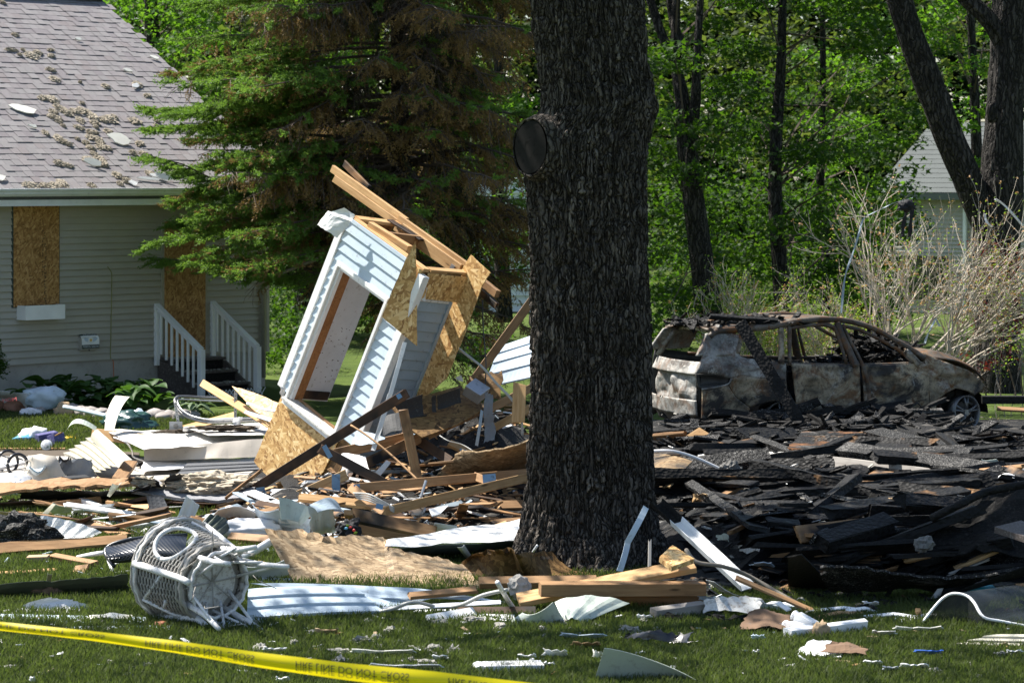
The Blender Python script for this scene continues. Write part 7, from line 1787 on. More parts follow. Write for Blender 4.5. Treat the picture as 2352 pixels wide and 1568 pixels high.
# ---------------- small things on the front lawn
S("sage_trim", "curved sage green siding strip standing in the grass at the bottom border", [(1362, 1572, .0), (1606, 1572, .0), (1600, 1562, .05), (1388, 1488, .27)], "siding_sage", nx=14, ny=6, bend=-.05, bend_ax=0, laps=0, crumple=.006, cat="trim")
S("black_bag", "torn shiny black plastic bag strip on the front lawn", [(1420, 1462, .06), (1590, 1480, .06), (1598, 1456, .12), (1440, 1448, .11)], "plastic_black", nx=18, ny=6, crumple=.06, cfreq=4, jag=.04, cat="plastic bag")
bk = empty("open_book", M=frame(PZ(1170, 1545, .0), (1, .12, 0))); tag(bk, "thick paperback with printed pages lying face up on the grass near the tape", "book")
bk.scale = (1.3, 1.3, .85)
mesh_obj("page_block", *box_geo(.32, .16, .075, (.02, 0, .045)), MAT["white_clean"], bk); mesh_obj("cover", *box_geo(.34, .17, .006, (.02, 0, .004)), MAT["white_paint"], bk); mesh_obj("spine_roll", *tube_geo([(-.16, -.07, .05), (-.16, .08, .05)], .035, 10), MAT["white_paint"], bk)
v, f = [], []
for k in range(7):
	for j in range(9): box_geo(.026 * RND.uniform(.6, 1.1), .005, .001, (-.10 + j * .030, -.06 + k * .019, .084), v, f)
mesh_obj("page_print", v, f, MAT["cable_grey"], bk)
for i, (u, v, w, h, lab, m) in enumerate(((1210, 1504, 45, 10, "crumpled white paper on the lawn behind the paperback", "white_clean"), (1275, 1500, 60, 24, "bright white plaster fragment right of the paperback", "plaster"), (1372, 1504, 24, 26, "white upright fragment beside the curved sage strip", "plaster"), (1262, 1520, 26, 8, "curled white flap behind the paperback", "white_clean"), (880, 1494, 160, 14, "torn cream cardboard strip lying in the front lawn", "plaster"), (1010, 1506, 40, 10, "white torn flake beside the grey tuft in front", "white_clean"), (930, 1526, 180, 8, "long white rail half buried in the grass above the tape", "white_clean"), (648, 1558, 34, 14, "small white block just below the tape", "white_clean"), (630, 1488, 60, 8, "white stick in the grass near the tape", "white_vinyl"), (75, 1558, 14, 14, "white peg in the grass in the lower left corner", "white_clean"), (752, 1446, 60, 14, "tan torn cardboard on the lawn below the blue siding", "cardboard"), (1480, 1412, 36, 8, "small white chip in the grass before the white beam", "white_clean"), (1340, 1456, 110, 7, "thin white strip left of the black bag", "siding_blue"), (1345, 1476, 70, 9, "pale wood splinter row in the front lawn", "pine"), (2005, 1518, 44, 9, "short white strip near the lower right lawn", "white_clean"), (2046, 1532, 40, 14, "white torn scrap left of the long curl in the lower right", "white_clean"), (2100, 1526, 70, 10, "long white curl in the lower right lawn", "white_clean"), (2133, 1493, 72, 6, "blue plastic strip in the lower right lawn", "plastic_blue"), (2330, 1492, 40, 6, "white edge scrap at the right border of the lawn", "white_clean"), (2000, 1384, 40, 12, "white paper scrap before the front of the burnt heap", "white_clean"), (2110, 1440, 120, 8, "flat cream strip left of the bent screen", "plaster"), (2030, 1450, 60, 8, "broken white end of the post on the lawn", "white_dirty"), (1742, 1460, 34, 14, "blue grey vinyl triangle on the right lawn", "siding_blue"), (1736, 1494, 16, 10, "white chip in the lawn below the brown cloth", "white_clean"), (1540, 1532, 40, 10, "pinkish stone in the grass right of the sage strip", "red_stone"), (1612, 1526, 16, 18, "grey stone standing in the grass right of the sage strip", "stone"))):
	_s = 23450 / (v + 6 - 400); k = _s / 6700
	if m in ("red_stone", "stone"): LUMP("stone", lab, u, v, (w * k * .5, .03, h * k * .5), m, "stone"); continue
	S("lawn_scrap", lab, [(u - w / 2, v + 4, .055), (u + w / 2, v + 5, .058), (u + w / 2.3, v - h * .4, .085 + h * k * .4), (u - w / 2.2, v - h * .5, .075 + h * k * .4)], m, nx=8, ny=4, th=.006, bend=.01, crumple=.005, cfreq=6, jag=.02, cat="scrap")
# cloths and turned posts
S("brown_cloth", "brown cloth with white lining thrown on the grass beside the white panel", [(1696, 1446, .05), (1820, 1446, .05), (1814, 1410, .12), (1716, 1402, .14)], "fabric_brown", nx=16, ny=10, crumple=.035, cfreq=3, jag=.02, cat="cloth"); S("white_cloth", "white cloth folded at the foot of the brown cloth", [(1728, 1444, .03), (1812, 1446, .03), (1808, 1430, .09), (1740, 1428, .07)], "fabric_white", nx=10, ny=6, crumple=.03, cfreq=6, cat="cloth")
S("white_cloth", "white fabric with brown paper crumpled on the right lawn", [(1822, 1500, .05), (1940, 1510, .05), (1912, 1470, .09), (1866, 1466, .09)], "fabric_white", nx=16, ny=10, crumple=.03, cfreq=3, jag=.02, cat="cloth"); S("brown_paper", "brown wrapping paper lying over the white fabric on the right lawn", [(1880, 1498, .08), (2002, 1502, .06), (1970, 1476, .10), (1906, 1470, .13)], "fabric_brown", nx=10, ny=6, crumple=.03, cfreq=5, jag=.03, cat="paper")
def turned(lab, a, b, r):
	A, Bq = pt(a), pt(b); L = (Bq - A).length; M = frame(A, Bq - A)
	t = empty("turned_post", M=M); tag(t, lab, "post")
	dv, df = tube_geo([(0, 0, 0), (L * .04, 0, 0), (L * .08, 0, 0), (L * .12, 0, 0), (L * .16, 0, 0)], [r * .5, r * .9, r * .9, r * .5, r * .7], 12); mesh_obj("ball_end", dv, df, MAT["white_clean"], t, None, True)
	mesh_obj("shaft", *box_geo(L * .80, r * 1.6, r * 1.6, (L * .58, 0, 0)), MAT["white_clean"], t)
turned("white turned post with ball end lying over the broken post", (1822, 1412, .13), (1872, 1440, .06), .05); turned("white post lying on the right lawn left of the brown paper scrap", (1802, 1436, .06), (1862, 1450, .05), .05)
B("white_post", "long white square post broken in two on the right lawn", (1808, 1456, .05), (1870, 1449, .05), .10, .08, "white_clean", 5); B("white_post", "right half of the broken white square post", (1898, 1446, .05), (1988, 1434, .06), .09, .08, "white_clean", 5, jag=.02)
LUMP("cardboard_core", "torn brown cardboard and plaster wedged in the broken white post", 1886, 1448, (.06, .04, .07), "cardboard", "cardboard", 2, .5, 3, z=.07)
for i, (a, b, lab) in enumerate((((1866, 1402, .03), (2010, 1404, .03), "wavy white trim strip on the grass before the burnt heap"), ((1944, 1402, .05), (2030, 1406, .02), "arched white trim strip before the burnt heap"), ((1864, 1420, .02), (1990, 1408, .03), "brown backed strip lying under the white trim strips"), ((1984, 1416, .03), (2122, 1419, .03), "white siding rail on the grass left of the bent screen"), ((2066, 1426, .02), (2190, 1414, .02), "thin white rail behind the bent screen"), ((1760, 1388, .06), (1862, 1400, .03), "white rail running from the white panel to the brown cloth"), ((1766, 1384, .12), (1812, 1400, .10), "thin white rod bending down to the turned post"))):
	B("trim_strip", lab, a, b, .05, .012, "white_clean" if i not in (2,) else "pine", 15, bow=.03, cat="trim")
B("wood_peg", "small upright tan wedge on the grass left of the bent screen", (2112, 1416, .02), (2108, 1400, .10), .04, .03, "pine", 0, cat="wood piece")
# bent screen door
sd = empty("screen_frame", PZ(2115, 1436)); tag(sd, "bent screen with white frame arching over dark mesh at the right border", "screen")
fr_ = [PZ(2113, 1437, .01), PY(2149, 1390, 22.6), PY(2172, 1369, 22.6), PY(2194, 1362, 22.55), PY(2221, 1368, 22.5), PY(2238, 1384, 22.4), PY(2259, 1416, 22.3), PY(2300, 1426, 22.3), PY(2400, 1445, 22.3)]
tube("frame_rail", [p - sd.location for p in smoothpts(fr_, 4)], .012, MAT["white_clean"], 6, sd)
t = NT("screen_mesh"); t.base((.02, .024, .026), .5, 0, .4); tr_ = t.add("ShaderNodeBsdfTransparent"); mx_ = t.add("ShaderNodeMixShader"); mx_.inputs[0].default_value = .62
t.l.new(tr_.outputs[0], mx_.inputs[1]); t.l.new(t.b.outputs[0], mx_.inputs[2]); t.l.new(mx_.outputs[0], t.n["Material Output"].inputs["Surface"]); MAT["screen_mesh"] = t.m
P_ = smoothpts(fr_, 4); V = []; Fc = []
for p in P_: V.append(p - sd.location); q = p + Vector((.55, .55, 0)); q.z = p.z * .95; V.append(q - sd.location)
for i in range(len(P_) - 1): Fc.append((2 * i, 2 * i + 1, 2 * i + 3, 2 * i + 2))
mesh_obj("mesh_top", V, Fc, MAT["screen_mesh"], sd)
V = [p - sd.location for p in P_] + [Vector((p.x, p.y, .0)) - sd.location for p in P_]; n = len(P_)
mesh_obj("mesh_front", V, [(i, i + 1, n + i + 1, n + i) for i in range(n - 1)], MAT["screen_mesh"], sd)
S("sage_siding", "cream ribbed siding scrap on the lawn at the right border", [(2186, 1482, .02), (2400, 1488, .02), (2400, 1456, .10), (2290, 1456, .09)], "siding_cream", laps=3, nx=8, lap_d=.015, cat="siding"); PLT("paper_scrap", "brown paper scrap stuck under the cream siding at the right border", [(2270, 1490, .01), (2330, 1488, .01), (2310, 1474, .06)], "cardboard", th=.004)
# ---------------- left side: garage remains
S("garage_door_leaf", "white garage door panel lying flat and sunlit behind the cream fascia", [(330, 1032, .28), (600, 1020, .30), (606, 1000, .34), (236, 986, .30)], "white_dirty", ribs=4, lap_d=.012, ny=6, crumple=.01)
S("garage_door_leaf", "second white door panel with dark streak behind the track", [(480, 1000, .40), (640, 998, .40), (640, 968, .46), (420, 980, .40)], "white_dirty", nx=8, ny=4, crumple=.01)
S("cream_fascia", "long dented cream metal fascia standing on edge before the white door panel", [(331, 1058, 34.6), (612, 1049, 34.0), (612, 1008, 34.1), (330, 1030, 34.7)], "cream_metal", y=True, nx=26, ny=8, crumple=.04, cfreq=2.0, cat="fascia"); S("white_underlay", "white vinyl sheet lying under the cream fascia", [(322, 1082, .06), (600, 1064, .08), (612, 1050, .12), (330, 1058, .10)], "white_clean", nx=14, ny=4, crumple=.02, jag=.02, cat="vinyl sheet")
B("pine_beam", "bright pine beam lying along the white door panel", (213, 996, .26), (476, 1026, .22), .14, .045, "pine", 75); B("pine_beam", "short pine block under the end of the cream siding piece", (272, 1102, .10), (300, 1062, .14), .15, .05, "pine_old", 8, jag=.02)
S("cream_siding", "cream siding piece with five laps lying sunlit on the driveway", [(148, 1046, .06), (222, 1090, .06), (278, 1066, .20), (212, 1004, .26)], "siding_cream", laps=5, nx=10, lap_d=.04, bend=.04); S("cream_siding", "cream cap strip folded along the lapped siding piece", [(276, 1068, .20), (304, 1056, .26), (224, 986, .44), (209, 1010, .30)], "siding_cream", nx=4, ny=8, bend=.03)
S("cream_siding", "cream siding strip standing upright before the hostas", [(240, 988, 35.8), (262, 990, 35.7), (298, 911, 36.2), (265, 908, 36.4)], "siding_cream", y=True, nx=4, ny=8, bend=.05, bend_ax=1); S("curled_strip", "curled grey strip arching from the lawn to the cream siding", [(154, 986, 36.0), (220, 990, 35.8), (222, 980, 35.9), (160, 976, 36.0)], "siding_sage", y=True, nx=12, ny=2, bend=.13, bend_ax=0)
LUMP("green_tarp", "crumpled dark green tarp bag beside the upright cream strip", 292, 972, (.36, .22, .15), "dark_green_tarp" if "dark_green_tarp" in MAT else "plastic_teal", "tarp", 1.8, .45, 4, z=.10)
m_plain("dark_green_tarp", (.03, .075, .07), .22, .2, (.2, .25, .25), dscale=5, spec=.6); bpy.data.objects["green_tarp"].data.materials[0] = MAT["dark_green_tarp"]
TB("foam_tube", "pale blue foam tube lying across the stones of the flower bed", [(148, 934, .18), (190, 942, .2), (250, 956, .18)], .03, "siding_blue", n=8)
LUMP("plastic_bag", "clear bluish plastic bag beside the green tarp", 322, 958, (.12, .10, .10), "siding_blue", "plastic bag", 2, .5, 3); LUMP("plastic_bag", "translucent plastic sheet crumpled on the hostas", 100, 912, (.30, .16, .16), "siding_blue", "plastic bag", 1.6, .5, 3, z=.25)
hw_ = S("house_wrap", "white building wrap sheet with red print at the left border", [(-30, 930, .10), (60, 936, .08), (78, 905, .30), (-30, 888, .40)], "white_paint", nx=14, ny=10, crumple=.08, cfreq=1.8, cat="building wrap"); bpy.context.view_layer.update()
print_on(hw_, "HOM", .09, 22, 918, .30, "plastic_red", (1, .2, .12), (0, -.7, .7))
for i, (u, v, r3, m, lab) in enumerate(((53, 1010, (.14, .10, .07), "plastic_lightblue", "bright blue plastic bag on the lawn by the driveway"), (78, 1004, (.18, .14, .11), "fabric_white", "pale pink white bag of cloth on the lawn by the driveway"), (70, 950, (.16, .1, .08), "fabric_white", "white rag lying on the boulders at the left"), (148, 946, (.14, .05, .13), "cardboard", "tan torn cardboard piece leaning on the boulders"), (160, 1008, (.12, .10, .03), "plastic_yellow", "yellow carton flap on the lawn"), (30, 1122, (.24, .14, .14), "fabric_white", "white cloth bundle on the collapsed roof at the left border"))):
	LUMP("bag" if i < 2 else "bundle", lab, u, v, r3, m, "bag" if i < 2 else "scrap", 1.8, .5, 3)
vb = box("carton", (.26, .2, .14), MAT["plastic_violet"], None, frame(PZ(108, 1006, .09), (.9, .4, .15)), .004); tag(vb, "open violet printed carton lying on the lawn", "carton")
vb = box("carton", (.20, .16, .14), MAT["plastic_violet"], None, frame(PZ(128, 1010, .08), (.6, -.7, .3)), .004); tag(vb, "tilted violet and silver carton right of the open one", "carton")
B("spoon_handle", "small wooden paddle sticking out behind the cartons", (128, 1000, .16), (142, 992, .22), .03, .01, "pine", 0, cat="paddle")
ld = empty("pot_lid", M=frame(PZ(107, 1022, .07), (1, 0, 0), (-.2, -.9, .4))); tag(ld, "round white lid standing in the grass before the cartons", "lid")
dv, df = tube_geo([(0, 0, 0), (0, 0, .02), (0, 0, .03)], [.075, .07, .03], 20); mesh_obj("disc", dv, df, MAT["white_clean"], ld); dv, df = tube_geo([(0, 0, .03), (0, 0, .05)], [.012, .018], 8); mesh_obj("knob", dv, df, MAT["white_clean"], ld)
B("pale_board", "pale board lying at the lawn edge left of the driveway", (-20, 1030, .02), (150, 1030, .02), .10, .02, "pine", 0)
B("white_tube", "white pipe on the driveway behind the black rings", (-20, 1078, .05), (88, 1054, .08), .06, .04, "white_clean", 20, cat="pipe")
# two black rings
def ring(par, name, c, axis, R, r, mat):
	M = frame(c, axis); v = [M @ Vector((.0, math.cos(a) * R, math.sin(a) * R)) for a in [2 * math.pi * k / 40 for k in range(40)]]
	P2 = [p - par.location for p in v] + [v[0] - par.location]
	return tube(name, P2, r, MAT[mat], 8, par)
c1, c2 = PY(41, 1068, 34.2), PY(18, 1060, 34.45)
rg = empty("ring_stand", c1); tag(rg, "twin black plastic rings joined by struts standing on the driveway", "ring stand")
axr = Vector((.55, -.8, .1)); ring(rg, "ring", c1, axr, .128, .020, "plastic_black"); ring(rg, "ring", c2, axr, .128, .018, "plastic_black")
for a in (.3, 2.4, 4.5):
	M1, M2 = frame(c1, axr), frame(c2, axr); q = Vector((0, math.cos(a) * .128, math.sin(a) * .128)); tube("strut", [M1 @ q - c1, M2 @ q - c1], .010, MAT["plastic_black"], 6, rg)
# crushed cream bin
bn = empty("crushed_bin", M=frame(PZ(112, 1112, .0), (.9, -.3, 0))); tag(bn, "crushed cream plastic bin on the driveway edge", "bin")
V = []; Fc = []
for j in range(7):
	for i in range(20):
		a = 2 * math.pi * i / 20; s = j / 6; r_ = lerp(.25, .14, s) * (1 + .28 * mnoise.noise(Vector((math.cos(a) * 1.5, math.sin(a) * 1.5, s * 2)))); V.append((math.cos(a) * r_ * 1.1 + s * -.10, math.sin(a) * r_ * .7, .02 + s * .30 + .05 * mnoise.noise(Vector((math.cos(a), math.sin(a), 9)))))
for j in range(6):
	for i in range(20): a, b = j * 20 + i, j * 20 + (i + 1) % 20; Fc.append((a, b, b + 20, a + 20))
Fc.append(tuple(range(120, 140)))
mesh_obj("shell", V, Fc, MAT["cream_metal"], bn, None, True)
dv, df = tube_geo([(-.20 + .04 * math.cos(a), -.12, .22 + .06 * math.sin(a)) for a in [k * .7 for k in range(10)]], .006, 5); mesh_obj("handle_mark", dv, df, MAT["cream_metal"], bn)
B("roofing_roll", "short black roofing roll beside the cream bin", (148, 1106, .10), (200, 1102, .09), .11, .10, "felt_black", 10, cat="roofing roll")
for i, (u0, u1, v0, v1, m, lab) in enumerate(((60, 150, 1062, 1094, "fabric_grey", "grey clothes heap on the driveway, left part"), (128, 218, 1054, 1096, "fabric_grey", "dark grey trousers heaped on the driveway"), (96, 132, 1056, 1072, "fabric_maroon", "maroon cloth in the heap of clothes"), (128, 165, 1050, 1064, "fabric_black", "black cloth on top of the heap of clothes"), (60, 110, 1066, 1086, "siding_blue", "pale blue cushion left of the clothes"))):
	S("clothes", lab, [(u0, v1, .02), (u1, v1, .02), (u1 - 6, v0, .20 + .02 * i), (u0 + 8, v0 + 2, .20 + .02 * i)], m, nx=12, ny=8, th=.02, crumple=.06, cfreq=4, bend=.06, jag=.02, cat="clothes")
# collapsed roof deck at the left
S("roof_deck", "collapsed roof deck with splintered brown edge at the left border", [(-40, 1140, .18), (330, 1116, .26), (350, 1103, .27), (-40, 1112, .20)], "pine_old", nx=30, ny=6, th=.03, jag=.10, crumple=.035, cfreq=4, bend=.03)
S("roof_felt", "black roofing felt draped from the collapsed roof deck", [(40, 1150, .06), (352, 1142, .08), (345, 1115, .30), (42, 1122, .24)], "felt_black", nx=22, ny=8, crumple=.05, cfreq=2, jag=.04, bend=.04); S("roof_felt", "dark torn felt flap standing beside the insulation heap", [(372, 1118, .22), (410, 1118, .22), (424, 1088, .36), (388, 1086, .40)], "felt_black", nx=6, ny=5, crumple=.03, jag=.03); S("roof_felt", "black felt curl in front of the white vinyl", [(276, 1112, .22), (380, 1118, .22), (360, 1104, .32), (296, 1096, .36)], "felt_black", nx=8, ny=4, crumple=.04, jag=.02)
S("shingle_sheet", "sheet of grey shingles sagging under the insulation heap", [(300, 1130, .20), (566, 1146, .14), (606, 1100, .28), (330, 1098, .26)], "shingle_light", nx=16, ny=8, th=.03, bend=-.05, crumple=.02, jag=.02)
ss_ = S("shingle_sheet", "strip of dark grey shingles before the cream fascia", [(405, 1092, .16), (596, 1080, .18), (606, 1058, .24), (430, 1064, .22)], "shingle_dark", laps=3, nx=8, lap_d=.012)
LUMP("insulation_heap", "big heap of tan blown insulation on the sagging shingles", 482, 1116, (.50, .30, .14), "insulation_tan", "insulation", 3.2, .30, 5, z=.22, smooth=False); LUMP("insulation_heap", "small tan insulation clump left of the big heap", 330, 1106, (.12, .08, .06), "insulation_tan", "insulation", 4, .6, 3, z=.30, smooth=False)
S("shingle_tab", "single grey shingle tab hanging over the roof edge", [(344, 1184, .06), (392, 1188, .06), (378, 1142, .24), (336, 1138, .26)], "shingle_dark", nx=4, ny=6, bend=.03, jag=.01); S("sage_scrap", "bent sage green trim scrap on the black felt", [(246, 1138, .22), (256, 1130, .24), (280, 1106, .42), (258, 1110, .40)], "siding_sage", nx=3, ny=6, bend=.03)
S("soffit_scrap", "grey perforated soffit piece standing on its corner", [(402, 1200, .02), (440, 1204, .02), (458, 1160, .22), (428, 1137, .32)], "siding_blue", nx=5, ny=6, ribs=2, lap_d=.006); B("pine_block", "pale wood block end under the roof edge", (300, 1170, .08), (346, 1168, .10), .12, .06, "pine", 20); B("pine_block", "dark board under the collapsed roof deck", (122, 1166, .07), (232, 1152, .10), .12, .04, "pine_old", 60); B("pine_block", "pale stick lying below the roof edge", (256, 1180, .04), (330, 1176, .05), .07, .04, "pine", 10)
B("tan_plank", "tan splintered plank lying along the edge of the brown debris left of the dark truss", (520, 1142, .16), (600, 1080, .46), .07, .03, "pine_singed", 20)
B("splintered_plank", "long splintered pine plank lying on the grass at the left", (-30, 1262, .08), (296, 1240, .10), .12, .03, "pine_old", 38, rough=.008, jag=.04); B("block", "small tan block before the splintered plank", (64, 1284, .04), (112, 1282, .05), .10, .06, "cardboard", 5, cat="wood block"); B("red_tip_board", "tan board with a red and black painted tip on the grass", (120, 1278, .05), (218, 1296, .04), .09, .05, "pine_old", 10, cat="board")
box_ = board("painted_tip", PZ(118, 1277.6, .051), PZ(142, 1282, .0515), .094, .054, MAT["plastic_red"], "red painted tip of the tan board", "paint", None, 10) if False else None
LUMP("charred_log", "charred grey log lying at the left border", 45, 1226, (.30, .20, .20), "char_ash", "log", 1.5, .5, 4, z=.14, rot=.25, smooth=False)
S("soffit_sheet", "white perforated soffit panel lying beside the charred log", [(62, 1248, .02), (198, 1240, .03), (234, 1222, .06), (94, 1184, .26)], "white_vinyl", ribs=5, lap_d=.008, ny=8, bend=.03, cat="soffit")
bpy.context.view_layer.update()
so2 = bpy.data.objects["soffit_sheet"]; bb_ = [Vector(c) for c in so2.bound_box]
v, f = [], []
xs_ = [c.x for c in bb_]; ys_ = [c.y for c in bb_]
src = [PZ(62, 1248, .034), PZ(198, 1240, .044), PZ(234, 1222, .074), PZ(94, 1184, .274)]
Mi_ = so2.matrix_world.inverted()
for i in range(30):
	for j in range(12):
		s, t_ = (i + .5) / 30, (j + .5) / 12
		if (j % 4) == 3: continue
		q = Mi_ @ lerp(lerp(src[0], src[1], s), lerp(src[3], src[2], s), t_); box_geo(.010, .006, .003, (q.x, q.y, q.z + .03 * (1 - (2 * s - 1) ** 2) + .004), v, f)
tag(mesh_obj("perforation", v, f, MAT["cable_grey"], so2), kind="stuff")
S("cream_scrap", "cream siding scrap at the left border above the charred log", [(-30, 1196, .05), (60, 1200, .05), (84, 1184, .16), (-30, 1170, .22)], "siding_cream", laps=2, nx=6); S("cream_scrap", "narrow cream siding scrap standing beside the soffit panel", [(92, 1184, .06), (106, 1186, .06), (128, 1158, .2), (120, 1156, .2)], "siding_cream", nx=3, ny=5); S("sage_scrap", "sage green gutter scrap under the black felt", [(110, 1174, .10), (166, 1172, .10), (164, 1158, .18), (122, 1154, .2)], "siding_sage", nx=6, ny=4, bend=.03); PLT("white_scrap", "white torn flake on the grass below the sage scrap", [(150, 1172, .03), (166, 1170, .03), (172, 1186, .02), (158, 1188, .02)], "white_clean", th=.006)
S("vinyl_scrap", "long flat white vinyl scrap on the grass left of the wicker chair", [(196, 1208, .01), (270, 1210, .01), (306, 1196, .05), (214, 1196, .05)], "white_vinyl", nx=8, ny=4, crumple=.02, jag=.02); S("vinyl_scrap", "small white strip left of the long flat vinyl scrap", [(172, 1184, .01), (236, 1186, .01), (230, 1180, .03), (178, 1178, .03)], "white_vinyl", nx=6, ny=2)
S("green_ribbed_sheet", "dark green ribbed metal sheet behind the wicker chair", [(420, 1254, .02), (470, 1262, .02), (540, 1206, .16), (478, 1182, .28)], "siding_olive", ribs=4, lap_d=.01, ny=6, bend=.03, cat="metal sheet"); m_plain("ribbed_green", (.035, .05, .035), .4, .2); bpy.data.objects["green_ribbed_sheet"].data.materials[0] = MAT["ribbed_green"]
LUMP("carpet_roll", "white fluffy carpet roll with a sooty end behind the board sheet", 562, 1216, (.34, .14, .11), "insulation_grey", "carpet", 2, .3, 4, z=.12); bpy.data.objects["carpet_roll"].data.materials[0] = MAT["fabric_white"]
B("pine_block", "brown board under the fluffy carpet roll", (528, 1232, .08), (630, 1240, .10), .09, .04, "pine_old", 40); S("white_basin", "white plastic basin wreck behind the carpet roll", [(480, 1196, .10), (580, 1200, .10), (590, 1176, .24), (500, 1170, .26)], "white_paint", nx=8, ny=6, bend=-.05, crumple=.02); bc = tube("cup", [PZ(528, 1182, .16), PZ(527, 1170, .22)], [.06, .05], MAT["white_clean"], 14, label="white round cap on the basin wreck", cat="cap")
TB("white_pipe", "white downspout pipe leaning on the torn edge of the board sheet", [(540, 1292, .06), (624, 1242, .30)], .035, "white_paint", n=10, sm=0); S("white_flashing", "white flashing sheet leaning against the left edge of the board sheet", [(556, 1330, .02), (664, 1318, .08), (652, 1286, .22), (560, 1300, .16)], "white_paint", nx=8, ny=4, bend=.03); S("white_flashing", "thin white strip under the left corner of the board sheet", [(596, 1336, .02), (672, 1338, .02), (670, 1328, .05), (600, 1326, .05)], "white_clean", nx=6, ny=2)
S("olive_gutter", "long dark olive gutter piece lying on the grass left of the wicker chair", [(-30, 1376, .01), (296, 1358, .01), (294, 1318, .19), (-30, 1344, .16)], "siding_olive", nx=20, ny=5, bend=.03, bend_ax=1, crumple=.02, jag=.02, cat="gutter"); PLT("white_scrap", "white trim stub standing before the olive gutter", [(178, 1310, .08), (210, 1322, .02), (204, 1324, .02), (180, 1318, .04)], "white_vinyl", th=.01); S("torn_corner", "torn curled corner sticking up from the olive gutter", [(106, 1340, .10), (116, 1342, .10), (120, 1318, .2), (110, 1312, .22)], "siding_olive", nx=3, ny=5, bend=.02)
B("split_lath", "pale split lath on the grass at the left", (-20, 1318, .03), (134, 1308, .03), .06, .02, "pine", 20, rough=.005, jag=.04); B("split_lath", "tan square block left of the rattan seat", (170, 1310, .03), (200, 1306, .06), .10, .02, "pine_old", 50); B("split_lath", "thin pale lath behind the olive gutter", (190, 1318, .02), (300, 1316, .02), .03, .012, "pine", 0)
S("white_sheet_cloth", "white vinyl sheet crumpled on the grass at the left border", [(-30, 1404, .01), (90, 1418, .01), (222, 1396, .03), (110, 1372, .13)], "fabric_white", nx=16, ny=10, crumple=.05, cfreq=2.5, jag=.03, cat="sheet"); LUMP("dark_bundle", "dark brown fabric with white lining before the olive gutter", 104, 1364, (.13, .07, .08), "fabric_brown", "cloth", 2, .6, 3)
B("blue_rail", "long pale blue siding rail lying on the grass left of the wicker chair", (-30, 1416, .03), (336, 1424, .03), .09, .015, "siding_blue", 20); B("blue_rail", "second pale blue rail below the first", (60, 1428, .02), (336, 1430, .02), .05, .012, "siding_slate", 10); B("blue_rail", "pale blue rail running under the wicker chair's feet", (150, 1444, .02), (480, 1440, .02), .07, .012, "siding_blue", 20); S("blue_siding", "bent pale blue siding strip right of the wicker chair's feet", [(470, 1448, .01), (600, 1436, .01), (610, 1420, .05), (480, 1432, .05)], "siding_blue", nx=10, ny=3, bend=.02)
S("cream_paper", "cream torn wallpaper strip on the blue rail", [(196, 1424, .03), (306, 1424, .03), (304, 1410, .07), (200, 1414, .05)], "plaster", nx=8, ny=3, bend=.02, jag=.02, cat="paper"); LUMP("terracotta_shard", "terracotta pot shard below the wicker chair", 370, 1438, (.055, .04, .04), "terracotta", "shard"); LUMP("terracotta_shard", "smaller terracotta shard right of the first", 418, 1452, (.05, .03, .02), "terracotta", "shard"); LUMP("tan_chip", "tan chip left of the terracotta shard", 342, 1442, (.04, .03, .02), "cardboard", "chip")
# garage door track
gt = empty("garage_track", PY(405, 985, 36.2)); tag(gt, "curved steel garage door track with perforated hanger straps", "door track")
def trk(name, pts, w, t_, mat): tube(name, [PY(*p) - gt.location for p in pts] if False else [q - gt.location for q in smoothpts([PY(*p) for p in pts], 5)], w, MAT[mat], 6, gt)
trk("rail", [(545, 916, 36.6), (470, 913, 36.6), (418, 910, 36.5), (405, 914, 36.4), (402, 922, 36.3), (409, 940, 36.2), (427, 955, 36.1), (450, 964, 36.0), (482, 969, 35.8), (550, 966, 35.4), (612, 964, 35.0)], .022, 0, "track_steel")
trk("rail_flange", [(545, 922, 36.55), (470, 920, 36.55), (416, 917, 36.45), (408, 922, 36.3), (415, 938, 36.15), (432, 951, 36.05), (455, 959, 35.95), (484, 963, 35.75), (550, 960, 35.35), (612, 958, 34.95)], .012, 0, "galvanised")
for a, b, y in (((541, 896), (540, 978), 35.5), ((402, 924), (412, 986), 36.1)):
	br = board("hanger_strap", PY(a[0], a[1], y), PY(b[0], b[1], y), .035, .004, MAT["galvanised"], parent=gt, rel=Matrix.Translation(-gt.location), zhint=(0, -1, 0)); v, f = [], []
	L = (PY(a[0], a[1], y) - PY(b[0], b[1], y)).length
	for k in range(10): box_geo(.012, .010, .006, (-L / 2 + (k + .5) * L / 10, 0, 0), v, f)
	mesh_obj("slot", v, f, MAT["cable_black"], br)
pb = mesh_obj("base_plate", *box_geo(.16, .012, .11), MAT["galvanised"], gt, Matrix.Translation(PY(404, 978, 36.05) - gt.location)); dv, df = tube_geo([(0, -.02, 0), (0, -.006, 0)], [.03, .03], 14); mesh_obj("roller", dv, df, MAT["track_steel"], pb)
S("base_channel", "steel angle on the white panel under the garage track", [(420, 990, .36), (490, 988, .36), (490, 980, .42), (420, 982, .42)], "galvanised", nx=6, ny=2, cat="steel angle")
BY("pine_two_by_four", "bright two by four pointing up left before the porch steps", (465, 880, 36.4), (622, 976, 34.6), .095, .04, "pine", 0, cat="two by four", jag=.01)
PLT("tan_sheet", "bright board sheet slanting down from the porch to the tilted wall", [(537, 893, 35.4), (580, 905, 35.2), (642, 924, 34.8), (620, 972, 34.4), (578, 940, 35.0)], "osb", y=True, th=.014, jag=.006, sub=4, cat="board sheet"); PLT("tan_sheet", "pale plywood tongue lying under the garage track", [(418, 978, .30), (540, 946, .42), (545, 962, .36), (440, 984, .28)], "pine", th=.014, jag=.01, sub=3, cat="plywood")
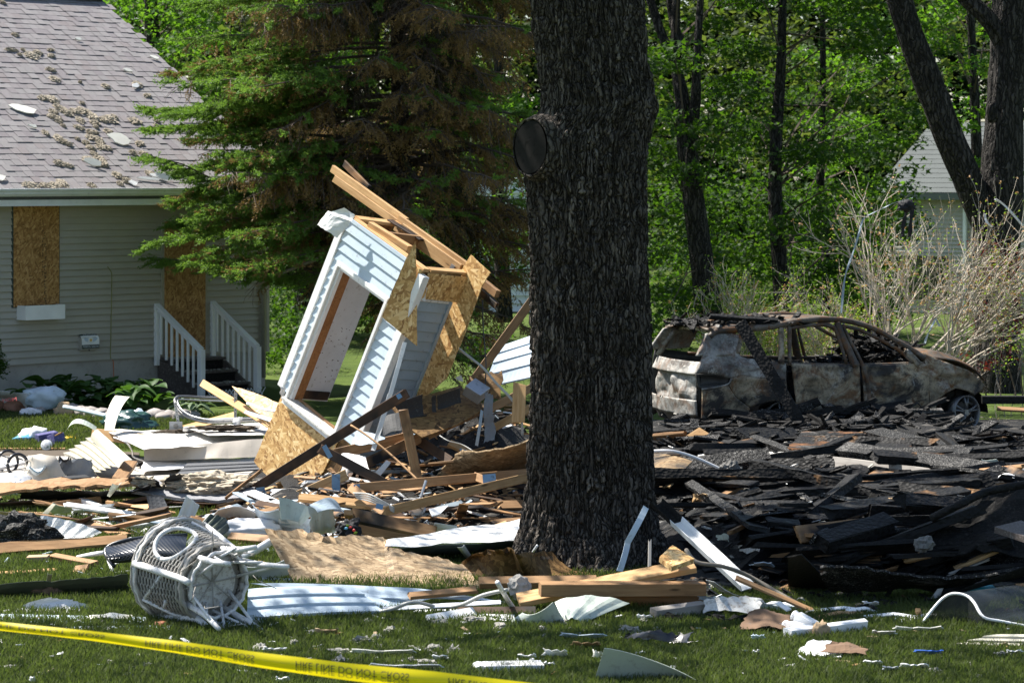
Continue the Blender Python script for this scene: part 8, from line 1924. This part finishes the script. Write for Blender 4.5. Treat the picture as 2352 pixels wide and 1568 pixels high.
TB("white_hose", "white hose lying over the bright board sheet", [(568, 926, 34.9), (585, 932, 34.8), (605, 940, 34.6), (640, 945, 34.4)], .018, "white_clean", True); S("blue_scrap", "pale blue bent trim below the white hose", [(560, 948, 34.8), (620, 968, 34.4), (625, 960, 34.4), (565, 942, 34.8)], "siding_blue", y=True, nx=8, ny=2, crumple=.02, cat="trim"); S("melted_scrap", "drooping melted white plastic hanging on the garage track", [(540, 990, 35.0), (552, 986, 35.0), (552, 956, 35.1), (534, 962, 35.1)], "white_vinyl", y=True, nx=5, ny=6, crumple=.04, cfreq=6, jag=.02, cat="plastic")
LUMP("insulation_heap", "soil and insulation crumbs spilled on the white door panel", 420, 992, (.30, .08, .03), "soil", "soil", 5, .8, 4, z=.33, smooth=False); LUMP("insulation_heap", "dark crumbs spilled on the second white door panel", 520, 982, (.34, .08, .03), "soil", "soil", 5, .8, 4, z=.46, smooth=False)
TB("white_cable", "white cord looping over the pine beam to the driveway", [(262, 1004, .36), (290, 1016, .34), (304, 1036, .16), (306, 1048, .08), (330, 1058, .06), (342, 1064, .04)], .010, "white_clean"); TB("black_plug", "black plug at the end of the white cord", [(315, 1068, .04), (330, 1064, .04)], .022, "cable_black", sm=0)
# random boards and vinyl left of the tilted wall and in the middle
kinds2 = (("pine_old", "brown weathered board fragment in the collapsed timber"), ("pine", "raw pine fragment in the collapsed timber"), ("pine_singed", "singed board fragment in the collapsed timber"), ("pine_dark", "dark stained board fragment in the collapsed timber"), ("white_vinyl", "white vinyl fragment in the collapsed timber"), ("siding_slate", "blue grey vinyl fragment in the collapsed timber"))
for i in range(185):
	if i < 60: u, v = RND.uniform(930, 1220), RND.uniform(925, 1060)
	elif i < 125: u, v = RND.uniform(700, 1215), RND.uniform(1030, 1205)
	else: u, v = RND.uniform(-20, 640), RND.uniform(1145, 1215)
	p = PM(u, v, RND.uniform(.02, .10)); L = RND.uniform(.25, 1.0); yaw = RND.gauss(0, .6); d = Vector((math.cos(yaw), math.sin(yaw), RND.gauss(0, .14)))
	m, lab = kinds2[RND.choice((0, 0, 1, 2, 2, 3, 3, 4, 5))]
	a_, b_ = p - d * L / 2, p + d * L / 2; a_.z = max(a_.z, .03); b_.z = max(b_.z, .03)
	board("board_fragment", a_, b_, RND.choice((.04, .06, .09, .12)), RND.choice((.012, .02, .038)), MAT[m], lab if i < 125 else lab.replace("in the collapsed timber", "on the grass left of the tilted wall"), "board", "broken boards around the tilted wall", RND.gauss(0, 25), rough=.003, jag=.03)
# tufts of grey insulation and wood chips over the front lawn
gm = []
for k in range(8):
	lv, lf = lump_geo((1, .8, .6), k + 60, 2.8, .85, 3); me = bpy.data.meshes.new("insulation_tuft"); me.from_pydata([tuple(p) for p in lv], [], lf); me.materials.append(MAT["insulation_grey"]); me.update(); gm.append(me)
for i in range(190):
	u, v = RND.uniform(-20, 2370), 1430 + 135 * RND.random()
	if i < 105: u = RND.gauss(1000, 260)
	p = PZ(u, v, .012); s = RND.choice((.012, .016, .02, .03, .045)) * RND.uniform(.7, 1.3)
	if p.y > 24: continue
	o = bpy.data.objects.new("insulation_tuft", gm[i % 8]); COL.objects.link(o); o.matrix_world = Matrix.Translation((p.x, p.y, .02 + s * .3)) @ Matrix.Rotation(RND.uniform(0, 6), 4, 'Z') @ Matrix.Diagonal((s * 1.5, s, s, 1))
	tag(o, "small grey insulation tuft lying in the front lawn", "insulation", "insulation tufts on the front lawn")
cm = []
for m in ("pine", "white_clean", "cardboard", "siding_blue"):
	v, f = board_geo(1, .3, .06, 3, .05, 0, .1, 0, 3); me = bpy.data.meshes.new("lawn_chip"); me.from_pydata(v, [], f); me.materials.append(MAT[m]); me.update(); cm.append(me)
cl = ("pale wood chip lying in the lawn", "white plastic chip lying in the lawn", "brown paper chip lying in the lawn", "pale blue vinyl chip lying in the lawn")
for i in range(150):
	u, v = RND.uniform(-20, 2370), RND.uniform(1425, 1566)
	if i % 3 == 0: u, v = RND.uniform(-20, 620), RND.uniform(1190, 1320)
	p = PZ(u, v); k = RND.choice((0, 0, 1, 1, 2, 3)); s = RND.uniform(.03, .10)
	o = bpy.data.objects.new("lawn_chip", cm[k]); COL.objects.link(o); o.matrix_world = Matrix.Translation((p.x, p.y, .045)) @ Matrix.Rotation(RND.uniform(0, 6), 4, 'Z') @ Matrix.Rotation(RND.gauss(0, .25), 4, 'Y') @ Matrix.Diagonal((s, s * RND.uniform(.6, 1.4), s, 1))
	tag(o, cl[k], "debris", "chips scattered over the lawn")
# rags caught in the bare shrub
for i, (c, m, lab) in enumerate((([(1932, 720), (1940, 640), (1956, 590), (1972, 540), (1982, 505), (2000, 492), (2030, 478)], "siding_slate", "torn grey blue strip caught upright in the bare shrub"), ([(2030, 478), (2050, 468), (2075, 460), (2095, 455)], "siding_slate", "grey strip tangled at the top of the bare shrub"), ([(2072, 545), (2076, 510), (2084, 480)], "fabric_black", "long black rag hanging in the shrub"), ([(2090, 545), (2091, 515), (2096, 480)], "fabric_black", "short black rag hanging in the shrub"), ([(2286, 458), (2310, 475), (2350, 520)], "white_clean", "white plastic ribbon at the right of the shrub"), ([(2262, 492), (2266, 510), (2278, 522)], "white_clean", "small white ribbon beside the right trunk"), ([(2122, 795), (2130, 770), (2145, 740), (2148, 730), (2158, 750)], "siding_blue", "pale rag caught in the shrub behind the hood"), ([(1934, 800), (1934, 760), (1942, 730)], "siding_slate", "grey metal strip standing behind the car roof"))):
	P_ = smoothpts([PY(u, v, 41.9 + .1 * i) for u, v in c], 4); V = []; Fc = []; w = .016 if m != "fabric_black" else .03
	for k, p in enumerate(P_): ww = w * (.5 + .6 * abs(math.sin(k * .7 + i))); V += [p + Vector((-ww, .01 * math.sin(k), 0)), p + Vector((ww, -.01, .01))]
	for k in range(len(P_) - 1): Fc.append((2 * k, 2 * k + 1, 2 * k + 3, 2 * k + 2))
	o = mesh_obj("rag", [q - P_[0] for q in V], Fc, MAT[m], None, Matrix.Translation(P_[0])); md = o.modifiers.new("thick", 'SOLIDIFY'); md.thickness = .006; tag(o, lab, "rag")
LUMP("burnt_rag", "black burnt rag ball in the top of the bare shrub", 2082, 470, (.12, .05, .075), "fabric_black", "rag", 3, .9, 3, z=0).location = PY(2082, 472, 41.8)
# ================================================================ WICKER CHAIR, RATTAN SEAT, TAPE
wc_c = PY(487, 1336, 22.5)                       # middle of the seat's underside
ax_ = Vector((.62, -.78, -.10)).normalized()     # from the back of the chair to its feet
wc = empty("wicker_chair", wc_c); tag(wc, "white wicker barrel chair tipped on its side on the grass, legs to the right", "chair")
Mw_ = frame(wc_c, ax_, (0.12, 0, 1)); 
def W_(x, r, a): return Mw_ @ Vector((x, r * math.cos(a), r * math.sin(a))) - wc_c
R0, R1, XB = .275, .37, -.50
def cr_(s): return lerp(R0, R1, s)
def shell_pt(s, a, off=0): return W_(lerp(-.02, XB, s), (cr_(s) + off) * (1.0), a)
m_plain("weave_shade", (.13, .115, .10), .9, .3, (.05, .045, .04), dscale=12)  # dark shell behind the strands, shade of the weave gaps put into its colour
# woven barrel: rows of strands, with an oval opening left free
def in_hole(s, a):
	d = (a - 2.25 + math.pi) % (2 * math.pi) - math.pi
	return (d / .52) ** 2 + ((s - .52) / .34) ** 2 < 1
def in_open(s, a):
	d = (a - 5.2 + math.pi) % (2 * math.pi) - math.pi
	return s > .45 and abs(d) < .55
V, Fc = [], []
NA, NS = 84, 26
for j in range(NS + 1):
	for i in range(NA):
		a = 2 * math.pi * i / NA; wv = .011 * (1 if (i + j) % 2 else -1); V.append(shell_pt(j / NS, a, wv))
for j in range(NS):
	for i in range(NA):
		a = 2 * math.pi * (i + .5) / NA; s = (j + .5) / NS
		if in_hole(s, a) or in_open(s, a) or (i % 3 == 0 and j % 2 == 0): continue
		Fc.append((j * NA + i, j * NA + (i + 1) % NA, (j + 1) * NA + (i + 1) % NA, (j + 1) * NA + i))
sh_ = mesh_obj("woven_shell", V, Fc, MAT["weave_shade"], wc); md = sh_.modifiers.new("thick", 'SOLIDIFY'); md.thickness = .008
V, Fc = [], []
for j in range(27):
	s = (j + .5) / 27; run = []
	for i in range(121):
		a = 2 * math.pi * i / 120
		if in_hole(s, a) or in_open(s, a) or i == 120:
			if len(run) > 2: tube_geo(run, .0085, 4, V, Fc)
			run = []
		else: run.append(shell_pt(s, a, .013 + .008 * (1 if (i // 3 + j) % 2 else -1)))
mesh_obj("woven_strands", V, Fc, MAT["wicker"], wc)
def hoop(name, x, r, rad, mat, a0=0, a1=2 * math.pi, n=44, wob=.006, seed=0):
	P = [W_(x + wob * math.sin(k * 1.7 + seed), r + wob * math.sin(k * 2.3 + seed), lerp(a0, a1, k / n)) for k in range(n + 1)]
	return tube(name, P, rad, MAT[mat], 8, wc)
hoop("rim_hoop", XB - .01, R1 + .012, .024, "wicker_wrap", seed=1); hoop("rim_braid", XB - .03, R1 + .030, .014, "wicker", seed=2); hoop("rim_braid", XB + .03, R1 + .026, .013, "wicker", seed=3); hoop("rim_braid", XB - .05, R1 + .012, .010, "wicker", seed=4)
hoop("seat_hoop", .0, R0 + .012, .022, "wicker", seed=5); hoop("seat_braid", .02, R0 + .025, .014, "wicker", seed=6); hoop("seat_braid", -.03, R0 + .030, .013, "wicker", seed=7); hoop("leg_hoop", .10, R0 - .02, .013, "wicker_wrap", seed=8)
# rim of the oval opening
tube("opening_rim", [shell_pt(.52 + .34 * math.sin(t), 2.25 + .52 * math.cos(t), .012) for t in [2 * math.pi * k / 28 for k in range(29)]], .018, MAT["wicker_wrap"], 7, wc)
# armrest pole and braces along the shell
for a in (1.05, 3.05, 4.35): tube("arm_pole", [shell_pt(1.02, a, .028), shell_pt(.5, a, .034), shell_pt(-.1, a, .034), W_(.16, R0 + .05, a)], .027, MAT["wicker_wrap"], 8, wc)
for a0, a1 in ((3.05, 3.75), (3.75, 4.35), (1.05, 1.5)): tube("brace", [shell_pt(.35, a0, .026), shell_pt(.85, a1, .026)], .015, MAT["wicker_wrap"], 7, wc); 
tube("brace", [shell_pt(.9, 3.78, .028), shell_pt(.4, 4.2, .03), shell_pt(.0, 4.5, .03)], .015, MAT["wicker_wrap"], 7, wc)
# pale seat board and the spider of canes under it
V = [W_(-.015, R0 * .80 * (1 + .05 * math.sin(k * 2.1)), 2 * math.pi * k / 26) for k in range(26)] + [W_(-.03, R0 * .80 * (1 + .05 * math.sin(k * 2.1)), 2 * math.pi * k / 26) for k in range(26)]
mesh_obj("seat_board", V, [tuple(range(26)), tuple(range(51, 25, -1))] + [(i, 26 + i, 26 + (i + 1) % 26, (i + 1) % 26) for i in range(26)], MAT["white_dirty"], wc)
mesh_obj("seat_weave", [W_(-.045, r * R0, 2 * math.pi * k / 36) for r in (1.0, .5) for k in range(36)], [(i, (i + 1) % 36, 36 + (i + 1) % 36, 36 + i) for i in range(36)] + [tuple(range(36, 72))], MAT["wicker"], wc)
for k in range(8):
	a = 2 * math.pi * k / 8 + .2; tube("cane_spoke", [W_(.006, .01, a), W_(.012, R0 * .98, a)], .006, MAT["wicker"], 5, wc)
legs = ((.75, .60, .33), (2.3, .52, .30), (3.9, .55, .32), (5.35, .62, .36), (1.5, .48, .34), (4.7, .50, .40))
for a, L, r in legs:
	tube("leg", [W_(-.04, R0 - .02, a), W_(L * .5, lerp(R0 - .02, r, .5), a), W_(L, r + .03, a)], [.025, .023, .019], MAT["wicker_wrap"], 8, wc)
	tube("leg_brace", [W_(.02, R0 * .6, a + .55), W_(L * .55, r - .02, a + .05)], .012, MAT["wicker_wrap"], 6, wc); tube("leg_brace", [W_(.02, R0 * .8, a - .5), W_(L * .75, r, a - .04)], .011, MAT["wicker_wrap"], 6, wc)
for k in range(9):
	a = RND.uniform(0, 6.28); p = W_(RND.uniform(.05, .4), .3, a); tube("loose_cane", [p, p + Vector((RND.gauss(0, .05), RND.gauss(0, .05), RND.gauss(0, .05))), p + Vector((RND.gauss(0, .1), RND.gauss(0, .1), RND.gauss(0, .08)))], .0035, MAT["wicker"], 4, wc)
# black rattan seat with white legs behind it
rc = empty("rattan_chair", PZ(330, 1296, 0)); tag(rc, "black woven rattan chair shell with white legs lying behind the wicker chair", "chair")
P_ = [PY(242, 1262, 25.2), PY(262, 1300, 25.0), PY(432, 1300, 25.0), PY(430, 1228, 25.4)]
V = []; Fc = []
for j in range(17):
	for i in range(41):
		s, t_ = i / 40, j / 16; p = lerp(lerp(P_[0], P_[3], s), lerp(P_[1], P_[2], s), t_); p = p + Vector((0, -.16 * math.sin(math.pi * t_) + .004 * (1 if (i + j) % 2 else -1), .05 * math.sin(math.pi * s) + .03 * math.exp(-s * 8))); V.append(p - rc.location)
for j in range(16):
	for i in range(40): a = j * 41 + i; Fc.append((a, a + 41, a + 42, a + 1))
o = mesh_obj("woven_shell", V, Fc, MAT["rattan_black"], rc); md = o.modifiers.new("thick", 'SOLIDIFY'); md.thickness = .02
tube("shell_rim", [p - rc.location for p in smoothpts([P_[1], P_[0], lerp(P_[0], P_[3], .3) + Vector((0, 0, .05)), P_[3]], 6)], .018, MAT["rattan_black"], 8, rc)
for a, b, r in (((178, 1278, .06), (243, 1268, .14), (.014, .020)), ((250, 1284, .10), (259, 1314, .03), (.022, .016)), ((262, 1316, .03), (296, 1312, .03), (.012, .012))):
	tube("leg", [PZ(*a) - rc.location, (PZ(*a) + PZ(*b)) / 2 - rc.location, PZ(*b) - rc.location], [r[0], r[1] * 1.1, r[1]], MAT["white_clean"], 8, rc)
# ---------------- caution tape in the foreground
def tape_pt(s, h):
	"""s along the tape, h across from upper (0) to lower (1) edge; hung between two points out of view, twisting a little"""
	u = lerp(-260, 1500, s)
	vt = np.interp(u, [-260, 0, 200, 400, 580, 800, 1000, 1090, 1500], [1395, 1427, 1447, 1470, 1495, 1522, 1541, 1552, 1600])
	wd = np.interp(u, [-260, 0, 100, 300, 600, 1000, 1500], [24, 20, 20, 24, 35, 44, 50])
	y = lerp(14.4, 13.4, s)
	p = PY(u, vt + wd * h, y)
	bul = .016 * math.sin(math.pi * h) + .006 * math.sin(s * 40) * math.sin(math.pi * h)
	return p + Vector((0, -bul, 0))
tp = empty("caution_tape", tape_pt(.2, .5)); tag(tp, "yellow fire line caution tape strung across the lower left foreground", "caution tape")
t = NT("tape_yellow"); t.base((.82, .68, .005), .32, 0, .5)
tr_ = t.add("ShaderNodeBsdfTranslucent"); tr_.inputs["Color"].default_value = (.85, .68, .01, 1); mx_ = t.add("ShaderNodeMixShader"); mx_.inputs[0].default_value = .45
t.l.new(t.b.outputs[0], mx_.inputs[1]); t.l.new(tr_.outputs[0], mx_.inputs[2]); t.l.new(mx_.outputs[0], t.n["Material Output"].inputs["Surface"]); MAT["tape_yellow"] = t.m
m_plain("tape_ink", (.03, .028, .01), .5); m_plain("tape_ink_faint", (.30, .26, .05), .5)
V = [tape_pt(i / 150, j / 8) - tp.location for i in range(151) for j in range(9)]
Fc = [(i * 9 + j, i * 9 + j + 1, (i + 1) * 9 + j + 1, (i + 1) * 9 + j) for i in range(150) for j in range(8)]
mesh_obj("tape", V, Fc, MAT["tape_yellow"], tp, None, True)
tv, tf = text_geo("FIRE LINE DO NOT CROSS", 1.0)
bm = bmesh.new(); vs2 = [bm.verts.new(p) for p in tv]
for q in tf:
	try: bm.faces.new([vs2[i] for i in q])
	except ValueError: pass
bmesh.ops.triangulate(bm, faces=bm.faces[:])
bmesh.ops.subdivide_edges(bm, edges=[e for e in bm.edges if e.calc_length() > .25], cuts=2, use_grid_fill=True)
tv = [v.co.copy() for v in bm.verts]; bm.verts.index_update(); tf = [[v.index for v in f.verts] for f in bm.faces]; bm.free()
x0_, x1_ = min(p.x for p in tv), max(p.x for p in tv); y0_, y1_ = min(p.y for p in tv), max(p.y for p in tv)
for (ua, ub) in ((-75, 242), (335, 585), (680, 940), (1030, 1290)):
	for (h0, h1, mat, off) in ((.22, .60, "tape_ink", .004), (.58, .84, "tape_ink_faint", .004)):
		if ua < 100 and mat != "tape_ink": continue
		P_ = []
		for p in tv:
			fx_ = (p.x - x0_) / (x1_ - x0_); fy = (p.y - y0_) / (y1_ - y0_)
			s = (lerp(ua, ub, fx_) + 260) / 1760; h = lerp(h0, h1, fy)      # the print shows through turned over, top edge down
			q = tape_pt(s, h); P_.append(q + Vector((0, -off, 0)) - tp.location)
		pos = 0
		for wd in "FIRE LINE DO NOT CROSS".split():
			xa, xb = (pos - .4) / 22, (pos + len(wd) + .4) / 22; pos += len(wd) + 1
			FF = [q for q in tf if xa <= sum((tv[i].x - x0_) / (x1_ - x0_) for i in q) / len(q) < xb]
			ids = sorted({i for q in FF for i in q}); mp_ = {i: k for k, i in enumerate(ids)}
			if FF: mesh_obj("lettering", [P_[i] for i in ids], [[mp_[i] for i in q] for q in FF], MAT[mat], tp)
